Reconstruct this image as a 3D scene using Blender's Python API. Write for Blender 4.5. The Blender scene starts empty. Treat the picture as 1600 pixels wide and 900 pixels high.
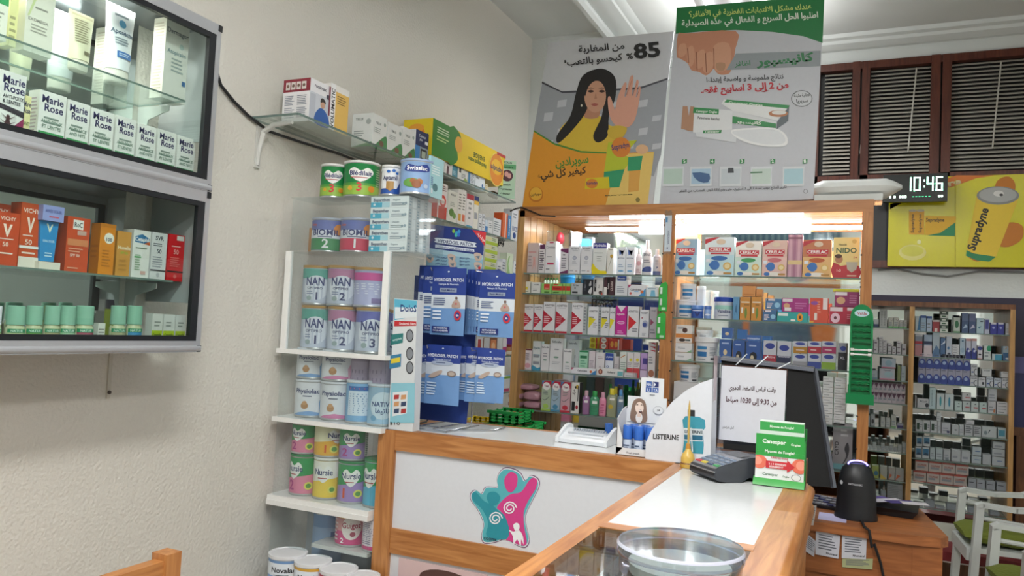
import bpy, bmesh, math, random
from mathutils import Vector, Matrix
R = math.radians
SC = bpy.context.scene
COL = SC.collection
random.seed(7)

# ---------------------------------------------------------------- camera
H = 1.42
YAW, PITCH, ROLL, F = R(24.3), R(2.8), R(2.78), 1200.0
fwd = Vector((-math.sin(YAW)*math.cos(PITCH), math.cos(YAW)*math.cos(PITCH), math.sin(PITCH)))
r0 = fwd.cross(Vector((0, 0, 1))).normalized(); u0 = r0.cross(fwd)
rt = r0*math.cos(ROLL) + u0*math.sin(ROLL); up = -r0*math.sin(ROLL) + u0*math.cos(ROLL)
cd = bpy.data.cameras.new('camera'); cam = bpy.data.objects.new('camera', cd); COL.objects.link(cam)
mw = Matrix((rt, up, -fwd)).transposed().to_4x4(); mw.translation = Vector((0, 0, H))
cam.matrix_world = mw
cd.sensor_width = 36; cd.lens = 36*F/1600; cd.clip_start = .05; cd.clip_end = 200
SC.camera = cam

# ---------------------------------------------------------------- world, exposure, light
SC.view_settings.view_transform = 'Standard'; SC.view_settings.look = 'None'
SC.view_settings.gamma = 1; SC.view_settings.use_curve_mapping = False
SC.view_settings.exposure = .2
w = bpy.data.worlds.new('world'); SC.world = w; w.use_nodes = True
bg = w.node_tree.nodes['Background']
bg.inputs[0].default_value = (.86, .93, 1, 1); bg.inputs[1].default_value = 1.1
def area(name, loc, size, power, rot=(0, 0, 0), col=(1, .98, .95), sy=None):
    l = bpy.data.lights.new(name, 'AREA'); l.energy = power; l.color = col
    l.shape = 'RECTANGLE'; l.size = size; l.size_y = sy or size
    o = bpy.data.objects.new(name, l); COL.objects.link(o); o.location = loc; o.rotation_euler = rot
    return o
area('ceiling_and_fill_light', (-.55, .6, 3.1), .3, 45, sy=1.3)
area('ceiling_and_fill_light', (.9, -.6, 3.1), .3, 55, sy=1.3)
area('ceiling_and_fill_light', (-.7, 4.6, 3.1), .3, 13, sy=1.3)  # fill added behind the posters for alcove, ceiling and far left wall
area('ceiling_and_fill_light', (1.7, 2.0, 3.1), .3, 6, sy=1.3)  # fill added to brighten the cabinet mirrors and the bookcase side
for x_, y_, p_ in ((-.55, .6, 24), (.9, -.6, 16), (-.7, 4.6, 17), (1.7, 2.0, 8)):
    area('ceiling_and_fill_light', (x_, y_, 3.27), .3, p_, (R(180), 0, 0), sy=1.3)  # upward lights added above the battens to brighten the ceiling
area('shelf_tube_light', (-.42, 3.93, 2.02), 1.0, 16, (R(12), 0, 0), (.93, .97, 1), .05)
area('shelf_tube_light', (-1.1, 3.93, 2.02), .8, 7, (R(12), 0, 0), (.93, .97, 1), .05)
area('cabinet_tube_light', (-2.08, 1.2, 2.33), .05, 6, (0, 0, 0), (1, .97, .9), .9)

# ---------------------------------------------------------------- measuring on real planes
def _ray(px, py): return fwd + rt*((px-800)/F) - up*((py-450)/F)
def onY(px, py, y): d = _ray(px, py); return Vector((0, 0, H)) + d*(y/d.y)
def onX(px, py, x): d = _ray(px, py); return Vector((0, 0, H)) + d*(x/d.x)
def onZ(px, py, z): d = _ray(px, py); return Vector((0, 0, H)) + d*((z-H)/d.z)
def sx(px, y, z):                                   # x on plane y at height z
    a = (px-800)/F; zz = z-H
    return -(y*(rt.y-a*fwd.y) + zz*(rt.z-a*fwd.z))/(rt.x-a*fwd.x)
def sy(px, x, z):                                   # y on plane x at height z
    a = (px-800)/F; zz = z-H
    return -(x*(rt.x-a*fwd.x) + zz*(rt.z-a*fwd.z))/(rt.y-a*fwd.y)
def sz(py, x, y):                                   # z above the spot (x, y)
    b = -(py-450)/F
    return H - (x*(up.x-b*fwd.x) + y*(up.y-b*fwd.y))/(up.z-b*fwd.z)

# ---------------------------------------------------------------- materials
_M = {}
def rgb(h):
    h = h.lstrip('#'); c = [int(h[i:i+2], 16)/255 for i in (0, 2, 4)]
    return tuple(((x/12.92) if x <= .04045 else ((x+.055)/1.055)**2.4) for x in c) + (1,)
def nmat(name):
    m = bpy.data.materials.new(name); m.use_nodes = True
    nt = m.node_tree; return m, nt, nt.nodes, nt.links, nt.nodes['Principled BSDF']
def mat(c):
    if not isinstance(c, str): return c
    if c in _M: return _M[c]
    if c in SPECIAL: _M[c] = SPECIAL[c](); return _M[c]
    h, *o = c.split('|'); rough, metal, em = .42, 0, 0
    for k in o:
        if k[0] == 'r': rough = float(k[1:])
        if k[0] == 'm': metal = float(k[1:])
        if k[0] == 'e': em = float(k[1:])
    m, nt, N, L, b = nmat('paint_'+h.strip('#'))
    col = rgb(h)
    n = N.new('ShaderNodeTexNoise'); n.inputs['Scale'].default_value = 60; n.inputs['Detail'].default_value = 2
    mx = N.new('ShaderNodeMix'); mx.data_type = 'RGBA'
    mx.inputs['A'].default_value = tuple(v*.94 for v in col[:3])+(1,); mx.inputs['B'].default_value = col
    tc = N.new('ShaderNodeTexCoord'); L.new(tc.outputs['Object'], n.inputs['Vector'])
    L.new(n.outputs['Fac'], mx.inputs['Factor']); L.new(mx.outputs['Result'], b.inputs['Base Color'])
    b.inputs['Roughness'].default_value = rough; b.inputs['Metallic'].default_value = metal
    if em: b.inputs['Emission Color'].default_value = col; b.inputs['Emission Strength'].default_value = em
    _M[c] = m; return m
def m_clear(name, tint, rough=.02, extra=0.0, ior=1.45):
    def f():
        m = bpy.data.materials.new(name); m.use_nodes = True; nt = m.node_tree; N, L = nt.nodes, nt.links
        N.remove(N['Principled BSDF']); out = N['Material Output']
        t = N.new('ShaderNodeBsdfTransparent'); t.inputs[0].default_value = rgb(tint)
        g = N.new('ShaderNodeBsdfGlossy'); g.inputs['Roughness'].default_value = rough
        g.inputs['Color'].default_value = (1, 1, 1, 1)
        fr = N.new('ShaderNodeFresnel'); fr.inputs[0].default_value = ior
        ge = N.new('ShaderNodeNewGeometry'); im = N.new('ShaderNodeMath'); im.operation = 'MULTIPLY_ADD'
        im.inputs[1].default_value = 1/ior-ior; im.inputs[2].default_value = ior; L.new(ge.outputs['Backfacing'], im.inputs[0]); L.new(im.outputs[0], fr.inputs[0])
        ad = N.new('ShaderNodeMath'); ad.operation = 'ADD'; ad.inputs[1].default_value = extra; ad.use_clamp = True
        mx = N.new('ShaderNodeMixShader'); L.new(fr.outputs[0], ad.inputs[0]); L.new(ad.outputs[0], mx.inputs[0])
        L.new(t.outputs[0], mx.inputs[1]); L.new(g.outputs[0], mx.inputs[2]); L.new(mx.outputs[0], out.inputs[0])
        return m
    return f
def m_milky(name, c, k):
    def f():
        m = m_clear(name, c, .1, .05)(); nt = m.node_tree; N, L = nt.nodes, nt.links
        out = N['Material Output']; old = out.inputs[0].links[0].from_socket
        d = N.new('ShaderNodeBsdfDiffuse'); d.inputs[0].default_value = rgb(c); mx = N.new('ShaderNodeMixShader'); mx.inputs[0].default_value = k
        L.new(old, mx.inputs[1]); L.new(d.outputs[0], mx.inputs[2]); L.new(mx.outputs[0], out.inputs[0]); return m
    return f
def m_haze():                                       # scuffed clear acrylic
    m = m_clear('acrylic', '#f7fafa', ior=1.2)(); nt = m.node_tree; N, L = nt.nodes, nt.links
    out = N['Material Output']; old = out.inputs[0].links[0].from_socket
    d = N.new('ShaderNodeBsdfDiffuse'); d.inputs[0].default_value = rgb('#dfe6e9')
    mx = N.new('ShaderNodeMixShader')
    n = N.new('ShaderNodeTexNoise'); n.inputs['Scale'].default_value = 9
    mr = N.new('ShaderNodeMapRange'); mr.inputs[3].default_value = .0; mr.inputs[4].default_value = .06
    L.new(n.outputs[0], mr.inputs[0]); L.new(mr.outputs[0], mx.inputs[0])
    L.new(old, mx.inputs[1]); L.new(d.outputs[0], mx.inputs[2]); L.new(mx.outputs[0], out.inputs[0])
    return m
def m_wood(name, a, b_, c_, axis='X', scale=1.0, rough=.32, knots=True):
    def f():
        m, nt, N, L, b = nmat(name)
        tc = N.new('ShaderNodeTexCoord'); mp = N.new('ShaderNodeMapping')
        s = {'X': (1.2, 14, 14), 'Y': (14, 1.2, 14), 'Z': (14, 14, 1.2)}[axis]
        mp.inputs['Scale'].default_value = tuple(v*scale for v in s)
        L.new(tc.outputs['Object'], mp.inputs[0])
        n = N.new('ShaderNodeTexNoise'); n.inputs['Scale'].default_value = 3; n.inputs['Detail'].default_value = 6
        n.inputs['Distortion'].default_value = 1.2; L.new(mp.outputs[0], n.inputs[0])
        r = N.new('ShaderNodeValToRGB'); e = r.color_ramp.elements
        e[0].position = .32; e[0].color = rgb(a); e[1].position = .7; e[1].color = rgb(b_)
        L.new(n.outputs[0], r.inputs[0]); src = r.outputs[0]
        if knots:
            v = N.new('ShaderNodeTexVoronoi'); v.inputs['Scale'].default_value = .35
            L.new(mp.outputs[0], v.inputs[0])
            k = N.new('ShaderNodeMapRange'); k.inputs[1].default_value = .05; k.inputs[2].default_value = .16
            k.inputs[3].default_value = .75; k.inputs[4].default_value = 0
            L.new(v.outputs['Distance'], k.inputs[0])
            mx = N.new('ShaderNodeMix'); mx.data_type = 'RGBA'; mx.inputs['B'].default_value = rgb(c_)
            L.new(k.outputs[0], mx.inputs['Factor']); L.new(src, mx.inputs['A']); src = mx.outputs['Result']
        L.new(src, b.inputs['Base Color']); b.inputs['Roughness'].default_value = rough
        bp = N.new('ShaderNodeBump'); bp.inputs['Strength'].default_value = .08
        L.new(n.outputs[0], bp.inputs['Height']); L.new(bp.outputs[0], b.inputs['Normal'])
        return m
    return f
def m_plaster(name, c, bump=.5, rough=.38, scale=90):
    def f():
        m, nt, N, L, b = nmat(name)
        tc = N.new('ShaderNodeTexCoord')
        n = N.new('ShaderNodeTexNoise'); n.inputs['Scale'].default_value = scale; n.inputs['Detail'].default_value = 3
        n.inputs['Roughness'].default_value = .4
        n2 = N.new('ShaderNodeTexNoise'); n2.inputs['Scale'].default_value = 1.3
        L.new(tc.outputs['Object'], n.inputs[0]); L.new(tc.outputs['Object'], n2.inputs[0])
        mx = N.new('ShaderNodeMix'); mx.data_type = 'RGBA'; col = rgb(c)
        mx.inputs['A'].default_value = tuple(v*.93 for v in col[:3])+(1,); mx.inputs['B'].default_value = col
        L.new(n2.outputs[0], mx.inputs['Factor']); L.new(mx.outputs['Result'], b.inputs['Base Color'])
        b.inputs['Roughness'].default_value = rough
        bp = N.new('ShaderNodeBump'); bp.inputs['Strength'].default_value = bump; bp.inputs['Distance'].default_value = .009
        L.new(n.outputs[0], bp.inputs['Height']); L.new(bp.outputs[0], b.inputs['Normal'])
        return m
    return f
def m_mirror():
    m, nt, N, L, b = nmat('mirror'); b.inputs['Metallic'].default_value = 1
    b.inputs['Base Color'].default_value = (.84, .88, .87, 1); b.inputs['Roughness'].default_value = .02
    n = N.new('ShaderNodeTexNoise'); n.inputs['Scale'].default_value = 2
    mr = N.new('ShaderNodeMapRange'); mr.inputs[3].default_value = .01; mr.inputs[4].default_value = .06
    L.new(n.outputs[0], mr.inputs[0]); L.new(mr.outputs[0], b.inputs['Roughness']); return m
def m_cloth(c):
    def f():
        m, nt, N, L, b = nmat('fabric'); b.inputs['Base Color'].default_value = rgb(c); b.inputs['Roughness'].default_value = .85
        n = N.new('ShaderNodeTexNoise'); n.inputs['Scale'].default_value = 25
        bp = N.new('ShaderNodeBump'); bp.inputs['Strength'].default_value = .4; bp.inputs['Distance'].default_value = .01
        L.new(n.outputs[0], bp.inputs['Height']); L.new(bp.outputs[0], b.inputs['Normal']); return m
    return f
SPECIAL = {
 'glass': m_clear('glass', '#f5faf8'), 'clearfilm': m_clear('clear_film', '#f4f6f8', .12, .06),
 'plastic_clear': m_clear('clear_plastic', '#d8dde8', .08, .12), 'acrylic': m_haze,
 'liquid_p': m_milky('violet_liquid', '#b98cba', .6), 'liquid_g': m_milky('green_liquid', '#5fb88c', .6),
 'liquid_y': m_milky('pale_liquid', '#b9bfa0', .6), 'liquid_b': m_milky('blue_liquid', '#8fa9c0', .6),
 'greencap': m_milky('frosted_green_cap', '#a8dcc4', .7),
 'pine': m_wood('pine', '#a06434', '#c68a52', '#5c3018', 'X'), 'pineY': m_wood('pine_y', '#a06434', '#c68a52', '#5c3018', 'Y'),
 'pineZ': m_wood('pine_z', '#a06434', '#c68a52', '#5c3018', 'Z'), 'darkpine': m_wood('dark_pine', '#5a3720', '#7d5030', '#2c170b', 'Z'),
 'palepine': m_wood('pale_pine', '#a27a48', '#c59a63', '#6b4522', 'Z'), 'deskwood': m_wood('desk_wood', '#844c26', '#a8683a', '#4a2812', 'X', rough=.4),
 'redwood': m_wood('red_wood', '#4a2319', '#6a3626', '#2b120c', 'Z', knots=False),
 'plaster': m_plaster('plaster', '#d8d5cc', .42, .42, 85), 'whitewall': m_plaster('white_wall', '#dfe4e2', .25, .6, 60),
 'ceilpaint': m_plaster('ceiling_paint', '#dde1e1', .05, .8, 20), 'gypsum': m_plaster('gypsum', '#dde3e3', .02, .6, 10),
 'tile': m_plaster('floor_tile', '#b5aa98', .02, .3, 5), 'mirror': m_mirror,
 'cushion': m_cloth('#6c7626'), 'asphalt': m_plaster('asphalt', '#77787c', .4, .9, 60),
 'alu': lambda: mat('#c0c3c8|r.34|m.6'), 'steel': lambda: mat('#b5b8bb|r.25|m1'),
}

# ---------------------------------------------------------------- mesh builder
class MB:
    def __init__(s): s.v = []; s.f = []; s.c = []; s.m = []; s.sm = []
    def mi(s, c):
        if c not in s.m: s.m.append(c)
        return s.m.index(c)
    def face(s, pts, c, smooth=False):
        n = len(s.v); s.v += [tuple(p) for p in pts]; s.f.append(tuple(range(n, n+len(pts)))); s.c.append(s.mi(c)); s.sm.append(smooth)
    def raw(s, vs, fs, c, smooth=False):
        n = len(s.v); s.v += [tuple(p) for p in vs]; k = s.mi(c)
        for f in fs: s.f.append(tuple(i+n for i in f)); s.c.append(k); s.sm.append(smooth)
    def box(s, a, b, c, cs=None):                    # cs: colours for -x +x -y +y -z +z
        x0, y0, z0 = a; x1, y1, z1 = b
        v = [(x0,y0,z0),(x1,y0,z0),(x1,y1,z0),(x0,y1,z0),(x0,y0,z1),(x1,y0,z1),(x1,y1,z1),(x0,y1,z1)]
        q = [(0,4,7,3),(1,2,6,5),(0,1,5,4),(3,7,6,2),(0,3,2,1),(4,5,6,7)]
        if not cs: s.raw(v, q, c); return s
        for f, cc in zip(q, cs): s.face([v[i] for i in f], cc or c)
        return s
    def hexa(s, v, c): s.raw(v, [(0,4,7,3),(1,2,6,5),(0,1,5,4),(3,7,6,2),(0,3,2,1),(4,5,6,7)], c); return s
    def bar(s, p, q, w, h, c, upv=(0, 0, 1)):        # rectangular bar from p to q
        p, q = Vector(p), Vector(q); d = (q-p).normalized(); upv = Vector(upv)
        a = d.cross(upv); a = a.normalized() if a.length > 1e-4 else d.cross(Vector((1, 0, 0))).normalized()
        b = a.cross(d); a *= w/2; b *= h/2
        s.hexa([p-a-b, q-a-b, q+a-b, p+a-b, p-a+b, q-a+b, q+a+b, p+a+b], c); return s
    def tube(s, pts, r, c, n=8, caps=True):
        pts = [Vector(p) for p in pts]; rr = r if isinstance(r, (list, tuple)) else [r]*len(pts)
        rings = []; pa = None
        for i, p in enumerate(pts):
            d = (pts[min(i+1, len(pts)-1)] - pts[max(i-1, 0)]).normalized()
            if pa is None: pa = d.orthogonal().normalized()
            a = (pa - d*pa.dot(d)).normalized(); b = d.cross(a); pa = a
            rings.append([p + a*(rr[i]*math.cos(2*math.pi*k/n)) + b*(rr[i]*math.sin(2*math.pi*k/n)) for k in range(n)])
        vs = [v for g in rings for v in g]; fs = []
        for i in range(len(rings)-1):
            for k in range(n):
                fs.append((i*n+k, i*n+(k+1) % n, (i+1)*n+(k+1) % n, (i+1)*n+k))
        if caps: fs += [tuple(range(n))[::-1], tuple((len(rings)-1)*n+k for k in range(n))]
        s.raw(vs, fs, c, True); return s
    def lathe(s, prof, cols, n=24, o=(0, 0, 0), sq=1.0):     # prof: (r, z); cols: colour or one per segment; sq flattens y
        cl = cols if isinstance(cols, list) else [cols]*(len(prof)-1)
        for i in range(len(prof)-1):
            (ra, za), (rb, zb) = prof[i], prof[i+1]
            vs = []; fs = []
            for k in range(n):
                t = 2*math.pi*k/n; vs.append((o[0]+ra*math.cos(t), o[1]+sq*ra*math.sin(t), o[2]+za))
            for k in range(n):
                t = 2*math.pi*k/n; vs.append((o[0]+rb*math.cos(t), o[1]+sq*rb*math.sin(t), o[2]+zb))
            for k in range(n):
                fs.append((k, (k+1) % n, n+(k+1) % n, n+k))
            s.raw(vs, fs, cl[i], abs(zb-za) > 1e-5 or True)
        return s
    def prism(s, pts, y0, y1, c, ce=None):            # outline in x,z extruded along y
        n = len(pts); vs = [(x, y0, z) for x, z in pts] + [(x, y1, z) for x, z in pts]
        s.raw(vs, [tuple(range(n)), tuple(range(n, 2*n))[::-1]], c)
        s.raw(vs, [(i, n+i, n+(i+1) % n, (i+1) % n) for i in range(n)], ce or c); return s
    def build(s, name, parent=None, loc=None, rz=0, rot=None):
        me = bpy.data.meshes.new(name); me.from_pydata(s.v, [], s.f)
        for c in s.m: me.materials.append(mat(c))
        me.polygons.foreach_set('material_index', s.c); me.polygons.foreach_set('use_smooth', s.sm)
        me.update()
        bm = bmesh.new(); bm.from_mesh(me); bmesh.ops.remove_doubles(bm, verts=bm.verts, dist=2e-6)
        bm.to_mesh(me); bm.free()
        try: me.set_sharp_from_angle(angle=R(35))
        except Exception: pass
        o = bpy.data.objects.new(name, me); COL.objects.link(o); o.parent = parent
        if loc is not None: o.location = loc
        o.rotation_euler = rot or (0, 0, rz); return o

def tag(o, label=None, cat=None, group=None, kind=None):
    if label: o['label'] = label
    if cat: o['category'] = cat
    if group: o['group'] = group
    if kind: o['kind'] = kind
    return o
def empty(name, loc=(0, 0, 0), rz=0, label=None, cat=None, group=None):
    o = bpy.data.objects.new(name, None); COL.objects.link(o); o.empty_display_size = .05
    o.location = loc; o.rotation_euler = (0, 0, rz); return tag(o, label, cat, group)
def struct(name, mb, **k): return tag(mb.build(name, **k), kind='structure')

# ---------------------------------------------------------------- lettering
_AR = {}
def _ar():
    two = {'ا':0xFE8D,'ة':0xFE93,'د':0xFEA9,'ذ':0xFEAB,'ر':0xFEAD,'ز':0xFEAF,'و':0xFEED,'ى':0xFEEF,'أ':0xFE83,'إ':0xFE87,'آ':0xFE81,'ؤ':0xFE85}
    four = {'ب':0xFE8F,'ت':0xFE95,'ث':0xFE99,'ج':0xFE9D,'ح':0xFEA1,'خ':0xFEA5,'س':0xFEB1,'ش':0xFEB5,'ص':0xFEB9,'ض':0xFEBD,'ط':0xFEC1,'ظ':0xFEC5,
            'ع':0xFEC9,'غ':0xFECD,'ف':0xFED1,'ق':0xFED5,'ك':0xFED9,'ل':0xFEDD,'م':0xFEE1,'ن':0xFEE5,'ه':0xFEE9,'ي':0xFEF1,'ئ':0xFE89}
    for k, v in two.items(): _AR[k] = (v, 2)
    for k, v in four.items(): _AR[k] = (v, 4)
    _AR['ء'] = (0xFE80, 1)
    _AR['\u0001'] = (0xFEFB, 2); _AR['\u0002'] = (0xFEF7, 2); _AR['\u0003'] = (0xFEF9, 2)
_ar()
def shape_ar(s):
    if not any('\u0600' <= ch <= '\u06ff' for ch in s): return s
    s = s.replace('لا', '\u0001').replace('لأ', '\u0002').replace('لإ', '\u0003')
    out = []
    for wd in s.split(' '):
        if not any(ch in _AR for ch in wd): out.append(wd); continue
        r = ''
        for i, ch in enumerate(wd):
            if ch not in _AR: r += ch; continue
            b, n = _AR[ch]
            pj = i > 0 and wd[i-1] in _AR and _AR[wd[i-1]][1] == 4 and n > 1
            nj = n == 4 and i+1 < len(wd) and wd[i+1] in _AR and _AR[wd[i+1]][1] > 1
            r += chr(b + (3 if pj and nj else 2 if nj else 1 if pj else 0))
        out.append(r[::-1])
    return ' '.join(out[::-1])
_TX = {}
def text_mesh(s, bold=0):
    k = (s, bold)
    if k in _TX: return _TX[k]
    c = bpy.data.curves.new('lettering', 'FONT'); c.body = shape_ar(s); c.size = 1; c.resolution_u = 2; c.offset = .022*bold
    o = bpy.data.objects.new('lettering', c); COL.objects.link(o)
    dg = bpy.context.evaluated_depsgraph_get(); me = o.evaluated_get(dg).to_mesh()
    vs = [(v.co.x, v.co.y) for v in me.vertices]; fs = [tuple(p.vertices) for p in me.polygons]
    o.evaluated_get(dg).to_mesh_clear(); bpy.data.objects.remove(o); bpy.data.curves.remove(c)
    if not vs: vs = [(0, 0), (1, 0), (0, 1)]; fs = []
    xs = [v[0] for v in vs]; ys = [v[1] for v in vs]
    _TX[k] = (vs, fs, min(xs), max(xs), min(ys), max(ys)); return _TX[k]

def smooth(pts, n=5):
    out = []; m = len(pts)
    for i in range(m):
        p0, p1, p2, p3 = (pts[(i+j-1) % m] for j in range(4))
        for k in range(n):
            t = k/n
            out.append(tuple(.5*((2*p1[d]) + (-p0[d]+p2[d])*t + (2*p0[d]-5*p1[d]+4*p2[d]-p3[d])*t*t + (-p0[d]+3*p1[d]-3*p2[d]+p3[d])*t**3) for d in (0, 1)))
    return out
# printed art: list of ('r',u0,v0,u1,v1,c) ('c',u,v,rx,c[,ry]) ('p',pts,c) ('t',text,u,v,h,c[,maxw,rot,bold]) ('l',u0,v0,u1,v1,n,c)
def _clip(poly, u, keep):
    out = []
    for i in range(len(poly)):
        a, b = poly[i], poly[(i+1) % len(poly)]; ia, ib = (a[0]-u)*keep >= 0, (b[0]-u)*keep >= 0
        if ia: out.append(a)
        if ia != ib:
            t = (u-a[0])/(b[0]-a[0]); out.append((u, a[1]+(b[1]-a[1])*t))
    return out
def _bent(mb, poly, mp, off, col):
    us = [p[0] for p in poly]; lo, hi = min(us), max(us); N = 18
    i = math.floor(lo*N)
    while i/N < hi-1e-6:
        q = _clip(_clip(poly, i/N, 1), (i+1)/N, -1) if (lo < i/N or hi > (i+1)/N) else poly
        if len(q) > 2: mb.face([mp(a, b, off) for a, b in q], col)
        i += 1
def art(mb, items, mp, w, h, curved=False):
    k = 0
    for it in items:
        k += 1; off = .00025*k if not curved else .0005+.0003*k
        t = it[0]
        if t == 'r':
            _, a, b, c, d, col = it; n = 22 if curved else 1
            for i in range(n):
                p, q = a+(c-a)*i/n, a+(c-a)*(i+1)/n
                mb.face([mp(p, b, off), mp(q, b, off), mp(q, d, off), mp(p, d, off)], col)
        elif t == 'c':
            _, u, v, rx, col = it[:5]; ry = it[5] if len(it) > 5 else rx*w/h; n = 10
            for i in range(n):
                t0, t1 = math.pi*i/n, math.pi*(i+1)/n
                p, q = u-rx*math.cos(t0), u-rx*math.cos(t1); e, f = ry*math.sin(t0), ry*math.sin(t1)
                p_, q_ = max(0, min(1, p)), max(0, min(1, q))
                if q_ > p_: mb.face([mp(p_, v-e, off), mp(q_, v-f, off), mp(q_, v+f, off), mp(p_, v+e, off)], col)
        elif t == 'p':
            (_bent(mb, it[1], mp, off, it[2]) if curved else mb.face([mp(a, b, off) for a, b in it[1]], it[2]))
        elif t == 'l':
            _, a, b, c, d, n, col = it
            for i in range(n):
                vv = d-(d-b)*(i+.5)/n; e = a+(c-a)*(.7+.3*random.random()); hh = (d-b)/n*.22
                m_ = 4 if curved else 1
                for j in range(m_):
                    p, q = a+(e-a)*j/m_, a+(e-a)*(j+1)/m_
                    mb.face([mp(p, vv-hh, off), mp(q, vv-hh, off), mp(q, vv+hh, off), mp(p, vv+hh, off)], col)
        elif t == 't':
            s, u, v, hh, col = it[1:6]; mxw = it[6] if len(it) > 6 else .9; rot = it[7] if len(it) > 7 else 0; bold = it[8] if len(it) > 8 else 1
            vs, fs, xa, xb, ya, yb = text_mesh(s, bold)
            cx, cy = (xa+xb)/2, 0
            if rot in (90, -90):
                sc_ = hh*w/.72; ln = (xb-xa)*sc_; fx = min(1, mxw*h/ln) if ln else 1; sg = 1 if rot == 90 else -1
                pts = [mp(u - sg*(y-.35)*sc_/w, v + sg*(x-cx)*sc_*fx/h, off) for x, y in vs]
            else:
                sc_ = hh*h/.72; ln = (xb-xa)*sc_; fx = min(1, mxw*w/ln) if ln else 1; sg = -1 if rot == 180 else 1
                p2 = [(u + sg*(x-cx)*sc_*fx/w, v + sg*(y-.0)*sc_/h) for x, y in vs]
                if curved:
                    for f in fs: _bent(mb, [p2[i] for i in f], mp, off, col)
                    continue
                pts = [mp(a, b, off) for a, b in p2]
            mb.raw(pts, fs, col)
    return mb

def carton(name, loc, w, h, d, c, fr=(), rz=0, side=None, top=None, sideart=(), label=None, cat='box', group=None, lsideart=()):
    """a printed carton; front face at local y = 0 looking along -y"""
    mb = MB(); s_ = side or c
    mb.box((-w/2, 0, 0), (w/2, d, h), c, [s_, s_, c, c, c, top or c])
    art(mb, fr, lambda u, v, o: (-w/2+u*w, -o, v*h), w, h)
    if sideart: art(mb, sideart, lambda u, v, o: (w/2+o, u*d, v*h), d, h)
    if lsideart: art(mb, lsideart, lambda u, v, o: (-w/2-o, d-u*d, v*h), d, h)
    # folded flap line on top
    mb.face([(-w/2+.0008, d*.06, h+.0002), (w/2-.0008, d*.06, h+.0002), (w/2-.0008, d*.09, h+.0002), (-w/2+.0008, d*.09, h+.0002)], '#8d8d8a')
    return tag(mb.build(name, loc=loc, rz=rz), label, cat, group)

def tin(loc, w, h, c, fr=(), rz=R(30), lid='#e8e8e6', label=None, group=None, cat='tin', lidh=.008, name='milk_tin', base='#c9c9c9|r.3|m.6'):
    root = empty(name, loc, rz, label, cat, group); r = w/2
    mb = MB(); k = h-lidh
    mb.lathe([(0, 0), (r*.97, 0), (r, .002), (r, .006), (r*.985, .008), (r*.985, k-.004), (r, k-.002), (r, k)], [base]*3+[base, c, base, base], 48)
    rr = r*.985
    art(mb, fr, lambda u, v, o: ((rr+o+.0004)*math.sin((u-.5)*2.9), -(rr+o+.0004)*math.cos((u-.5)*2.9), .009+v*(k-.014)), w*1.42, k, True)
    mb.build('can_body', root)
    l = MB(); l.lathe([(r*1.01, k-.001), (r*1.03, k), (r*1.03, h-.001), (r*1.0, h), (r*.9, h), (r*.88, h-.003), (0, h-.003)], lid, 32); l.build('lid', root)
    return root

def bottle(loc, prof, c, capprof, cc, fr=(), rz=0, label=None, group=None, name='bottle', cat='bottle', sq=.62, h=.1, w=.05):
    root = empty(name, loc, rz, label, cat, group)
    mb = MB(); mb.lathe(prof, c, 20, sq=sq)
    if fr:
        rr = w/2*.97; bs = max(p[1] for p in prof)
        art(mb, fr, lambda u, v, o: ((rr+o+.0005)*math.sin((u-.5)*2.4), -sq*(rr+o+.0005)*math.cos((u-.5)*2.4)-o, v*bs), w*1.2, bs, True)
    mb.build('bottle_body', root)
    l = MB(); l.lathe(capprof, cc, 16, sq=max(sq, .8)); l.build('cap', root)
    return root

SHELF = {}
def slab(name, a, b, label, cat='shelf', group=None, edge='#6b7f78|r.2', g='glass'):
    mb = MB(); mb.box(a, b, g, [edge, edge, edge, edge, g, g]); return tag(mb.build(name), label, cat, group)
def placeY(px0, px1, top, y, z):                    # box on plane y standing at height z -> x centre, width, height
    x0, x1 = sx(px0, y, z), sx(px1, y, z); xm = (x0+x1)/2
    return xm, x1-x0, sz(top, xm, y)-z
def placeX(px0, px1, top, x, z):
    y0, y1 = sy(px0, x, z), sy(px1, x, z); ym = (y0+y1)/2
    return ym, y1-y0, sz(top, x, ym)-z
def rowY(y, z, items, d=.06, group=None, name='medicine_box', rz=0):
    out = []
    for it in items:
        px0, px1, top, c, fr, label = it[:6]; o = it[6] if len(it) > 6 else {}
        yy = y+o.get('dy', 0); zz = z+o.get('dz', 0); xm, w_, h_ = placeY(px0, px1, top, yy, zz)
        dd = o.get('d', d)
        out.append(carton(o.get('name', name), (xm, yy, zz), w_-.0012, h_, dd, c, fr, rz, o.get('side'), o.get('top'), o.get('sa', ()), label, o.get('cat', 'box'), o.get('group', group)))
    return out
def rowX(x, z, items, d=.05, group=None, name='medicine_box'):
    for it in items:
        px0, px1, top, c, fr, label = it[:6]; o = it[6] if len(it) > 6 else {}
        xx = x+o.get('dx', 0); zz = z+o.get('dz', 0); ym, w_, h_ = placeX(px0, px1, top, xx, zz)
        carton(o.get('name', name), (xx, ym, zz), w_-.0012, h_, o.get('d', d), c, fr, R(90)+o.get('rz', 0), o.get('side'), o.get('top'), o.get('sa', ()), label, o.get('cat', 'box'), o.get('group', group), o.get('lsa', ()))
def ordn(n): return ['first','second','third','fourth','fifth','sixth','seventh','eighth','ninth','tenth','eleventh','twelfth','thirteenth','fourteenth','fifteenth','sixteenth','seventeenth','eighteenth','nineteenth','twentieth'][n]
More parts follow.
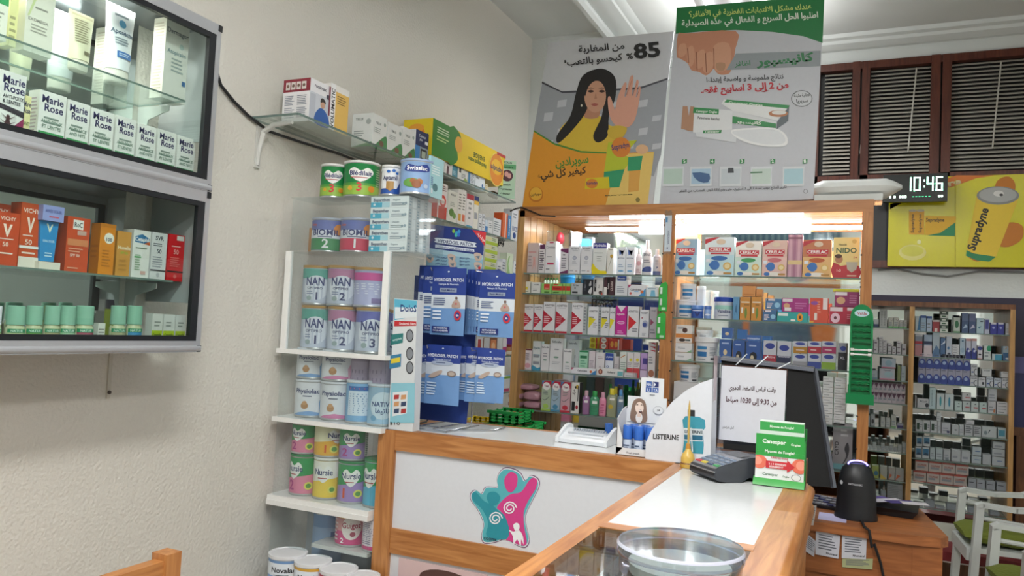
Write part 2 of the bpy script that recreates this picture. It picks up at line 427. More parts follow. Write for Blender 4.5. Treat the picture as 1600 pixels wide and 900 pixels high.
# ---------------------------------------------------------------- shell
XW, YA, YW, CZ, XR, YF = -2.2, 5.02, 5.78, 3.5, 3.0, -2.6
mb = MB(); mb.box((XW-.1, YF, -.05), (XR, YW+.1, 0), 'tile'); struct('floor', mb)
mb = MB(); mb.box((XW-.12, YF, 0), (XW, YA, 3.62), 'plaster'); struct('wall_left', mb)
mb = MB(); mb.box((XW-.12, YA, 0), (-1.62, YW+.1, 3.62), 'whitewall'); struct('wall_alcove', mb)
mb = MB(); mb.box((XR, YF, 0), (XR+.1, YW+.1, 3.7), 'whitewall'); struct('wall_right', mb)
mb = MB(); mb.box((XW-.1, YF, CZ), (-1.62, YA, CZ+.12), 'gypsum'); mb.box((-1.62, YF, CZ+.03), (XR, YW+.1, CZ+.2), 'ceilpaint'); struct('ceiling', mb)
# stepped plaster cornices
prof = [(0, -.05), (.03, -.05), (.05, -.03), (.05, -.005), (.10, -.01), (.15, .0), (.19, .005), (.2, .015), (.24, .02), (.26, .03), (0, .03)]
mb = MB(); vs = []
for yy in (YF, YW): vs += [(-1.66+a, yy, CZ+b) for a, b in prof]
n = len(prof)
mb.raw(vs, [(i, i+1, n+i+1, n+i) for i in range(n-1)] + [tuple(range(n)), tuple(range(n, 2*n))[::-1]], 'gypsum'); struct('trim_1', mb)
cb = onY(1285, 103, YW-.02).z-CZ
prof = [(0, cb), (.02, cb), (.035, cb+.025), (.035, cb+.085), (.05, cb+.09), (.07, -.05), (.12, -.025), (.13, -.005), (.16, .005), (.17, .03), (0, .03)]
mb = MB(); vs = []
for xx in (-1.62, XR): vs += [(xx, YW-a, CZ+b) for a, b in prof]
n = len(prof)
mb.raw(vs, [(i, i+1, n+i+1, n+i) for i in range(n-1)] + [tuple(range(n)), tuple(range(n, 2*n))[::-1]], 'gypsum'); struct('trim_2', mb)
# window wall: solid below the sill, strip above
zs = onY(1450, 420, YW).z; zt = CZ+.0 + (onY(1285, 103, YW-.02).z-CZ)
mb = MB(); mb.box((-1.62, YW, 0), (XR, YW+.1, zs), 'whitewall'); mb.box((-1.62, YW, zt), (XR, YW+.1, 3.7), 'whitewall'); mb.box((-1.62, YW, zs), (-.7, YW+.1, zt), 'whitewall'); struct('wall_back', mb)
# timber window with venetian blinds
wroot = tag(empty('window_1', (0, YW, zs)), kind='structure')
fx = [sx(1272, YW, 2.8), sx(1343, YW, 2.8), sx(1468, YW, 2.8), 1.9, 2.9]
mb = MB()
for x, hw in ((fx[0], .03), (fx[1], .055), (fx[2], .06), (fx[3], .055), (fx[4], .055)):
    mb.box((x-hw, -.05, 0), (x-.006, .02, zt-zs), 'redwood'); mb.box((x+.006, -.045, 0), (x+hw, .02, zt-zs), 'redwood')
for z in (0, zt-zs-.05): mb.box((-.7, -.04, z), (fx[4], .02, z+.05), 'redwood')
zr = onY(1450, 272, YW).z-zs
mb.box((-.7, -.045, zr-.06), (fx[4], .02, zr), 'redwood')
tag(mb.build('window_frame', wroot), kind='structure')
for a, b in ((-.7, fx[0]), (fx[0], fx[1]), (fx[1], fx[2]), (fx[2], fx[3]), (fx[3], fx[4])):
    mb = MB(); mb.box((a, .03, 0), (b, .035, zt-zs), '#26262a|r.3'); tag(mb.build('window_pane', wroot), kind='structure')
    mb = MB(); z = zr+.02
    while z < zt-zs-.06:
        mb.hexa([(a+.06, -.02, z-.006), (b-.06, -.02, z-.006), (b-.06, .004, z+.012), (a+.06, .004, z+.012), (a+.06, -.02, z-.0045), (b-.06, -.02, z-.0045), (b-.06, .004, z+.0135), (a+.06, .004, z+.0135)], '#c6c2b8|r.5')
        z += .027
    mb.tube([(a+.34, -.03, zt-zs-.08), (a+.30, -.03, zr+.15)], .005, '#c6c4bc', 6)
    tag(mb.build('window_blind', wroot), kind='structure')
# dark band of panelling on the back wall below the sill wall
zb1, zb0 = onY(1450, 463, YW).z, 0
mb = MB(); mb.box((-.7, YW-.03, 0), (XR, YW-.001, zb1), '#332e45|r.5'); struct('trim_3', mb)
# shop front behind the camera: pillars, blue shutter box, glazing
mb = MB()
for a, b in ((XW, -1.7), (-.15, .05), (1.5, 1.75), (2.8, XR)): mb.box((a, YF-.15, 0), (b, YF, 3.62), 'whitewall')
mb.box((XW, YF-.15, 3.05), (XR, YF, 3.62), 'whitewall'); mb.box((-1.7, YF-.15, 0), (-.15, YF, .7), 'whitewall'); mb.box((.05, YF-.15, 0), (1.5, YF, 1.75), '#8a8784'); mb.box((1.75, YF-.15, 0), (2.8, YF, 1.75), '#8a8784'); struct('wall_front', mb)
for i, (a, b, z0) in enumerate(((-1.7, -.15, .7), (.05, 1.5, 1.75), (1.75, 2.8, 1.75))):
    wr = tag(empty('window_%d' % (i+2), (0, YF-.08, 0)), kind='structure')
    mb = MB(); mb.box((a, -.03, z0), (a+.06, .03, 3.05), '#d9dcd8'); mb.box((b-.06, -.03, z0), (b, .03, 3.05), '#d9dcd8')
    mb.box((a, -.03, z0), (b, .03, z0+.07), '#d9dcd8'); mb.box((a, -.03, 2.98), (b, .03, 3.05), '#d9dcd8'); mb.box((a, -.03, 2.2), (b, .03, 2.27), '#d9dcd8')
    tag(mb.build('window_frame', wr), kind='structure')
    mb = MB(); mb.box((a+.06, -.004, z0+.07), (b-.06, .004, 2.98), 'glass'); tag(mb.build('window_pane', wr), kind='structure')
mb = MB(); mb.box((-14, YF-14, -.15), (14, YF-.15, -.02), 'asphalt'); struct('ground', mb)
mb = MB(); mb.box((-14, YF-13, 0), (14, YF-12.6, 5.5), '#cfc7b8'); struct('exterior_wall', mb)
# corrugated blue awning over the shop front
mb = MB(); xx = -2.2
while xx < 2.9:
    mb.box((xx, YF-1.2, 2.75), (xx+.045, YF-.2, 2.9), '#4f7396|r.4'); mb.box((xx+.045, YF-1.2, 2.77), (xx+.08, YF-.2, 2.88), '#9fb6c8|r.4'); xx += .08
tag(mb.build('awning'), 'blue ribbed awning over the shop front behind the counter view', 'awning')
# orange van parked across the street
van = empty('parked_van', (-2.6, YF-9, 0), 0, 'orange van parked in the street outside, mirrored behind the shelves', 'car')
mb = MB(); mb.prism(smooth([(-2, .35), (-2.05, 1.0), (-1.3, 1.15), (-.7, 1.9), (1.9, 1.95), (2.05, 1.2), (2.0, .35)], 3), -.85, .85, '#d8702c|r.3'); mb.build('body', van)
mb = MB(); mb.prism([(-1.15, 1.15), (-.62, 1.75), (.1, 1.78), (.1, 1.15)], .83, .87, '#4b5a66|r.1'); mb.prism([(.25, 1.15), (.25, 1.78), (1.6, 1.8), (1.7, 1.15)], .83, .87, '#4b5a66|r.1'); mb.build('window', van)
for wx in (-1.25, 1.25):
    for wy in (-.8, .8):
        mb = MB(); mb.tube([(wx, wy-.1, .34), (wx, wy+.1, .34)], .34, '#222222|r.8', 20); mb.build('wheel', van)

# ceiling lamps (tube battens); the last two are unseen, added as fill
for x, y, ee in ((-.55, .6, 9), (.9, -.6, 9), (-.7, 4.6, 2.5), (1.7, 2.0, 3)):
    t = empty('ceiling_and_fill_lamp', (x, y, CZ+.03), 0, 'white twin tube batten lamp on the ceiling %s' % ('added as unseen fill above the chairs' if x > 1 else 'added as fill, hidden behind the posters' if y > 2 else 'above the glass display' if y > 0 else 'by the shop front'), 'ceiling lamp')
    mb = MB(); mb.box((-.14, -.65, -.33), (.14, .65, -.29), '#eeeeec')
    for dy in (-.5, .5): mb.tube([(0, dy, -.29), (0, dy, -.001)], .006, '#dddddd', 6)
    mb.build('housing', t)
    for dx in (-.07, .07):
        mb = MB(); mb.tube([(dx, -.6, -.35), (dx, .6, -.35)], .014, '#f4f8ff|e%s' % ee, 10); mb.build('tube', t)

# ---------------------------------------------------------------- pine shelving unit with mirror back
UY, UB = 3.8, 4.16
uxl, uxm0, uxm1, uxr0, uxr1 = sx(812, UY, 2.0), sx(1033, UY, 1.6), sx(1051, UY, 1.6), sx(1344, UY, 1.6), sx(1365, UY, 2.0)
ut = sz(318, -.85, UY)
unit = empty('shelving_unit', (0, 0, 0), 0, 'tall pine shelving unit with mirror back behind the counter', 'shelving unit')
mb = MB(); mb.box((uxl, UY, ut-.055), (uxr1, UY+.025, ut), 'pine'); mb.build('header_board', unit)
mb = MB(); mb.box((uxl, UY+.025, ut-.02), (uxr1, UB+.02, ut), 'pine')
for k in range(4): mb.box((uxl+.03, UY+.03+k*.085, ut-.035), (uxr0, UY+.105+k*.085, ut-.02), 'pine')
mb.build('top_board', unit)
mb = MB(); mb.box((uxm0, UY, .45), (uxm1, UY+.03, ut-.055), 'pineZ'); mb.box((uxm0+.01, UY+.03, .45), (uxm1-.01, UB, ut-.055), 'pineZ'); mb.build('middle_post', unit)
mb = MB(); mb.box((uxr0, UY, 0), (uxr1, UY+.03, ut-.055), 'pineZ'); mb.box((uxr0+.015, UY+.03, 0), (uxr1, UB, ut-.055), 'pineZ'); mb.build('side_post', unit)
mb = MB()
for k in range(4): mb.box((uxl-.01+(k % 2)*.008, UY+.0+k*.09, .45), (uxl+.03, UY+.083+k*.09, ut-.02), 'palepine')
mb.build('side_panel', unit)
mb = MB(); mb.box((uxl+.03, UB-.006, .6), (uxr0+.01, UB, ut-.03), 'mirror'); mb.build('mirror_back', unit)
mb = MB(); mb.box((uxl, UY+.02, 0), (uxr1, UB, .5), 'pine'); mb.box((uxl, UY, .5), (uxr1, UB, .53), 'pine'); mb.build('base_cabinet', unit)
# shelf-pin dots on the posts
mb = MB()
for k in range(9):
    for x in (uxm0, uxm1, uxr0): mb.tube([(x, UY-.004, .8+k*.145), (x, UY+.006, .8+k*.145)], .004, '#1a1412', 6)
mb.build('shelf_pins', unit)
UL = [sz(p, sx(920, UY+.02, 1.5), UY+.02) for p in (428, 460.5, 523, 585, 648)]
names = ['top', 'second', 'third', 'fourth', 'lowest']
for i, z in enumerate(UL): slab('glass_shelf', (uxl+.032, UY+.015, z-.007), (uxm0+.008, UB-.01, z), '%s glass shelf in the narrow bay of the pine unit' % names[i])
UR = [sz(p, sx(1200, UY+.02, 1.5), UY+.02) for p in (432, 501.5, 571.5, 655, 722)]
for i, z in enumerate(UR): slab('glass_shelf', (uxm1+.002, UY+.015, z-.007), (uxr0+.012, UB-.01, z), '%s glass shelf in the wide bay of the pine unit' % names[i])
# lit tube under the header
t = empty('shelf_lamp', (0, 0, 0), 0, 'lit fluorescent tube under the header of the pine unit', 'lamp')
x0, x1 = sx(947, UY+.05, 2.0), sx(1262, UY+.05, 2.0); zt_ = sz(336, -.6, UY+.05)
mb = MB(); mb.box((x0, UY+.035, zt_+.012), (x1, UY+.07, zt_+.034), '#e9e9e9'); mb.build('batten', t)
mb = MB(); mb.tube([(x0+.02, UY+.052, zt_), (x1-.02, UY+.052, zt_)], .0135, '#f2f7ff|e14', 12); mb.build('tube', t)

# ---------------------------------------------------------------- counter
CT = 1.0
ct = empty('counter', (0, 0, 0), 0, 'L-shaped pine and white laminate counter with a glass display end', 'counter')
yf = 2.52; xa, xb_, xc, xd = -1.67, -.53, -.49, -.10
xr_in = -.18; ybk = 2.93
yl = onZ(1060, 834, CT).y                           # laminate stops, display glass begins
mb = MB(); mb.box((xa+.06, yf+.045, CT-.025), (xc, ybk, CT-.001), '#dfe2e4|r.18'); mb.box((xc-.001, yl, CT-.025), (xr_in, ybk, CT-.001), '#dfe2e4|r.18')
mb.build('laminate_top', ct)
mb = MB(); zp1 = sz(704, -1.58, yf); mb.box((xa, yf, zp1), (xb_+.02, yf+.045, CT), 'pine'); mb.build('front_top_rail', ct)
mb = MB(); mb.box((xa, yf+.045, CT-.1), (xa+.06, ybk, CT), 'pineY'); mb.box((xa, ybk, CT-.1), (xr_in+.03, ybk+.03, CT), 'pine'); mb.build('back_edging', ct)
mb = MB(); mb.box((xa, yf-.002, 0), (xa+.075, yf+.04, CT-.0), 'pineZ'); mb.build('corner_post', ct)
zp = [sz(p, -1.2, yf) for p in (722, 843, 868)]
zp1 = sz(704, -1.58, yf); zp2 = sz(826, -1.58, yf); zp3 = sz(865, -1.58, yf)
mb = MB(); mb.box((xa+.075, yf+.002, zp3), (xb_, yf+.03, zp2), 'pine'); mb.build('middle_rail', ct)
mb = MB(); mb.box((xa+.075, yf+.012, zp2), (xb_, yf+.03, zp1+.005), '#dcdfe6|r.3'); mb.build('upper_front_panel', ct)
mb = MB(); mb.box((xa+.075, yf+.012, .12), (xb_, yf+.03, zp3), '#d9dbe0|r.3'); mb.build('lower_front_panel', ct)
mb = MB(); mb.box((xa+.075, yf+.002, 0), (xb_, yf+.03, .13), 'pine'); mb.build('bottom_rail', ct)
mb = MB(); mb.box((xb_, .35, CT-.1), (xc, yf+.02, CT), 'pineY'); mb.build('customer_edging', ct)
mb = MB()
mb.box((xr_in, .35, CT-.12), (xd-.02, 2.44, CT), 'pineY'); mb.tube([(xd-.02, .35, CT-.02), (xd-.02, 2.42, CT-.02)], .02, 'pineY', 14); mb.tube([(xd-.03, .35, CT-.07), (xd-.03, 2.42, CT-.07)], .03, 'pineY', 14)
mb.box((xr_in, 2.44, CT-.11), (xr_in+.03, ybk, CT-.0), 'pineY')
mb.build('staff_edging', ct)
mb = MB(); mb.box((xc-.004, yl-.045, CT-.04), (xr_in+.004, yl, CT+.0012), 'pine'); mb.build('cross_rail', ct)
mb = MB(); mb.box((xb_, .35, 0), (xb_+.02, yf, CT-.1), '#dcdfe4|r.3'); mb.box((xd-.04, .35, 0), (xd-.02, 2.42, CT-.12), 'pineY'); mb.build('side_panels', ct)
mb = MB(); mb.box((xc, .35, CT-.008), (xr_in, yl-.045, CT), 'glass'); mb.build('glass_top', ct)
mb = MB(); mb.box((xc-.02, .35, CT-.26), (xr_in, yl-.02, CT-.25), '#cfd3d4|r.25'); mb.build('display_shelf', ct)
# poster strip on the lower front panel
mb = MB(); px = onY(622, 872, yf); px2 = onY(760, 893, yf)
t_ = MB(); t_.box((px.x, yf+.006, .3), (px2.x, yf+.0115, zp3-.012), '#d9bcbc|r.3')
art(t_, [('c', .55, .78, .3, '#5a3d38', .16), ('c', .55, .72, .2, '#e3b49e', .12)], lambda u, v, o: (px.x+u*(px2.x-px.x), yf+.006-o, .3+v*(zp3-.312)), px2.x-px.x, zp3-.3)
tag(t_.build('poster'), 'pink poster with a face on the lower counter front', 'poster')
# family logo sticker
LG = MB(); Lc = onY(785, 795, yf)
def lg(pts, c, k): LG.face([(p.x, yf+.0118-.0005*k, p.z) for p in (onY(x, y, yf) for x, y in pts)], c)
def cz(x, y): return 590+x/2.162, 640+y/2.162
out = smooth([cz(*p) for p in [(405,215),(425,197),(455,200),(480,215),(495,240),(515,222),(540,235),(543,262),(520,310),(497,360),(500,400),(510,445),(495,470),(465,462),(430,440),(395,452),(355,455),(345,430),(352,390),(335,345),(310,310),(308,285),(325,272),(345,285),(360,262),(400,262),(398,240)]], 4)
lg(out, '#7a5a7c', 1)
cx0, cy0 = Lc.x, Lc.z
def shr(pts, k, c=(425+0, 335)): 
    ccx, ccy = cz(*c); return [(ccx+(x-ccx)*k, ccy+(y-ccy)*k) for x, y in pts]
lg(shr(out, .975), '#e6e6ee', 2); lg(shr(out, .95), '#58b3bd', 3)
lg(smooth([cz(*p) for p in [(400,330),(440,290),(480,280),(505,245),(520,232),(535,240),(530,270),(505,310),(490,350),(492,400),(500,450),(485,462),(440,445),(430,440),(440,400),(415,350)]], 4), '#d6408c', 4)
lg(smooth([cz(*p) for p in [(425,235),(445,212),(468,225),(465,262),(445,282),(428,265)]], 4), '#d6408c', 5)
lg(smooth([cz(*p) for p in [(315,285),(330,282),(355,310),(385,325),(405,345),(425,360),(440,405),(430,440),(365,430),(370,385),(350,340),(320,310)]], 4), '#2b93a3', 5)
lg(smooth([cz(*p) for p in [(365,300),(372,282),(395,280),(410,298),(400,322),(378,325)]], 4), '#2b93a3', 6)
lg(smooth([cz(*p) for p in [(455,392),(466,384),(476,392),(474,408),(462,412)]], 3), '#f2f2f6', 7)
lg(smooth([cz(*p) for p in [(440,408),(455,414),(475,410),(488,430),(490,458),(482,440),(480,465),(468,440),(456,460),(454,430)]], 3), '#f2f2f6', 7)
for (ox, oy), k0 in (((443, 335), 8), ((395, 370), 8)):
    pr = None
    for i in range(26):
        a = i*.5; r_ = 3+i*.72; p = (ox+r_*math.cos(a), oy+r_*math.sin(a)); q = (ox+(r_+4.5)*math.cos(a), oy+(r_+4.5)*math.sin(a))
        if pr: lg([cz(*pr[0]), cz(*pr[1]), cz(*q), cz(*p)], '#efeff6', k0)
        pr = (p, q)
pA, pB = onY(*cz(355, 440), yf), onY(*cz(400, 436), yf)
art(LG, [('t', 'COOPER', .5, 0, .9, '#1f2a44', 1)], lambda u, v, o: (pA.x+u*(pB.x-pA.x), yf+.0118-.0045-o, pA.z+v*.011), pB.x-pA.x, .011)
tag(LG.build('logo_sticker'), 'pink and teal family-figure sticker on the white counter front', 'sticker')
# boxes inside the glass display end
for i, (x, y, c, lb) in enumerate(((-.4, 1.2, '#d8dbe0', 'pale carton lying in the glass counter display, nearest the customer edging'), (-.27, 1.38, '#e7e2cf', 'cream carton lying in the glass counter display beneath the round container'), (-.25, 1.1, '#b9ccd6', 'light blue carton lying in the glass counter display near the staff edging'))):
    carton('display_carton', (x, y, CT-.25), .1, .05, .14, c, [('r', .1, .2, .9, .5, '#7fa3b8')], 0, None, None, (), lb)

# ---------------------------------------------------------------- desk
DZ = .74
dk = empty('desk', (0, 0, 0), 0, 'orange-brown wooden desk beside the counter carrying the scanner', 'desk')
dp = [(-1.2, 3.15), (.2, 3.15), (.29, 3.165), (.315, 3.2), (.25, 3.72), (-1.2, 3.72)]
mb = MB(); n = len(dp)
vs = [(x, y, DZ-.035) for x, y in dp] + [(x, y, DZ) for x, y in dp]
mb.raw(vs, [tuple(range(n))[::-1], tuple(range(n, 2*n))] + [(i, (i+1) % n, n+(i+1) % n, n+i) for i in range(n)], 'deskwood'); mb.build('desktop', dk)
mb = MB(); mb.box((-1.15, 3.17, .55), (.28, 3.2, DZ-.035), 'deskwood'); mb.box((-1.15, 3.185, 0), (.28, 3.2, .55), 'deskwood'); mb.box((.2, 3.168, 0), (.295, 3.2, DZ-.035), 'deskwood'); mb.build('front_panel', dk)
mb = MB(); mb.box((.25, 3.2, 0), (.28, 3.7, DZ-.035), 'deskwood'); mb.box((-1.15, 3.2, 0), (-1.1, 3.7, DZ-.035), 'deskwood'); mb.build('side_panels', dk)

# ---------------------------------------------------------------- back bookcase
BY, BB = 5.38, 5.7
bx0, bx1, bx2, bx3 = sx(1330, BY, 1.2), sx(1419, BY, 1.2), sx(1427, BY, 1.2), sx(1577, BY, 1.2); bx4 = sx(1585, BY, 1.2)
bt = sz(473, .5, BY)
bk = empty('bookcase', (0, 0, 0), 0, 'dim wooden bookcase of medicine boxes along the back wall', 'bookcase')
mb = MB(); mb.box((bx0-.3, BY, bt-.03), (bx4, BB, bt), 'darkpine'); mb.build('top_board', bk)
mb = MB(); mb.box((bx1, BY, 0), (bx2, BB, bt-.03), 'palepine'); mb.build('upright', bk)
mb = MB(); mb.box((bx3, BY, 0), (bx4, BB, bt-.03), 'palepine'); mb.build('upright', bk)
mb = MB(); mb.box((bx0-.3, BB-.006, .1), (bx3, BB, bt-.03), 'mirror'); mb.build('mirror_back', bk)
mb = MB(); mb.box((bx0-.3, BY+.02, 0), (bx4, BB, .12), 'darkpine'); mb.build('plinth', bk)
BS = [sz((a+b)/2, sx(1500, BY+.01, 1.2), BY+.01) for a, b in ((516, 524), (555, 565), (597, 607), (637, 647.5), (676, 684), (715, 730), (755, 767), (788, 812))]
BS2 = [sz(p, sx(1385, BY+.01, 1.2), BY+.01) for p in (512, 553, 594, 630, 668, 706, 750, 783)]
for i, z in enumerate(BS): slab('glass_shelf', (bx2+.001, BY+.01, z-.006), (bx3-.001, BB-.008, z), '%s glass shelf of the back bookcase, wide bay' % ordn(i))
for i, z in enumerate(BS2): slab('glass_shelf', (bx0-.28, BY+.01, z-.006), (bx1-.001, BB-.008, z), '%s glass shelf of the back bookcase, bay by the pine unit' % ordn(i))

# ---------------------------------------------------------------- wall cabinets
CX, CB = -1.95, XW
y1_ = 1.875
zc = [1.285, onX(330, 300, CX).z, 2.367]
cabg = 'mirrored wall cabinets'
def cabinet(z0, z1, lab, shelfz):
    t = empty('wall_cabinet', (0, 0, 0), 0, lab, 'wall cabinet'); y0 = .62
    fr = .036; g = .016
    mb = MB(); mb.box((CB+.0005, y0, z0), (CX-.02, y1_-.005, z0+.012), '#8f9397|r.3|m.6'); mb.box((CB+.0005, y0, z1-.012), (CX-.02, y1_-.005, z1), '#8f9397|r.3|m.6')
    mb.box((CB+.0005, y0, z0), (CX-.02, y0+.012, z1), '#8f9397|r.3|m.6'); mb.box((CB+.0005, y1_-.012, z0+.3*(z1-z0)), (CX-.02, y1_-.004, z1-.012), '#b9bec0|r.3'); mb.build('carcass', t)
    mb = MB(); mb.box((CB+.001, y0+.012, z0+.012), (CB+.006, y1_-.12, z1-.012), 'mirror'); mb.build('mirror_back', t)
    mb = MB()
    mb.box((CX-.02, y0, z0), (CX, y1_, z0+fr), 'alu'); mb.box((CX-.02, y0, z1-fr), (CX, y1_, z1), 'alu')
    mb.box((CX-.02, y1_-.018, z0+fr), (CX, y1_, z1-fr), 'alu'); mb.box((CX-.02, y0, z0+fr), (CX, y0+.03, z1-fr), 'alu')
    mb.tube([(CX-.006, y0, z0+.012), (CX-.006, y1_, z0+.012)], .0115, 'alu', 12); mb.build('frame', t)
    mb = MB(); a, b, c, d = y0+.03, y1_-.018, z0+fr, z1-fr
    mb.box((CX-.018, a, c), (CX-.002, b, c+g), '#15181d|r.4'); mb.box((CX-.018, a, d-g), (CX-.002, b, d), '#15181d|r.4'); mb.box((CX-.018, b-g*1.7, c+g), (CX-.002, b, d-g), '#15181d|r.4'); mb.box((CX-.018, a, c+g), (CX-.002, a+g, d-g), '#15181d|r.4')
    mb.build('gasket', t)
    mb = MB(); mb.box((CX-.012, a, c+g), (CX-.008, b-g*1.7, d-g), 'glass'); mb.build('glass_door', t)
    mb = MB()
    for z in (z0+.001, z1-.022): mb.box((CX-.019, y1_-.014, z), (CX+.002, y1_+.002, z+.021), '#15181d|r.5')
    mb.build('corner_cap', t)
    slab('glass_shelf', (CB+.007, y0+.013, shelfz-.006), (CX-.03, y1_-.1, shelfz), 'glass shelf inside the %s wall cabinet' % ('upper' if z0 > 1.6 else 'lower'))
    b_ = MB(); yb = y1_-.1; b_.prism([(0, 0), (.03, -.0), (.14, -.003), (.14, -.02), (.05, -.045), (.03, -.12), (0, -.13)], 0, .004, '#c4c8c6|r.4')
    tag(b_.build('shelf_bracket', loc=(CB+.007, yb, shelfz-.007)), 'curved pale bracket under the glass shelf of the %s wall cabinet' % ('upper' if z0 > 1.6 else 'lower'), 'bracket')
sh1 = onX(200, 128, -2.0).z; sh2 = onX(150, 428, -2.0).z
cabinet(zc[1], zc[2], 'upper aluminium wall cabinet holding shampoo boxes behind glass', sh1)
cabinet(zc[0], zc[1]-.001, 'lower aluminium wall cabinet holding sunscreen boxes behind glass', sh2)
t = empty('cabinet_lamp', (0, 0, 0), 0, 'lit tube inside the top of the upper wall cabinet', 'lamp')
mb = MB(); mb.tube([(-2.12, .7, 2.338), (-2.12, 1.5, 2.338)], .009, '#fff6e0|e14', 10); mb.build('tube', t)
mb = MB(); mb.box((-2.135, .68, 2.347), (-2.105, 1.52, 2.354), '#dddddd'); mb.build('batten', t)
# bracket leg and screw left on the wall under the cabinets
p, q = onX(172, 560, XW), onX(174, 622, XW)
mb = MB(); mb.box((XW+.0005, p.y-.006, q.z), (XW+.006, p.y+.006, zc[0]-.001), '#c9c5ba'); mb.tube([(XW+.006, p.y, q.z+.02), (XW+.011, p.y, q.z+.02)], .006, '#4a4038', 8)
tag(mb.build('wall_bracket'), 'thin cream metal strip screwed to the wall below the cabinets', 'bracket')
# glass shelves on the left wall
SX = -1.96
SA = onX(467, 176, SX).z; ya0 = sy(466, SX, SA); ya1 = sy(652, SX, SA); ya2 = sy(806, SX, SA)
slab('glass_shelf', (XW+.001, ya0, SA-.009), (SX, ya1, SA), 'long glass wall shelf carrying the blood-pressure monitor box')
slab('glass_shelf', (XW+.001, ya1+.006, SA-.009), (SX, ya2, SA), 'glass wall shelf carrying the long yellow carton')
SCZ = onX(735, 356, -2.0).z
slab('glass_shelf', (XW+.001, sy(668, -2., SCZ), SCZ-.008), (-2.0+.01, sy(800, -2., SCZ), SCZ), 'glass wall shelf below the long yellow carton')
# ---------------------------------------------------------------- glass-fronted tower of milk tins
TY = 2.5
tx0, tx1, txl = -2.15, -1.64, -1.676
TB = TY+.24; TC = TY+.19
tz = {'top': sz(306, -1.9, TY), 'mid': sz(393, -1.9, TY), 'nan': sz(545, -1.9, TY), 'phy': sz(655, -1.9, TY), 'nur': sz(781, -1.9, TY)}
gui = sz(862, -1.75, TY)
tower = empty('display_tower', (0, 0, 0), 0, 'white-shelved acrylic tower of milk tins between wall and counter', 'display shelves')
for z, e in ((tz['nan'], tx1), (tz['phy'], tx1), (tz['nur'], txl)):
    mb = MB(); mb.box((tx0-.02, TY-.012, z-.03), (e, TB, z-.012), '#eeeeec|r.3')
    if z != tz['nur']: mb.build('shelf_board', tower)
mb.box((tx0-.02, TY-.016, tz['nur']-.05), (txl, TB, tz['nur']-.03), '#e9e9e7|r.3')
mb.build('shelf_board', tower)
mb = MB()
for a, b, c in ((tz['nan']-.012, tz['mid'], 1), ):
    mb.box((tx0-.005, TY-.008, a), (tx0+.022, TY+.008, b), '#f1f1ef|r.3'); mb.build('white_upright', tower); mb = MB(); mb.box((tx1-.035, TY-.008, a), (tx1-.008, TY+.008, b), '#f1f1ef|r.3')
mb.build('white_upright', tower)
mb = MB(); mb.box((tx0-.02, TY+.0, 0), (txl, TB, .12), '#e9e9e7|r.3'); mb.build('base_panel', tower); mb = MB(); mb.box((tx0, TB-.012, .121), (txl, TB, tz['nur']-.051), '#c9ced2'); mb.build('rear_panel', tower)
def pane(a, b, nm='acrylic_panel', m='acrylic'):
    q = MB(); q.box(a, b, m); q.build(nm, tower)
for a, b in ((.12, tz['nur']-.05), (tz['nur']-.012, tz['phy']-.031), (tz['phy']-.012, tz['nan']-.031), (tz['nan']-.012, tz['mid']-.004)):
    e = txl if a < .95 else tx1
    pane((tx0+.0, TY-.003, a), (e-.002, TY-.0005, b)); pane((e-.006, TY+.002, a), (e-.0035, TB, b))
pane((tx0+.01, TY-.001, tz['mid']+.003), (tx1+.11, TY+.001, tz['top']-.004)); pane((tx1+.11, TY+.002, tz['mid']+.003), (tx1+.113, TC, tz['top']-.004))
pane((tx0, TY-.002, tz['top']-.004), (tx1+.115, TC, tz['top']), 'acrylic_top'); pane((tx0, TY-.002, tz['mid']-.003), (tx1+.115, TC, tz['mid']+.001), 'acrylic_shelf')
pane((-1.95, TY+.01, gui-.016), (txl-.01, TB-.03, gui-.001), 'small_shelf', '#d8d8d4|r.3')

def tinY(px0, px1, top, y, z, c, fr, label, group, lid='#e8e8e6', rz=R(32), dz=0, lidh=.008):
    xm, w_, h_ = placeY(px0, px1, top, y, z)
    r = w_/2*.97
    return tin((xm, y+r, z+dz), 2*r, h_, c, fr, rz, lid, label, group, lidh=lidh)
def heart(u, v, s, c, asp):
    return ('p', smooth([(u, v-s), (u-s*asp*.9, v-.1*s), (u-s*asp*.95, v+.5*s), (u-s*asp*.5, v+.85*s), (u, v+.45*s), (u+s*asp*.5, v+.85*s), (u+s*asp*.95, v+.5*s), (u+s*asp*.9, v-.1*s)], 3), c)
z = tz['top']+.001
def bled(n='3'):
    return [('r', 0, 0, 1, .32, '#9cc24e'), ('r', 0, .3, 1, .38, '#5aa447'), heart(.5, .66, .25, '#f4f4f0', 1.0), ('t', 'Blédilait', .5, .62, .15, '#1f2f6b', .48), ('l', .3, .52, .7, .58, 1, '#b23a3a'), ('t', n, .48, .12, .27, '#d8302c', .3), ('c', .3, .2, .05, '#e7b53c'), ('c', .72, .2, .07, '#e39132'), ('l', .82, .3, .98, .9, 8, '#9fc79a')]
tinY(490, 525, 255, TY+.03, z, '#1f8a48', bled(), 'green growing-up milk tin on tower top, end nearest the wall', 'green tins on the tower top')
tinY(523, 571, 250, TY+.02, z, '#1f8a48', bled(), 'larger green growing-up milk tin on tower top beside its twin', 'green tins on the tower top')
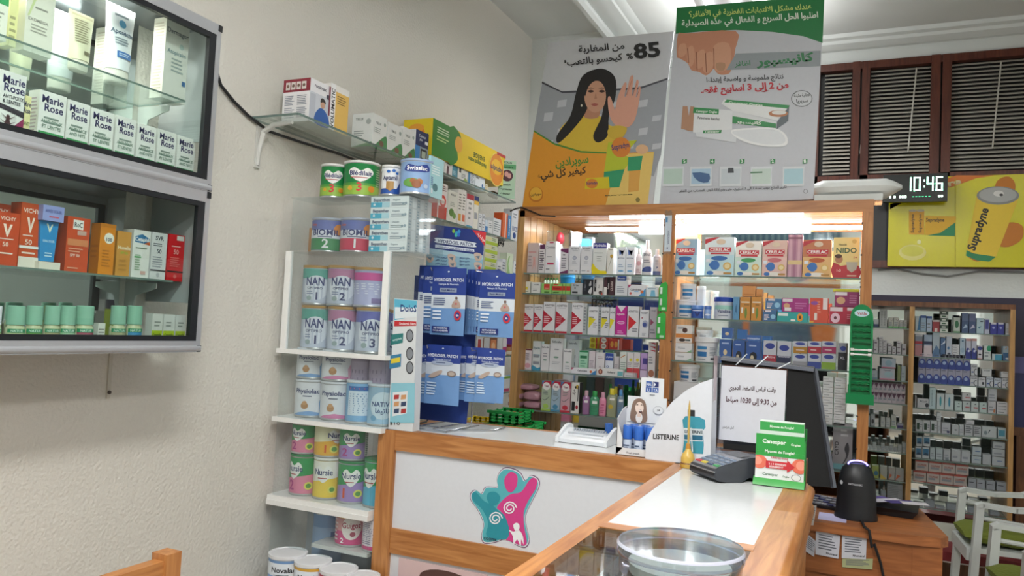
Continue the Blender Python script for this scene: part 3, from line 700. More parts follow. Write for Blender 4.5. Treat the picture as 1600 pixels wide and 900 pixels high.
tinY(588, 615, 257, TY+.03, z, '#eef0f3', [('r', 0, 0, 1, .2, '#2a57a8'), ('r', 0, .88, 1, 1, '#e9edf2'), ('c', .4, .86, .06, '#2c6fc4'), ('c', .58, .9, .06, '#2c6fc4'), ('c', .7, .8, .05, '#2c6fc4'), ('t', 'Aptamil', .46, .54, .17, '#1d2b5e', .5), ('p', [(.34, .48), (.6, .48), (.6, .2), (.47, .1), (.34, .2)], '#b48b4c'), ('p', [(.62, 0), (1, 0), (1, .6), (.85, .5), (.7, .2)], '#234f9e')], 'narrow white and blue infant milk tin on top of the tower', None)
tinY(613, 659, 247, TY+.0, z, '#8fb0dc', [('p', smooth([(.22, .72), (.3, .92), (.5, .86), (.72, .93), (.78, .72), (.5, .66)], 4), '#2a3f8f'), ('t', 'Swisslac', .5, .73, .14, '#ffffff', .5), ('c', .4, .3, .2, '#69a44b', .15), ('c', .42, .36, .06, '#a9683c'), ('c', .56, .34, .07, '#b97845'), ('c', .5, .26, .1, '#9a5c34'), ('c', .7, .2, .05, '#c4d3e6'), ('r', .86, .04, .97, .2, '#e9eef4'), ('l', .84, .3, .98, .6, 5, '#5f83bd')], 'wide light blue milk tin with bear picture on top of the tower', None, lid='#9fb4d8')
p = onY(672, 300, TY+.1)
carton('leaflet_card', (p.x+.015, TY+.06, z), .012, sz(243, p.x, TY+.06)-z, .1, '#a5d4dc', [], 0, '#a8d8df', None, [('l', .1, .55, .9, .8, 4, '#e9f6f8'), ('c', .4, .25, .2, '#4d7d86', .1)], 'pale turquoise standing card beside the wide light blue tin', 'card')
# ointment boxes under acrylic
z = tz['mid']+.0015; zt1 = tz['top']-.006; hh = (zt1-z)/5
xm, w_, _ = placeY(577, 637, 308, TY+.004, z+.1)
for c_ in range(3):
    for i in range(5):
        carton('ointment_box', (xm, TY+.006+c_*.058, z+i*hh), w_-.002, hh-.0006, .0565, '#eff2f3', [('r', 0, 0, .5, .5, '#bfe3ee'), ('r', 0, 0, .3, .45, '#4fb7d6'), ('t', 'Bepanthen', .28, .55, .3, '#1a3b66', .48), ('t', 'Onguent', .68, .6, .16, '#8a97a3', .2), ('l', .55, .12, .95, .45, 2, '#8b98a4'), ('c', .1, .25, .03, '#eaf6fa'), ('c', .86, .3, .03, '#9fb0bc'), ('c', .93, .34, .03, '#9fb0bc')] if c_ == 0 else [], 0, '#d5dadd', None, [('r', .02, .02, .48, .98, '#c2c9cd'), ('r', .52, .02, .98, .98, '#dfe4e6'), ('l', .1, .1, .4, .9, 3, '#8da0ab')],
               'blue-ended ointment box, %s from the bottom of the %s stack in the acrylic case' % (ordn(i), ['front', 'middle', 'rear'][c_]), 'box', 'ointment boxes in the acrylic case')
def biomil(n, c): return [('r', 0, 0, 1, .42, c), ('r', 0, .4, 1, .7, '#e9eaf2'), ('r', 0, .68, 1, 1, '#6f78b8'), ('c', .74, .7, .13, '#e78f3c'), ('t', 'BIOMIL', .46, .5, .2, '#27306e', .6), ('l', .3, .42, .7, .48, 1, '#27306e'), ('t', n, .46, .08, .3, '#f4f4f4', .3), ('t', 'baby', .2, .82, .08, '#d45a3a', .2)]
tinY(473, 519, 339, TY+.035, z, '#6f78b8', biomil('2', '#3f8f56'), 'green-based second-age milk tin in the acrylic case', 'blue-topped tins in the acrylic case', lid='#b9bccd')
tinY(518, 566, 339, TY+.035, z, '#6f78b8', biomil('1', '#d6405c'), 'red-based first-age milk tin in the acrylic case', 'blue-topped tins in the acrylic case', lid='#b9bccd')
mb = MB(); a, b = sx(505, TY+.25, z), sx(575, TY+.25, z); mb.box((0, 0, 0), (b-a, .04, .115), '#c9925c', None); art(mb, [('r', .1, .6, .9, .8, '#b07c46'), ('r', .1, .1, .5, .4, '#e0b483')], lambda u, v, o: (u*(b-a), -o, v*.13), b-a, .13)
tag(mb.build('cardboard_box', loc=(a, TY+.105+.04, tz['mid']+.0015)), 'brown cardboard box behind the blue-topped tins', 'box')
# NAN case
z = tz['nan']-.0105; zmid = sz(478, -1.9, TY+.03)
G = 'silver tins with gold lids in the white case'
def nan_(n, c): return [('r', 0, .72, 1, 1, c), ('r', 0, 0, 1, .72, '#c4cbdb'), ('c', .5, .45, .3, '#dfe3ec', .36), ('t', 'NAN', .47, .52, .24, '#2c3670', .42), ('t', 'OPTIPRO', .47, .4, .07, '#3b4270', .36), ('t', n, .52, .1, .22, '#39406c', .2), ('l', .28, .24, .44, .36, 2, '#8891ac'), ('c', .35, .14, .06, '#9fb0b0')]
BC = {'1': 'teal-banded', '2': 'mauve-banded', '3': 'violet-banded'}
nd = [(457, 497, 484, '1', '#5fa89a', 0), (498, 540, 484, '2', '#b97d9f', 0), (541, 588, 482, '3', '#6a6fb8', 0)]
for i, (a, b, t_, n_, c, _) in enumerate(nd):
    xm, w_, h_ = placeY(a, b, t_, TY+.03, z)
    tin((xm, TY+.03+w_/2, z), w_*.97, zmid-z-.002, '#c4cbdb', nan_(n_, c), R(32), '#b98f4e|r.35', '%s gold-lidded tin, lower row of the white case' % BC[n_], G, lidh=.01)
for i, (a, b, n_, c) in enumerate(((460, 499, '1', '#5fa89a'), (498, 540, '2', '#b97d9f'))):
    xm, w_, h_ = placeY(a, b, 414, TY+.03, zmid)
    tin((xm, TY+.03+w_/2, zmid), w_*.97, h_, '#c4cbdb', nan_(n_, c), R(32), '#b98f4e|r.35', '%s gold-lidded tin, upper row of the white case' % BC[n_], G, lidh=.01)
xm, w_, h_ = placeY(539, 586, 417, TY+.03, zmid)
tin((xm, TY+.03+w_/2, zmid), w_*.97, h_, '#b7b9dd', [('r', 0, .72, 1, .95, '#cf4d96'), ('l', .1, .3, .9, .65, 5, '#e4e5f4'), ('r', .6, .05, .9, .2, '#8d7fb0')], R(20), '#b98f4e|r.35', 'gold-lidded tin turned to its pink-banded back, upper row of the white case', G, lidh=.01)
xm, w_, h_ = placeY(583, 618, 484, TY+.14, z)
tin((xm, TY+.14+w_/2, z), w_*.97, h_, '#c4cbdb', nan_('3', '#6a6fb8'), R(32), '#b98f4e|r.35', 'gold-lidded tin behind the white upright at the open end', G, lidh=.01)
# Physiolac / Nativa
z = tz['phy']-.0105; zmid = sz(595, -1.95, TY+.03)
G = 'white and blue tins on the middle tower shelf'
def phy(n, c, c2): return [('r', 0, 0, 1, 1, '#e3e5ea'), ('p', [(.1, 0), (.9, 0), (.75, .08), (.5, .14), (.25, .08)], c), ('p', [(.72, 0), (1, 0), (1, .85), (.8, .7), (.7, .4)], c2), ('t', 'Physiolac', .43, .68, .14, '#27346f', .6), ('l', .35, .56, .6, .62, 1, '#333c66'), ('c', .4, .3, .08, '#b98a5c'), ('c', .4, .38, .05, '#c99b6c'), ('t', n, .82, .35, .24, '#2b3f94' if n == '1' else '#b14a7c', .2)]
for a, b, t_, n_, c, c2, zz, lb in ((447, 489, 598, '1', '#7fa7d6', '#8fb3dc', z, 'white tin with teddy bear and blue 1, lower row by the wall'), (487, 530, 601, '2', '#d886b0', '#e7b3cb', z, 'white tin with teddy bear and pink 2, lower row'),
    (451, 491, 543, '1', '#7fa7d6', '#8fb3dc', zmid, 'white tin with lying bear, upper row by the wall'), (489, 535, 546, '2', '#d886b0', '#e7b3cb', zmid, 'white tin with teddy bear and pink 2, upper row')):
    xm, w_, h_ = placeY(a, b, t_, TY+.03, zz)
    tin((xm, TY+.03+w_/2, zz), w_*.97, (zmid-z-.002) if zz == z else h_, '#e3e5ea', phy(n_, c, c2), R(32), '#dfe2e8', lb, G)
tinY(529, 566, 594, TY+.03, z, '#7fb2dc', [('r', 0, 0, 1, 1, '#7fb2dc'), ('r', .2, .15, .85, .8, '#d9e6f2'), ('l', .25, .2, .8, .75, 9, '#6a8fb8'), ('r', .2, .82, .85, .93, '#3b6fb5'), ('l', .25, .84, .8, .9, 1, '#e05050')], 'slim light blue tin showing its nutrition table', G, lid='#dde3ea')
tinY(562, 604, 600, TY+.03, z, '#9fc4de', [('c', .5, .5, .3, '#cfe2ee', .38), ('t', 'NATIVA', .5, .48, .13, '#1f3c78', .5), ('t', 'ناتيفا', .5, .3, .13, '#27467e', .4), ('c', .3, .15, .07, '#6fa8cc'), ('c', .62, .75, .1, '#d7e6f0')], 'pale blue tin with Arabic lettering near the acrylic corner', G, lid='#d5dde6')
for a, b, lb in ((536, 569, 'mauve tin behind acrylic, upper row of the middle shelf'), (567, 601, 'grey-mauve tin behind acrylic, upper row at the open end')):
    xm, w_, h_ = placeY(a, b, 549, TY+.08, zmid)
    tin((xm, TY+.08+w_/2, z), w_*.97, zmid+h_-z, '#a99ab2', [('r', 0, .1, 1, .9, '#b9a9c0'), ('l', .2, .2, .8, .8, 5, '#96869f')], R(20), '#b3b3bb', lb, G)
# Nursie
z = tz['nur']-.0105; zmid = sz(717, -1.9, TY+.03)
G = 'heart-labelled tins on the lower tower shelf'
def nur(c, n, body='#2f9a55', nc='#e05a2a', turn=0):
    return [('r', 0, 0, 1, .5, c), ('p', [(0, .4), (1, .6), (1, 1), (0, 1)], body), heart(.45-turn, .66, .26, '#f6f6f2', .8), ('t', 'Nursie', .45-turn, .62, .17, '#1d2f6b', .45), ('l', .32-turn, .5, .58-turn, .56, 1, '#b23a3a'), ('t', n, .3-turn*.5, .1, .27, nc, .2), ('c', .62, .22, .1, '#e7e36a'), ('c', .62, .22, .06, '#5f9e45'), ('r', .82-turn*.5, .08, .99, .9, '#dfe6df'), ('l', .84-turn*.5, .1, .98, .88, 12, '#7a9a85')]
rows = [(445, 480, 659, zmid, '#e58aa8', '2', 'green and pink tin, upper row by the wall', .15, '#2f9a55'), (479, 519, 661, zmid, '#f0b63a', '1', 'yellow and green tin with a white side panel, upper row', -.25, '#e9e4c0'), (519, 556, 666, zmid, '#a68ac6', '2', 'green and violet tin with full heart, upper row', 0, '#2f9a55'),
        (440, 478, 711, z, '#e58aa8', '2', 'green and pink tin, lower row by the wall', .2, '#2f9a55'), (477, 515, 717, z, '#f3d24a', '', 'yellow tin with coloured balls, lower row', .05, '#f1f0e4'), (515, 556, 721, z, '#a68ac6', '1', 'green and violet tin marked 1, lower row', 0, '#2f9a55'), (555, 598, 719, z, '#57b6d6', '', 'green and sky-blue tin, lower row at the open end', .2, '#2f9a55')]
for a, b, t_, zz, c, n_, lb, tr, bd in rows:
    xm, w_, h_ = placeY(a, b, t_, TY+.03, zz)
    tin((xm, TY+.03+w_/2, zz), w_*.97, (zmid-z-.002) if zz == z and a < 550 else h_, c, nur(c, n_, bd, '#e05a2a' if n_ != '2' else '#b9468c', tr), R(34), '#2f8a50' if bd == '#2f9a55' else '#ecebe2', lb, G)
# Guigoz
z = gui
G = 'tins on the small white step shelf'
def gz(n, bd): return [('r', 0, 0, 1, .4, '#d9508a'), ('r', 0, .4, 1, .8, '#e2a0a0'), ('r', 0, .78, 1, 1, bd), ('c', .52, .5, .22, '#f4ece6', .35), ('t', 'Guigoz', .52, .5, .17, '#b3264e', .42), ('t', n, .32, .05, .15, '#ffffff', .1), ('c', .55, .32, .06, '#a63e58'), ('l', .04, .08, .2, .9, 7, '#f0d9dc')]
tinY(512, 554, 793, TY+.03, z, '#d9508a', gz('2', '#e7b23c'), 'pink and yellow tin with oval label on the step shelf', G)
xm, w_, h_ = placeY(554, 594, 799, TY+.025, z)
tin((xm, TY+.025+w_/2, z), w_*.96, h_, '#d9508a', [('r', 0, 0, 1, .4, '#d9508a'), ('r', .05, .1, .45, .92, '#e9dfe6'), ('l', .08, .14, .42, .88, 14, '#8f86a0'), ('r', .55, .6, 1, .8, '#b3264e'), ('r', .48, .8, 1, .98, '#d9a63c')], R(34), '#cfcfcf', 'pink tin turned to its white text panel on the step shelf', G)
z2 = sz(905, -1.9, TY+.08)
for (a, b, t_, c, n_, lb) in ((426.5, 474, 800, '#7da6d8', 'Novalac', 'light blue tin, in the front row on the lowest tower level'), (466, 513, 820, '#e7b548', 'Novalac', 'yellow tin, in the front row on the lowest tower level'), (505, 554, 838, '#cf4a63', 'Novalac', 'red tin, in the front row on the lowest tower level'), (546, 592, 855, '#8b6fb5', 'Novalac', 'violet tin, in the front row on the lowest tower level')):
    pass
NZ = sz(862, sx(450, TY-.05, .45), TY-.05)-.14
mb = MB(); mb.box((tx0-.02, TY-.2, NZ-.02), (txl, TB, NZ), '#e6e6e4|r.3'); mb.build('shelf_board', tower)
G = 'tins in the front row of the lowest tower level'
for (a, b, t_, c, lb, yy) in ((426.5, 474, 862, '#7da6d8', 'light blue round-topped tin on the lowest tower level', -.10), (466, 513, 876, '#e7b548', 'yellow round-topped tin on the lowest tower level', -.125), (505, 554, 889, '#cf4a63', 'red round-topped tin on the lowest tower level', -.15), (546, 590, 899, '#8b6fb5', 'violet round-topped tin on the lowest tower level', -.17)):
    y = TY-.05+(yy+.1)*.3; xa_ = sx(a, y, NZ+.12); xb2 = sx(b, y, NZ+.12); xm = (xa_+xb2)/2; zt_ = NZ+.14-.006*(t_-862)/12
    tin((xm, y, NZ), (xb2-xa_)*.97, zt_-NZ, c, [('r', 0, .5, 1, .92, '#dfe6ee'), ('t', 'Novalac', .48, .62, .17, '#20252c', .55), ('l', .3, .5, .66, .56, 1, '#3b3f46')], R(30), '#dedfe2', lb, G, lidh=.012)
tinY(474, 513, 800, TY+.1, NZ+.0, '#7fa3d2', [('r', 0, .2, 1, .8, '#9db9de'), ('l', .6, .3, .9, .9, 1, '#3f5fa0')], 'tall blue tin standing behind the step shelf', None)

# ---------------------------------------------------------------- left wall shelf: boxes
XF = -2.0; zS = SA+.0006
# blood pressure monitor box: printed end and long side
ya_, yb2 = sy(483, XF, zS+.05), sy(514, XF, zS+.05); dpt = XF-sx(441, ya_, zS+.05); hb = sz(121, XF, ya_)-zS
tab = [('r', 0, .7, 1, 1, '#8e2a3a'), ('r', .04, .04, .96, .68, '#eceaec'), ('l', .08, .08, .46, .34, 6, '#8a8f9b'), ('l', .54, .08, .92, .34, 6, '#8a8f9b'), ('l', .08, .38, .46, .62, 6, '#8a8f9b'), ('l', .54, .38, .92, .62, 6, '#8a8f9b')] + [('r', .1+.2*i, .75, .26+.2*i, .93, '#e6dcd6') for i in range(4)] + [('c', .18+.2*i, .84, .05, '#7f6156') for i in range(4)]
man = [('r', 0, 0, 1, 1, '#e6e6ea'), ('t', 'rossmax', .5, .83, .09, '#3a3a4e', .85), ('r', 0, 0, 1, .7, '#c9ced6'), ('r', .0, .05, .28, .66, '#b7bcc6'), ('p', smooth([(.3, 0), (.28, .2), (.45, .36), (.62, .4), (.82, .34), (.98, .2), (.99, 0)], 3), '#2f5fa8'), ('c', .64, .5, .12, '#c99f86', .1), ('p', smooth([(.52, .52), (.54, .62), (.66, .64), (.77, .58), (.76, .52), (.66, .56)], 3), '#2d2320'), ('c', .88, .72, .08, '#4a4e5c'), ('r', .92, .3, 1, 1, '#7d3040')]
carton('monitor_box', (XF, (ya_+yb2)/2, zS), yb2-ya_, hb, dpt, '#ececee', man, R(90), None, '#8e2a3a', (), 'white and crimson blood pressure monitor box on the glass wall shelf', 'box', None, tab)
yc = sy(543, XF, zS+.05)
carton('inhaler_box', (XF, (yb2+yc)/2+.001, zS), yc-yb2-.003, sz(136, XF, (yb2+yc)/2)-zS, .12, '#e9e7e2', [('r', .28, 0, 1, .86, '#e6bd62'), ('r', 0, 0, .26, 1, '#efeff0'), ('t', 'VOLUMATIC', .14, .47, .17, '#1d1d22', .9, 90), ('l', .36, .6, .9, .8, 4, '#8a6a2a')], R(90), None, None, (), 'white and amber inhaler chamber box beside the blood pressure box', 'box')
for i, (a, b, t_, lb) in enumerate(((581, 603, 176, 'white and green support box, nearest the blood pressure box'), (605, 627, 190, 'white and green support box, middle of the three'), (628, 647, 197, 'white and green support box beside the blue glucose meter'))):
    y1, y2 = sy(a, XF, zS+.04), sy(b, XF, zS+.04)
    carton('brace_box', (XF, (y1+y2)/2, zS), y2-y1, sz(t_, XF, y1)-zS, .11, '#e4e7e4', [('p', smooth([(0, .0), (1, 0), (1, .45), (.6, .3), (.3, .12)], 3), '#4f8f5c'), ('c', .68, .18, .16, '#7a5a4c', .09), ('t', 'TIELLE', .4, .72, .07, '#5e6a66', .6), ('c', .85, .78, .08, '#9aa8a2'), ('l', .1, .45, .6, .62, 3, '#a7b0ac')], R(90), None, None, (), lb, 'box', 'white and green support boxes', [('l', .1, .3, .6, .5, 3, '#9aa3a0'), ('c', .8, .75, .12, '#a9b0ae'), ('t', 'TIELLE', .35, .8, .07, '#6e7a76', .5), ('p', [(0, 0), (1, 0), (1, .14)], '#5b9a67')])
y1, y2 = sy(648, XF, zS+.04), sy(668, XF, zS+.04)
carton('glucose_meter_box', (XF, (y1+y2)/2, zS), y2-y1-.002, sz(201, XF, y1)-zS, .09, '#23305e', [('r', 0, 0, .35, .55, '#3f86c8'), ('r', .35, 0, 1, .55, '#8fa3b2'), ('r', .42, .06, .9, .5, '#20242c'), ('r', .5, .24, .82, .44, '#aebdae'), ('t', 'Contour', .5, .82, .08, '#dfe6f2', .8), ('t', 'plus', .4, .72, .07, '#dfe6f2', .5), ('r', .7, .66, .95, .75, '#e6e9f0')], R(90), None, '#e4e6ea', (), 'dark blue glucose meter box at the joint of the wall shelves', 'box', None, [('r', 0, 0, 1, 1, '#e4e6e8')])
# small boxes under the yellow carton
sm = [(681, 694, 243, '#dfe9e9', [('r', .25, 0, .55, .7, '#1f8a8a'), ('l', .1, .75, .9, .95, 2, '#333333')], 'white box with teal bar, first under the yellow carton', {'lsa': [('r', .2, .1, .8, .35, '#1f7a7a'), ('l', .1, .6, .9, .9, 2, '#444444')]}),
 (695, 706, 251, '#e8e8ea', [('r', .2, .1, .5, .65, '#5c3a44'), ('l', .1, .75, .9, .93, 2, '#222222')], 'white box with maroon bar under the yellow carton'),
 (706, 714, 258, '#3f8fa8', [('l', .15, .3, .85, .6, 3, '#bfe0ea')], 'small teal blue box under the yellow carton'),
 (715, 730, 262, '#e9ece9', [('c', .8, .2, .18, '#8fb04a', .14), ('r', .1, .6, .3, .95, '#2a2a30'), ('l', .35, .3, .8, .6, 3, '#777c80')], 'white box with leafy green dot under the yellow carton'),
 (731, 741, 266, '#dfe7ee', [('r', 0, 0, .3, 1, '#3f86b8'), ('l', .35, .2, .95, .85, 7, '#6a7480')], 'white box with blue edge under the yellow carton'),
 (742, 757, 275, '#e3ebf2', [('p', [(0, 0), (1, 0), (1, .3), (0, .1)], '#6aa0cc'), ('c', .75, .35, .08, '#2f6aa8', .14), ('t', 'Xlim', .2, .72, .16, '#222222', .35)], 'white box with blue swoosh under the yellow carton'),
 (758, 762, 288, '#ece3c4', [('l', .1, .1, .9, .9, 4, '#b5a878')], 'narrow cream box under the yellow carton')]
rowX(XF, zS, sm, .07, 'small boxes under the yellow carton')
mb = MB(); 
for k in range(5): mb.tube([(0, .02*k, .03), (.02, .02*k+.01, .05), (0, .02*k+.02, .03)], .012, '#3d3428' if k % 2 else '#6f6552', 8)
y = sy(770, XF-.04, zS)
tag(mb.build('gauze_roll', loc=(XF-.06, y-.02, zS-.02)), 'bundle of olive-brown rolls at the end of the upper wall shelf', 'bundle')
# long yellow carton
zy = sz(243, XF, sy(675, XF, zS+.1)); y1 = sy(674, XF+.01, zy); y2 = sy(787, XF+.01, zy); hy = sz(184, XF+.01, y1)-zy; dy_ = XF+.01-sx(630, y1, zy+.1)
sun = [('r', 0, 0, .27, 1, '#3c8a34'), ('r', .27, 0, 1, 1, '#f0cf1c'), ('p', smooth([(.27, 0), (.32, .2), (.30, .5), (.35, .8), (.3, 1), (.2, 1), (.2, 0)], 2), '#3c8a34'), ('c', .32, .62, .05, '#f3b43a'), ('l', .05, .45, .2, .6, 2, '#cde39a'), ('l', .05, .65, .22, .85, 3, '#d8e8c8'), ('t', 'ENERGIE', .6, .62, .14, '#3c5a1e', .2, 180), ('t', 'Rechargez votre', .58, .42, .13, '#5c7a2a', .28, 180), ('c', .87, .42, .115, '#f6e27a'), ('c', .87, .42, .108, '#e8912a'), ('c', .87, .5, .085, '#f6c33a', .24), ('t', 'Supradyn', .87, .5, .17, '#27356e', .2, 180), ('r', .86, .9, 1, .99, '#c23a3a')]
carton('vitamin_carton', (XF+.01, (y1+y2)/2, zy), y2-y1, hy, min(dy_, .19), '#f0cf1c', sun, R(90), None, '#e4c21a', (), 'long yellow and green vitamin carton lying upside down on small boxes', 'carton', None, [('r', 0, 0, 1, 1, '#efd32a'), ('c', .45, .55, .3, '#e8862a'), ('c', .45, .75, .26, '#f1a63a', .12), ('t', 'adyn', .6, .45, .2, '#27356e', .7)])
p = onX(789, 300, XF+.02)
mb = MB(); hh = .2; mb.box((-.045, 0, 0), (.045, .004, hh), '#b9dcc0'); art(mb, [('r', 0, .78, 1, .9, '#5fae74'), ('t', 'ECRAN', .5, .92, .05, '#4a6b55', .7), ('t', 'Première', .5, .8, .06, '#1d4a30', .8), ('c', .5, .6, .34, '#55303c'), ('c', .45, .64, .12, '#d9a6a0', .07), ('c', .62, .6, .12, '#d9a6a0', .07), ('t', '✓ confort', .42, .34, .05, '#2d4a36', .6), ('t', '✓ protection', .46, .22, .05, '#2d4a36', .7), ('t', '✓ douceur', .42, .1, .05, '#2d4a36', .6)], lambda u, v, o: (-.045+u*.09, -o, v*hh), .09, hh)
zz = sz(310, XF+.02, p.y); sc_ = (sz(251, XF+.02, p.y)-zz)/hh
o = mb.build('shelf_card', loc=(XF+.03, p.y, zz), rz=R(38)); o.scale = (sc_, 1, sc_); tag(o, 'pale green advert card hanging at the end of the wall shelf', 'card')
# shelf C
zC = SCZ+.0006
sc = [(684, 697, 287, '#ece6e4', [('r', 0, 0, 1, .35, '#c8402f'), ('c', .5, .5, .38, '#d9483a'), ('c', .5, .5, .2, '#f4dcd4'), ('l', .15, .78, .9, .95, 3, '#8f6a68')], 'tall white box with red circle on the second wall shelf', {'lsa': [('r', 0, 0, .9, .6, '#c65a50'), ('l', .1, .65, .9, .95, 3, '#666666')]}),
 (699, 713, 299, '#e6e8df', [('c', .4, .3, .28, '#5b8a3c', .13), ('c', .7, .22, .2, '#6e9c4a', .1), ('t', 'BOIRON', .5, .85, .06, '#53605a', .8), ('l', .2, .5, .8, .65, 3, '#9aa198')], 'white box with green leaves on the second wall shelf'),
 (714, 720, 296, '#e8e6e0', [('r', .2, .1, .9, .3, '#d8a63a'), ('l', .2, .4, .9, .9, 6, '#888880')], 'slim white box with gold foot on the second wall shelf'),
 (720, 726, 297, '#ece9e4', [('r', .2, .1, .9, .3, '#e0714a'), ('l', .2, .4, .9, .9, 6, '#888880')], 'slim white box with coral foot on the second wall shelf'),
 (727, 738.5, 304, '#ebe6e4', [('r', 0, .84, 1, 1, '#b32a38'), ('r', .1, 0, .9, .05, '#4a9ab8'), ('l', .3, .2, .7, .8, 4, '#9a9a98')], 'white box with dark red top band on the second wall shelf'),
 (739, 746, 307, '#ebe8dc', [('r', 0, .86, 1, 1, '#2f3a7a'), ('r', 0, .74, 1, .86, '#e8b83a'), ('r', .1, .3, .8, .5, '#9fa0a6')], 'white box with navy and yellow bands on the second wall shelf'),
 (747.5, 752, 345, '#e4e6ea', [('l', .1, .3, .9, .8, 2, '#777c88')], 'tiny white box, lower of the pair by the banded box'),
 (753, 757, 346, '#e4e6ea', [('l', .1, .3, .9, .8, 2, '#777c88')], 'tiny white box, lower of the pair by the blue box'),
 (757.5, 761.5, 344, '#d8e4f0', [('r', 0, 0, 1, .5, '#3f7fc0')], 'tiny blue and white box on the second wall shelf'),
 (762, 769, 345, '#e8eaec', [('l', .15, .4, .85, .85, 3, '#7f868c')], 'small plain white box on the second wall shelf'),
 (770, 782, 342, '#e6e8ea', [('l', .1, .2, .9, .85, 5, '#848c94')], 'white box with fine print on the second wall shelf'),
 (784, 792, 333, '#e8703a', [('r', .5, 0, .7, 1, '#f1e3d8'), ('r', .7, 0, 1, 1, '#e8703a')], 'orange box with white stripes on the second wall shelf', {'lsa': [('r', 0, 0, 1, 1, '#de5f2c')]}),
 (792.5, 797, 337, '#3f8fd0', [('t', 'laboratoire', .5, .5, .4, '#e8f2fa', .8, 90)], 'narrow bright blue box on the second wall shelf'),
 (798, 808, 328, '#eaecf0', [('t', 'UCIS', .55, .3, .16, '#2c4f9a', .8), ('c', .5, .16, .25, '#2c4f9a', .1), ('l', .2, .7, .8, .9, 2, '#999da6')], 'white box with blue shield at the end of the second wall shelf')]
rowX(-1.995, zC, sc, .06, 'boxes on the second wall shelf')
# small boxes stacked on the tiny pair
for a, b, t_, lb in ((747.5, 752, 334, 'tiny white box stacked on the pair, near the banded box'), (753, 757, 335, 'tiny white box stacked on the pair, near the blue box')):
    ym, w_, h_ = placeX(a, b, t_, -1.995, zC); zb = sz(345, -1.995, ym)
    carton('medicine_box', (-1.995, ym, zb+.0005), w_-.001, zC+h_-zb, .05, '#e4e6ea', [('l', .1, .3, .9, .8, 2, '#777c88')], R(90), None, None, (), lb, 'box', 'boxes on the second wall shelf')
y = sy(765, -2.1, zC)
g_ = empty('eyeglass_case', (-2.1, y, zC), 0, 'dark plum soft case standing behind the small white boxes', 'case')
mb = MB(); mb.lathe([(0, 0), (.05, 0), (.055, .04), (.05, .1), (.03, .12), (0, .122)], '#4a2c3a|r.6', 18); mb.build('case_body', g_)
mb = MB(); mb.lathe([(.0512, .06), (.0535, .065), (.0512, .07)], '#c7b26a|m.6', 18); mb.build('zip_band', g_)
# shelf D and lower corner shelves
def lowshelf(px0, px1, py, lab, x=-1.96):
    z = onX((px0+px1)/2, py, x).z
    slab('glass_shelf', (XW+.001, sy(px0, x, z), z-.007), (x, sy(px1, x, z), z), lab); return z+.0006
zD = lowshelf(742, 806, 436, 'glass corner shelf with green ampoule boxes behind the patch rack')
for k in range(5):
    ym, w_, h_ = placeX(756, 775, 370, -1.99, zD); hk = h_/5
    carton('ampoule_box', (-1.99, ym, zD+hk*k), w_, hk-.001, .07, '#dfe6cf', [('r', 0, 0, 1, .4, '#b9d23a'), ('r', 0, .55, .5, .9, '#e9e4b0'), ('l', .5, .5, .9, .9, 2, '#7d8f3c')], R(90), None, None, (), 'lime and white box, %s from the bottom of the stack behind the patch rack' % ordn(k), 'box', 'lime and white boxes')
rowX(-1.98, zD, [(776, 783, 409, '#e9ebee', [('l', .1, .2, .9, .8, 4, '#6f7580')], 'white box beside the lime stack'), (783.5, 789, 405, '#e4e8f0', [('p', [(0, 0), (1, 0), (1, .4)], '#3f6fae'), ('l', .1, .5, .9, .9, 3, '#6f7580')], 'white box with blue corner beside the lime stack'),
  (790, 800, 396, '#e3efd6', [('p', smooth([(.3, .1), (.6, .3), (.3, .6), (.5, .9), (.2, .8), (.1, .3)], 3), '#a8cf8c')], 'tall pale green box on the corner shelf'), (801, 811, 409, '#f0f3f6', [('r', 0, 0, 1, .45, '#2f8fe0'), ('c', .5, .22, .12, '#e8f4ff'), ('l', .2, .6, .8, .9, 2, '#5f7fb0')], 'white and bright blue box at the end of the corner shelf')], .05, 'boxes on the corner shelf')
zE = lowshelf(790, 824, 497, 'small glass corner shelf with a block of tiny white boxes')
ym, w_, h_ = placeX(801, 823, 465, -1.97, zE)
for i in range(4):
    for j in range(2):
        carton('small_white_box', (-1.97, ym-w_/4+j*w_/2, zE+h_/4*i), w_/2-.001, h_/4-.001, .05, '#eceef0', [('r', .1, .1, .9, .9, '#f3f4f6'), ('l', .2, .3, .6, .6, 1, '#8d94a0')], R(90), None, None, (), 'tiny white box in the eight-box block, %s tier, %s' % (ordn(i), ['side by the patch rack', 'side by the pine unit'][j]), 'box', 'eight-box block')
zF = lowshelf(738, 820, 556, 'glass corner shelf with orange and violet boxes behind the patches')
rowX(-1.98, zF, [(742, 754, 527, '#e9ebee', [('r', .3, .1, .7, .9, '#c94a4a')], 'white box with red bar behind the patches'), (755, 784, 528, '#8a5436', [('r', 0, 0, .3, 1, '#d8dce0'), ('r', .36, .3, .64, .9, '#e08a52'), ('c', .5, .5, .1, '#f0c090'), ('r', .7, 0, 1, 1, '#d9dde2')], 'brown box with orange knee picture behind the patches'),
   (785, 791, 529, '#e9e4ea', [('r', 0, .2, 1, .5, '#c43a7a')], 'white box with magenta band behind the patches'), (801, 813, 520, '#7a48b8', [('r', .35, 0, .55, .6, '#e6e2ee'), ('r', 0, .6, 1, 1, '#8252c0')], 'violet box at the end of the patch-side shelf')], .05)
ym = sy(796, -1.99, zF)
bottle((-2.0, ym, zF), [(0, 0), (.019, 0), (.021, .004), (.021, .045), (.017, .05)], '#c8956a|r.25', [(.018, .05), (.021, .051), (.021, .065), (0, .066)], '#8e2437', [('r', .1, .1, .9, .5, '#e6dccc')], R(50), 'small brown jar with dark red cap behind the patches', None, 'jar', 'jar', 1, .066, .042)
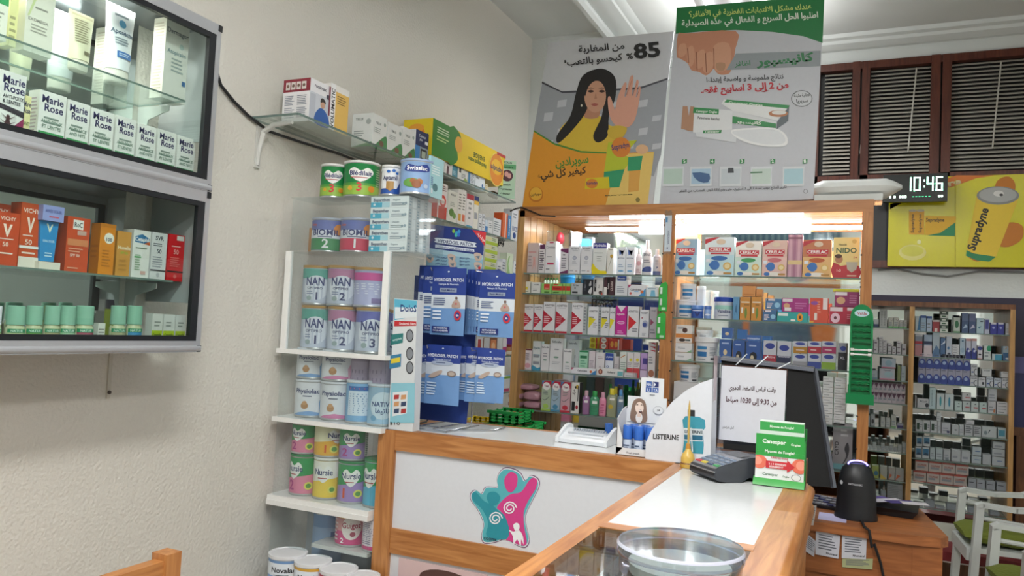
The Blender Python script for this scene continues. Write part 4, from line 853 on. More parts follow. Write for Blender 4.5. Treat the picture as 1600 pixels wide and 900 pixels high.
zG = lowshelf(770, 822, 612, 'lowest glass corner shelf with two bright small boxes')
rowX(-1.98, zG, [(786, 796, 588, '#e8e9ec', [('r', .1, .0, .9, .2, '#c43a6a'), ('r', 0, .85, 1, 1, '#8dbf4a')], 'white box with pink foot on the lowest corner shelf'), (796.5, 809, 587, '#2f8fc8', [('r', .1, .1, .6, .6, '#e0902f'), ('p', [(0, .6), (1, 1), (0, 1)], '#5fb04a')], 'blue box with orange panel on the lowest corner shelf')], .05)
# ---------------------------------------------------------------- contents of the upper wall cabinet
zU0 = zc[1]+.0125; xU = -2.03
def marie(kind, band='#3f9a5a'):
    a = [('r', .03, 0, .97, 1, '#ecebe8'), ('t', 'Marie', .5, .82, .12, '#2e2a5e', .8), ('t', 'Rose', .55, .69, .12, '#2e2a5e', .7), ('l', .2, .48, .85, .62, 2, '#8b9a92'), ('t', 'ANTI POUX' if kind else 'ANTI-LICE', .5, .5, .055, '#6e8a7a', .8), ('t', 'ET LENTES' if kind else 'AND NITS', .5, .42, .055, '#6e8a7a', .7), ('r', .03, .3, .97, .36, band), ('c', .8, .16, .14, '#8c3a68'), ('p', [(.2, 0), (.28, .14), (.33, 0)], '#b7c98f'), ('p', [(.38, 0), (.44, .1), (.5, 0)], '#b7c98f')]
    return a
z = zU0
tops = [(59, 102, 146, 1), (103, 139, 160, 0), (140, 177, 173, 1), (179, 211, 184, 1), (213, 243, 196, 0), (245, 274, 205, 1), (276, 304, 215, 0)]
for i, (a, b, t_, k) in enumerate(tops):
    y1, y2 = sy(a, xU, z+.1), sy(b, xU, z+.1); ym = (y1+y2)/2
    carton('shampoo_box', (xU, ym, z), y2-y1-.002, sz(t_, xU, ym)-z, .045, '#e9e8e4', marie(k), R(90), None, '#cfcdc8', (), 'white lice shampoo box with green band, %s from the cabinet\'s open end' % ordn(6-i), 'box', 'white lice shampoo boxes', [('l', .1, .1, .9, .9, 14, '#b9a9b2')] if i == 0 else ())
ym, w_, h_ = placeX(32, 43, 150, xU, z)
carton('shampoo_box', (xU, ym, z), w_, h_, .045, '#e6dfa8', [('t', 'Marie', .5, .8, .1, '#2e2a5e', .9), ('t', 'Rose', .5, .68, .1, '#2e2a5e', .9), ('t', 'ANTI', .5, .45, .07, '#6a7a4a', .8), ('l', .1, .1, .9, .35, 3, '#8c8a5a')], R(90), None, None, (), 'narrow yellowish lice shampoo box beside the bug-printed box')
ym, w_, h_ = placeX(-14, 33, 113, xU, z)
carton('shampoo_box', (xU, ym, z), w_, h_, .05, '#e9e8e6', [('t', 'Marie', .6, .84, .11, '#2e2a5e', .75), ('t', 'Rose', .62, .73, .11, '#2e2a5e', .7), ('t', 'ANTI-POUX', .6, .64, .05, '#2a2a3a', .7), ('t', '& LENTES', .55, .57, .05, '#2a2a3a', .6), ('p', [(0, .5), (1, .42), (1, .5), (0, .56)], '#3c3440'), ('p', [(.3, .12), (1, .42), (1, .0), (0, 0), (0, .25)], '#8e2456'), ('p', [(.15, .2), (.55, .45), (.75, .4), (.45, .05), (.2, .05)], '#dedada'), ('c', .46, .27, .1, '#4a2a30', .1), ('c', .46, .39, .06, '#4a2a30', .03)] + [('p', [(.46, .2+.07*j), (.75, .27+.08*j), (.46, .22+.07*j), (.17, .27+.08*j)], '#4a2a30') for j in range(3)], R(90), None, None, (), 'large white lice lotion box printed with a black louse', 'box')
# on the upper glass shelf
z = sh1+.0006
def squeeze(px0, px1, top, bot, x, z, c, cap, fr, label):
    y1, y2 = sy(px0, x, z+.1), sy(px1, x, z+.1); ym = (y1+y2)/2; W = (y2-y1); Ht = sz(top, x, ym)-z
    r = empty('cream_tube', (x-.015, ym, z), R(90), label, 'tube')
    hc = Ht*.17; mb = MB(); mb.lathe([(0, 0), (W*.3, 0), (W*.34, .004), (W*.34, hc)], cap, 20, sq=.8); mb.build('cap', r)
    mb = MB(); n = 14; rings = []
    for t_ in range(9):
        t = t_/8; zz = hc+(Ht-hc)*t; wx = W*(.36+.14*min(1, t*1.1)); wy = W*.3*(1-t)**.8+.0012
        rings.append([(wx*math.cos(2*math.pi*k/n), wy*math.sin(2*math.pi*k/n), zz) for k in range(n)])
    vs = [v for g in rings for v in g]; fs = [(i*n+k, i*n+(k+1) % n, (i+1)*n+(k+1) % n, (i+1)*n+k) for i in range(8) for k in range(n)]
    mb.raw(vs, fs+[tuple(range(n))[::-1], tuple(8*n+k for k in range(n))], c, True)
    def mp(u, v, o):
        t = v; wx = W*(.36+.14*min(1, t*1.1)); wy = W*.3*(1-t)**.8+.0012; xx = (u-.5)*W
        q = max(0, 1-(xx/wx)**2)**.5
        return (xx, -wy*q-o-.0008, hc+(Ht-hc)*t)
    art(mb, fr, mp, W, Ht-hc, True); mb.build('tube_body', r)
squeeze(110, 150, 20, 138, -2.05, z, '#e4e2c4', '#f4efe0', [('l', .2, .35, .8, .85, 10, '#9a9578'), ('r', .5, .12, .8, .2, '#7a755a'), ('r', .1, .9, .9, .95, '#cfc9a8')], 'cream-coloured squeeze tube standing on its white cap')
squeeze(166, 212, 10, 132, -2.05, z, '#e8edf2', '#f0ede4', [('c', .5, .72, .12, '#5b9fc8'), ('t', 'Aposèche', .5, .55, .07, '#35526e', .75), ('l', .25, .8, .8, .88, 1, '#8a97a3'), ('l', .25, .38, .8, .5, 3, '#8a97a3'), ('r', .3, .18, .8, .28, '#2f6fb8'), ('l', .35, .2, .75, .26, 2, '#cfe0f0')], 'white and blue squeeze tube standing on its cap')
y1, y2 = sy(254, xU, z+.05), sy(290, xU, z+.05)
carton('cream_box', (xU, (y1+y2)/2, z), y2-y1, sz(26, xU, y1)-z, .055, '#dedfd8', [('t', 'Dermagor', .52, .83, .06, '#4a5560', .92), ('c', .7, .7, .1, '#b9cfca'), ('t', 'Atopicalm', .5, .58, .05, '#7d9aa0', .8), ('l', .3, .35, .9, .54, 4, '#a3b0ae'), ('r', .8, .22, .95, .28, '#3f6a9a')], R(90), '#e9e4d8', None, (), 'tall off-white cream box at the open end of the upper glass shelf', 'box', None, [('l', .1, .1, .9, .95, 22, '#c9bfae')])
y1, y2 = sy(42, xU, z+.05), sy(86, xU, z+.05)
carton('cream_box', (xU-.01, (y1+y2)/2, z), y2-y1, .19, .05, '#e2e1d6', [('t', 'EXOMEGA', .45, .45, .045, '#8f8f88', .8), ('l', .2, .28, .8, .42, 3, '#a9a9a0'), ('l', .3, .62, .8, .68, 1, '#9a9a92'), ('p', [(.05, .5), (.4, 1), (.5, 1), (.12, .5)], '#c9d6a0')], R(90), None, None, (), 'off-white cream box with a pale green stroke on the upper glass shelf')
y1, y2 = sy(12, xU, z+.05), sy(22, xU, z+.05)
ym, w_, h_ = placeX(-26, 9, 8, xU, z)
carton('cream_box', (xU, ym, z), w_, .15, .05, '#e7e7dc', [('r', 0, .62, 1, .8, '#2f9a5c'), ('l', .1, .2, .9, .5, 4, '#9a9a92')], R(90), None, None, (), 'white cream box with a green band on the upper glass shelf')
ym, w_, h_ = placeX(11, 24, -10, xU-.02, z)
carton('cream_box', (xU-.02, ym, z), w_, .17, .05, '#e9e6a8', [('l', .1, .1, .9, .5, 4, '#a9a67a')], R(90), None, None, (), 'narrow pale yellow box on the upper glass shelf')
# lower cabinet: sunscreens
z = sh2+.0006
def spf(c, brand, n='50', fg='#f2ddd0'): return [('t', brand, .5, .85, .07, fg, .8), ('p', [(.3, .78), (.42, .78), (.5, .64), (.6, .78), (.7, .78), (.52, .54), (.48, .54)], fg), ('l', .15, .48, .85, .52, 1, fg), ('t', n, .45, .36, .08, fg, .5), ('l', .15, .2, .85, .26, 1, fg)]
def cabbox(a, b, t_, c, fr, lb, x=xU, zz=None, d=.045, side=None, lsa=(), name='sunscreen_box', group=None, top=None):
    zz = z if zz is None else zz
    y1, y2 = sy(a, x, zz+.08), sy(b, x, zz+.08); ym = (y1+y2)/2
    carton(name, (x, ym, zz), y2-y1-.001, sz(t_, x, ym)-zz, d, c, fr, R(90), side, top, (), lb, 'box', group, lsa)
cabbox(-8, 30, 332, '#c8491f', spf(0, 'VICHY'), 'orange sunscreen box, lower one at the photo edge', -2.0)
cabbox(-20, 14, 318, '#c04a22', spf(0, 'VICHY'), 'dark orange sunscreen box behind at the photo edge', -2.06)
cabbox(30, 62, 318, '#cf5220', spf(0, 'VICHY')+[('r', 0, .3, 1, .34, '#f0eeea'), ('r', 0, 0, 1, .17, '#e6e0d4')], 'tall orange sunscreen box beside the blue after-sun tube', -2.03)
# after-sun tube in its holder
y1, y2 = sy(64, -2.01, z+.08), sy(97, -2.01, z+.08); ym = (y1+y2)/2
t = empty('aftersun_pack', (-2.01, ym, z), R(90), 'blue after-sun tube in a lilac-topped carton holder', 'box'); w_ = y2-y1; h_ = sz(322, -2.01, ym)-z
mb = MB(); mb.box((-w_/2, 0, 0), (w_/2, .045, h_*.12), '#e6e0d4'); mb.box((-w_/2, 0, h_*.76), (w_/2, .045, h_), '#98a3dd'); mb.box((-w_/2, .04, h_*.12), (w_/2, .045, h_*.76), '#9fb4d8')
art(mb, [('t', 'APRÈS SOLEIL', .5, .89, .045, '#3f4690', .8), ('l', .3, .8, .8, .85, 1, '#c95f7a')], lambda u, v, o: (-w_/2+u*w_, -o, v*h_), w_, h_); mb.build('holder', t)
mb = MB(); mb.prism([(-w_*.36, h_*.13), (w_*.3, h_*.13), (w_*.42, h_*.755), (-w_*.45, h_*.755)], .012, .034, '#2f8fcf'); art(mb, [('p', [(.3, .98), (.4, .98), (.5, .84), (.62, .98), (.7, .98), (.52, .74)], '#e3e6c8'), ('t', 'IDEAL SOLEIL', .5, .5, .06, '#bfe0f4', .7), ('l', .3, .1, .8, .25, 2, '#bfe0f4')], lambda u, v, o: (-w_*.4+u*w_*.8, .0118-o, h_*(.13+v*.6)), w_*.8, h_*.6); mb.build('tube_body', t)
mb = MB(); mb.box((0, 0, 0), (.125, .012, .04), '#e2ddd2', None); art(mb, [('r', 0, 0, .6, .12, '#2c2722'), ('c', .2, .5, .05, '#8a8378'), ('c', .6, .45, .07, '#5a5248', .2), ('t', 'GEL ET CREME', .5, .75, .12, '#3a3630', .7)], lambda u, v, o: (u*.125, -o, v*.04), .125, .04)
cabbox(103, 139, 340, '#cf5028', [('r', .25, .78, .7, .95, '#f1efec'), ('t', 'RoC', .48, .82, .09, '#222222', .35), ('r', .45, .68, .85, .76, '#c9a89c'), ('r', .05, .48, .95, .6, '#d98a5c'), ('l', .1, .35, .8, .45, 2, '#e6a98c'), ('t', 'SPF 50', .4, .28, .05, '#f0d9cc', .5), ('l', .1, .05, .6, .1, 1, '#e6a98c')], 'orange-red sunscreen box with white logo patch', side='#b8411c')
cabbox(155, 179, 350, '#e08a1e', [('c', .6, .72, .32, '#f2eee2'), ('t', '100', .6, .66, .07, '#2a3550', .5), ('l', .2, .15, .8, .5, 6, '#b8701a'), ('r', 0, .93, 1, 1, '#c87a1a')], 'bright orange sunscreen box with a round white 100 label', d=.04, side='#c9761a', lsa=[('l', .15, .3, .85, .6, 3, '#b5651a')])
cabbox(182, 204, 362, '#cf9440', [('t', 'Huselie', .55, .6, .08, '#f2e6c8', .9), ('t', 'SPF 50', .55, .5, .05, '#8fc23a', .7), ('l', .2, .1, .8, .4, 3, '#b98234')], 'ochre sunscreen box with green lettering', side='#b9822f')
cabbox(207, 234, 360, '#e3e4e0', [('p', [(.1, .74), (.9, .72), (.95, .84), (.5, .92), (.1, .86)], '#2f78a8'), ('p', [(.6, .72), (.98, .7), (.95, .78)], '#c9602a'), ('t', 'Cetaphil', .5, .77, .08, '#f4f4f2', .8), ('l', .15, .6, .9, .65, 1, '#7a8f7a'), ('l', .15, .15, .5, .5, 7, '#8fae8f'), ('r', .1, .42, .5, .45, '#5fae6f'), ('r', .5, .08, .8, .15, '#d0a9a0')], 'white lotion box with blue and orange emblem')
cabbox(236, 260, 364, '#d9dadc', [('t', 'SVR', .5, .84, .09, '#4a4e58', .6), ('l', .1, .7, .9, .78, 2, '#555a66'), ('t', '50', .5, .56, .09, '#555a66', .5), ('l', .1, .25, .8, .5, 5, '#9a9ea8'), ('r', 0, .18, 1, .21, '#3a3a42'), ('c', .5, .1, .12, '#b9bcc2')], 'light grey sunscreen box marked 50')
cabbox(262, 287, 367, '#cf2027', [('r', .5, .88, .95, .98, '#d9d4d0'), ('l', .2, .72, .85, .77, 1, '#f0b9b4'), ('t', '50', .5, .58, .1, '#e9a39e', .5), ('l', .15, .3, .8, .52, 5, '#e0706c'), ('r', 0, .19, 1, .22, '#2c1416'), ('c', .5, .1, .1, '#e0706c')], 'bright red sunscreen box marked 50, at the open end of its shelf')
# essential-oil bottles with frosted green caps on the cabinet floor
z = zc[0]+.0125
bt_ = [(-6, 8, '#dfe0e8', '#c8cf8a', 'pale-capped oil bottle at the photo edge'), (17, 44, 'greencap', '#cdd0a0', 'green-capped oil bottle with coconut label'), (47, 71, 'greencap', '#6f9a50', 'green-capped oil bottle with dark leaf label'), (76, 98, 'greencap', '#b5a880', 'green-capped oil bottle with beige label'), (100, 122, 'greencap', '#9fc9a0', 'green-capped oil bottle with pale green label'), (125, 150, 'greencap', '#b5546a', 'green-capped oil bottle with pink flower label'), (179, 200, 'greencap', '#b5b08a', 'green-capped oil bottle with star anise label'), (205, 225, 'greencap', '#4f9ad0', 'green-capped oil bottle with bright blue label')]
for a, b, cc, lc, lb in bt_:
    x = -2.02; y1, y2 = sy(a, x, z+.08), sy(b, x, z+.08); ym = (y1+y2)/2; W = y2-y1; r = W/2; Ht = sz(478, x, ym)-z; hb_ = Ht*.55
    bottle((x-.015, ym, z), [(0, 0), (r*.95, 0), (r, .003), (r, hb_*.85), (r*.8, hb_)], '#c9cca6|r.2', [(r*.8, hb_), (r*.97, hb_), (r*.93, Ht-.002), (r*.85, Ht), (0, Ht)], cc,
           [('r', .08, .05, .92, .8, lc), ('r', .08, .66, .92, .82, '#2f9a6a'), ('t', 'NATUR', .5, .69, .1, '#dff0e4', .6), ('c', .5, .32, .2, '#7a5a44' if 'coconut' in lb else '#4a6a30' if 'leaf' in lb else '#d8788c' if 'pink' in lb else '#6a5a40' if 'anise' in lb else lc, .2)], R(70), lb, 'green-capped oil bottles', 'oil_bottle', 'bottle', .9, Ht, W)
ym, w_, h_ = placeX(163, 180, 483, -2.06, z)
carton('oil_box', (-2.03, ym, z), w_, h_, .04, '#8f9a2f', [('t', 'slimming', .4, .5, .4, '#3d4a1a', .8, 90), ('r', .8, 0, 1, 1, '#7a8526')], R(90), None, None, (), 'olive green box with upright lettering among the oil bottles')
ym, w_, h_ = placeX(151, 162, 505, -2.03, z)
carton('oil_box', (-2.03, ym, z), w_, h_, .04, '#e4e4dd', [('l', .1, .2, .9, .8, 5, '#8a8a84')], R(90), None, None, (), 'small white box beside the olive green box')
for i, (a, b, lb) in enumerate(((237, 253, 'white and lime box, nearest the oil bottles'), (255, 272, 'white and lime box, middle of the three'), (274, 289, 'white and lime box at the cabinet\'s open end'))):
    x = -2.02; y1, y2 = sy(a, x, z+.05), sy(b, x, z+.05)
    carton('drops_box', (x, (y1+y2)/2, z), y2-y1, sz(490+i*1, x, y1)-z, .03, '#dfe0dc', [('r', 0, .28, 1, .5, '#b9cf2f'), ('c', .5, .14, .2, '#8fa04a'), ('l', .2, .6, .8, .8, 2, '#9aa09a'), ('t', 'Camomille', .5, .33, .09, '#5a6a1a', .8)], R(90), None, None, (), lb, 'box', 'white and lime drops boxes')

# ---------------------------------------------------------------- narrow bay of the pine unit
yI = UY+.06
def B(x0, x1, t_, c, fr, lb, **o): return (x0, x1, t_, c, fr, lb, o)
lines = lambda n=6, c='#8b8f98', a=.12, b=.12, cc=.88, d=.6: ('l', a, b, cc, d, n, c)
def nosept(): return [('t', 'NOSEPT', .5, .84, .08, '#4c4f58', .8), ('l', .3, .76, .9, .8, 1, '#8b8f98'), ('c', .5, .42, .18, '#9da2b4'), ('c', .5, .42, .12, '#b9bdcb'), ('l', .3, .12, .7, .26, 2, '#b0b4be')]
rowY(yI, UL[0]+.0006, [
 B(806, 822, 381, '#b9b9c0', [('t', 'NOSEPT', .5, .85, .07, '#33353c', .9), ('c', .5, .62, .2, '#8f93a8'), ('p', [(.1, .1), (.5, .35), (.9, .3), (.8, .0)], '#4b4d58'), ('c', .85, .9, .12, '#5a3a44')], 'grey nasal spray box by the slatted side panel, top shelf'),
 B(823, 840, 379.5, '#cbbfc0', [('c', .62, .5, .12, '#d9a9a4', .05), ('p', [(.5, .1), (.56, .46), (.74, .46), (.8, .1), (.66, .3)], '#d3a29c'), ('r', .1, .68, .8, .71, '#c88a8c'), lines(4, '#a59a9e', .1, .2, .45, .6)], 'pale pink box printed with a standing figure, top shelf'),
 B(841, 850.5, 382, '#e2dfe2', [('r', .1, .84, .9, 1, '#5a2452'), lines(9, '#5f5660', .1, .1, .9, .8), ('c', .5, .45, .3, '#6b6070', .04)], 'slim white box with purple cap band, top shelf'),
 B(851, 867, 377, '#e4e3e6', [('r', .35, .94, .75, .98, '#b83a5a'), ('t', 'Cardiolax', .5, .78, .07, '#6a6e7c', .85), ('l', .15, .5, .85, .55, 1, '#9a9ca6'), ('r', .2, .28, .85, .34, '#c23a62'), ('r', .1, .13, .45, .155, '#3a3a44')], 'tall white box with a small crimson bar, top shelf', side='#f1f1f1'),
 B(874.5, 887, 388, '#dfdde2', [('p', [(0, .88), (1, .8), (1, 1), (0, .97)], '#6d2a5c'), ('p', [(0, 0), (1, 0), (1, .16), (0, .06)], '#6d2a5c'), ('c', .45, .74, .2, '#3a3440', .025), lines(5, '#7b7684', .15, .2, .85, .65)], 'white box with plum curves top and bottom, top shelf'),
 B(925, 946.5, 379.5, '#dde0de', [('r', 0, .83, 1, 1, '#2f2f8e'), ('t', 'Hydralin', .5, .88, .09, '#e6e6f6', .85), ('p', smooth([(0, .35), (0, 0), (1, 0), (1, .12), (.6, .12), (.25, .22)], 2), '#e6d420'), ('l', .1, .66, .9, .7, 1, '#6e7a76'), lines(3, '#a3a8a6', .3, .4, .7, .6)], 'white box with navy top and yellow sweep, top shelf'),
 B(947.5, 957.5, 387, '#e4e3dc', [('c', .7, .68, .25, '#cda23a', .07), ('p', [(.1, .1), (.75, .62), (.7, .66)], '#8a8a70'), ('l', .2, .9, .9, .95, 1, '#77786f')], 'slim white box with golden flower, top shelf', side='#f4f2ee'),
 B(963, 976.5, 386, '#e6ecf4', [('p', smooth([(.3, .7), (.5, .78), (.85, .92), (.6, .76), (.6, .68), (.4, .84), (.2, .9)], 2), '#3f62b0'), ('t', 'BIOCIDAL', .5, .58, .045, '#3a4f7a', .8), ('c', .5, .14, .32, '#7fb4dc', .035), lines(2, '#9fb2cc', .2, .26, .8, .4)], 'white box with blue bird, nearer the golden-flower box', group='white boxes with a blue bird'),
 B(977, 990.5, 386, '#e6ecf4', [('p', smooth([(.3, .7), (.5, .78), (.85, .92), (.6, .76), (.6, .68), (.4, .84), (.2, .9)], 2), '#3f62b0'), ('t', 'BIOCIDAL', .5, .58, .045, '#3a4f7a', .8), ('c', .5, .14, .32, '#7fb4dc', .035), lines(2, '#9fb2cc', .2, .26, .8, .4)], 'white box with blue bird, next to the pink spray bottle', group='white boxes with a blue bird'),
], .055)
zp = UL[0]+.0006
for i, (a, b) in enumerate(((888, 905.5), (906.5, 924))):
    xm, w_, h_ = placeY(a, b, 416, yI, zp)
    wh = ['by the plum-curved box', 'by the navy-topped box'][i]
    carton('medicine_box', (xm, yI, zp), w_-.001, h_-.0005, .055, '#e2e2e6', [('l', .1, .3, .5, .6, 1, '#a9acb6'), ('r', .6, .3, .8, .5, '#c9b9bc')], 0, None, None, (), 'low white box under the spray box %s, top shelf' % wh, 'box', 'low white boxes')
    carton('medicine_box', (xm, yI, zp+h_), w_-.001, sz(385, xm, yI)-zp-h_, .055, '#dddee3', nosept(), 0, None, None, (), 'white box with round grey emblem, upper one %s' % wh, 'box', 'white boxes with round emblem')
def spray(px0, px1, top, y, z, c, capc, fr, lb, capf=.25, grp=None, name='spray_bottle', sq=.6, neck=.45):
    xm, w_, h_ = placeY(px0, px1, top, y, z); r = w_/2; hb = h_*(1-capf)
    return bottle((xm, y+r*sq, z), [(0, 0), (r*.92, 0), (r, .004), (r, hb*.82), (r*.8, hb*.95), (r*neck, hb)], c, [(r*neck*.9, hb-.001), (r*neck*1.05, hb), (r*neck*1.05, h_-.004), (r*neck*.9, h_), (0, h_)], capc, fr, R(15), lb, grp, name, 'bottle', sq, h_, w_)
zp = UL[0]+.0006
spray(992, 1001, 388, yI, zp, '#e9dde0|r.3', '#e6e4e2', [('c', .5, .55, .3, '#d8a4ac', .1), ('l', .2, .1, .8, .3, 3, '#b48a94'), ('r', 0, .02, 1, .05, '#6a2a3a')], 'slim pale pink spray bottle, top shelf', .2)
spray(1002, 1016, 375, yI, zp, '#d9dade|r.3', '#e2e2e6', [('t', 'ERAC', .5, .72, .1, '#6a6e7a', .7), ('p', smooth([(0, .14), (.1, .25), (.5, .33), (1, .3), (1, .14)], 2), '#3a4f8e'), ('l', .2, .45, .8, .6, 2, '#8a8e9a')], 'tall silver-white spray bottle with blue label foot, top shelf', .24, None, 'spray_bottle', .6, .4)
spray(1019, 1031, 389, yI, zp, '#cdd0da|r.3', '#e6e8ee', [('l', .15, .84, .85, .9, 1, '#5a5e6a'), ('r', 0, .0, 1, .2, '#5a6a9a'), ('p', [(.4, .3), (.6, .38), (.5, .44)], '#4a5a8a'), ('l', .3, .5, .7, .75, 4, '#a3a7b4')], 'grey and blue lotion bottle beside the middle post, top shelf', .2)
# objects at the back of the top shelf
yb_ = UY+.16
xm, w_, h_ = placeY(852, 888, 352, yb_+.05, zp)
r = empty('gift_set', (xm, yb_+.05, zp), 0, 'clear gift pack with a red rose cap behind the top shelf boxes', 'gift set')
mb = MB(); mb.box((-w_/2, 0, 0), (w_/2, .06, h_*.9), 'clearfilm'); mb.build('clear_box', r)
mb = MB(); mb.lathe([(0, .0), (.022, 0), (.022, h_*.5), (.012, h_*.62), (.014, h_*.64)], '#d5c3c6|r.3', 18, (0, .03, .001)); mb.build('bottle_body', r)
mb = MB(); mb.lathe([(.014, h_*.64), (.024, h_*.7), (.022, h_*.8), (.012, h_*.86), (0, h_*.88)], '#b02434', 18, (0, .03, 0)); mb.build('cap', r)
rowY(yb_+.05, zp, [B(890, 902, 362, '#b7bcc0', [('r', .1, .2, .9, .6, '#d6dcd8'), lines(3)], 'grey box peeping above the emblem boxes', side='#d9dcde'), B(906, 918, 373, '#3f86b8', [('r', .2, .2, .8, .5, '#7fb4d8')], 'small blue box peeping above the emblem boxes')], .05)
# second shelf
zp = UL[1]+.0006
rowY(yI, zp, [
 B(805, 828, 439.7, '#dadcd2', [('r', .1, .3, .85, .55, '#d9c83a'), ('t', 'KTZ', .35, .7, .14, '#2a2a2a', .3), ('l', .2, .35, .8, .5, 1, '#6a6a2a'), ('l', .6, .08, .9, .18, 1, '#6a6e6a')], 'white box with yellow stripe, second shelf by the side panel'),
 B(829.5, 844, 441, '#dcdedc', [('t', 'XOMEL', .6, .72, .12, '#3a3d42', .6), lines(2, '#7a7e84', .2, .2, .7, .45)], 'plain white box next to the yellow-striped one'),
 B(845.5, 861.5, 443, '#8fc46a', [('r', .25, .4, .8, .95, '#cc3a2f'), ('l', .3, .5, .75, .6, 1, '#e9b0a0'), ('r', .3, .08, .8, .22, '#4a7a34')], 'green box with square red panel, second shelf', side='#79b055'),
 B(862.5, 878, 443, '#8fc46a', [('r', .1, .82, .6, .95, '#cc3a2f'), ('r', 0, .35, 1, .75, '#cc3a2f'), ('t', 'Paralect', .45, .48, .16, '#7a1f18', .8), ('r', .1, .08, .7, .2, '#4a7a34')], 'green box with wide red band, second shelf'),
 B(878.5, 891, 443, '#8fc46a', [('r', 0, .35, 1, .75, '#cc3a2f'), ('r', .35, 0, .45, 1, '#5f9a44')], 'green box end with red band beside the grey box'),
 B(892, 909.5, 442, '#b9bdc0', [('t', 'Crise', .4, .72, .18, '#4a4e54', .5), ('r', .1, .1, .6, .26, '#3a3c40'), ('c', .35, .56, .06, '#3a3c40')], 'light grey box with dark foot bar, second shelf'),
 B(910.5, 925.5, 436, '#23252c', [('p', smooth([(.55, .2), (.9, .5), (.95, .3), (.85, .05)], 3), '#d6d6d8'), ('p', smooth([(.6, .6), (.8, .9), (.85, .6)], 3), '#b9b9bc'), ('r', .08, .25, .3, .9, '#3f424c'), ('t', 'black', .2, .55, .12, '#9a9ca4', .6, 90)], 'black box with white figure, second shelf'),
 B(926.5, 941.5, 433.6, '#dcdad8', [('r', .08, .2, .3, .9, '#2a2a2e'), ('t', 'white', .2, .55, .13, '#cccccc', .6, 90), ('t', 'PLUS', .6, .5, .12, '#3a3a3e', .5, 90), ('c', .78, .15, .2, '#4a3a34'), ('r', .9, 0, 1, .15, '#c8402f')], 'white box with black upright lettering, second shelf'),
 B(943, 959.5, 433, '#4a2c34', [('r', .3, .1, .55, .95, '#1e1a1c'), ('t', 'Fusion', .42, .5, .15, '#d9d0cc', .7, 90), ('t', 'CLEAN', .75, .5, .2, '#d9c9c4', .7, 90), ('r', 0, 0, .28, .45, '#e0dcd8')], 'maroon box with pale upright lettering, second shelf'),
 B(960.7, 980, 431, '#dfe1e6', [('p', [(.15, .76), (.85, .76), (.9, .98), (.15, .98)], '#2f4fa4'), ('t', 'Mustela', .5, .84, .08, '#dfe4f4', .6), lines(4, '#9aa0ac', .15, .15, .8, .5)], 'white box with blue crest, second shelf'),
 B(981, 1008.5, 445, '#e2e3e8', [('p', [(0, .7), (0, 1), (.2, 1)], '#b23a6a'), ('t', 'Calmibébé', .45, .5, .17, '#3a3f52', .62), ('p', [(.6, 0), (1, .0), (1, .7)], '#3f8fc8'), ('c', .8, .4, .09, '#d9703a'), ('c', .15, .25, .07, '#c9605a'), ('r', .35, .38, .6, .44, '#7fb8e0')], 'wide white box with orange dot and blue corner, second shelf'),
 B(1010, 1028, 449, '#dfe9f0', [('p', [(.3, 0), (.8, 0), (.7, .7), (.4, .7)], '#7fc0e0'), ('l', .1, .75, .9, .95, 1, '#6f9ab4')], 'small white and pale blue box by the middle post'),
], .06)
xm, w_, h_ = placeY(872, 894, 428.8, yI+.09, zp)
t = empty('blue_tub', (xm, yI+.12, zp), 0, 'bright blue tub behind the green boxes', 'tub'); mb = MB(); mb.lathe([(0, 0), (w_*.45, 0), (w_/2, h_*.85)], '#2f8fd8|r.25', 24); mb.build('tub_body', t)
mb = MB(); mb.lathe([(w_/2, h_*.85), (w_*.52, h_*.86), (w_*.52, h_), (0, h_)], '#4aa3e4|r.25', 24); mb.build('lid', t)
for i in range(5):
    a = 848+i*4.6; xm, w_, h_ = placeY(a, a+4, 434, yI+.075, zp)
    bottle((xm, yI+.085, zp), [(0, 0), (w_/2, 0), (w_/2, h_*.8), (w_*.2, h_*.9)], '#dfe8da|r.3', [(w_*.2, h_*.88), (w_*.28, h_*.9), (w_*.28, h_), (0, h_)], '#3f8f4a', [], 0, 'small white vial with green cap, %s of the row behind the green boxes' % ordn(i), 'white vials', 'vial', 'bottle', 1, h_, w_)
# third shelf: feminine care boxes
zp = UL[2]+.0006
def acne(c='#b8243a', band=True):
    a = [('t', 'AGNETTEN', .5, .86, .06, '#3a3d46', .85), ('l', .2, .8, .85, .83, 1, '#8a8e98'), ('p', [(0, .12), (0, .72), (.86, .44)], c)]
    if band: a += [('l', .08, .3, .6, .55, 4, '#e6c3c8'), ('r', 0, 0, 1, .06, c)]
    return a
def acny(): return [('t', 'AGNETTEN', .5, .8, .07, '#3a3d46', .85), ('p', [(.05, .22), (.05, .62), (.78, .56)], '#dcd02a'), ('l', .1, .58, .75, .66, 1, '#3a3a2a'), ('l', .5, .25, .95, .45, 3, '#777b84')]
rr = 'white box with big red arrow, %s from the side panel on the third shelf'
rowY(yI, zp, [B(803, 815.5, 478, '#d6d6da', acne('#9c2038'), rr % 'first'), B(817, 832, 475, '#dcdce0', acne(), rr % 'second'), B(833, 846.5, 475.5, '#dcdce0', acne(), rr % 'third'),
 B(847.5, 866, 471.7, '#e0e0e4', acne(), rr % 'fourth'), B(867, 885.5, 472.4, '#e0e0e4', acne(), rr % 'fifth', side='#d0d0d4'), B(892, 910, 473, '#e0e0e4', acne(), rr % 'sixth', sa=[lines(8, '#9a9ea8', .2, .1, .8, .9)])], .06, 'boxes with big red arrows')
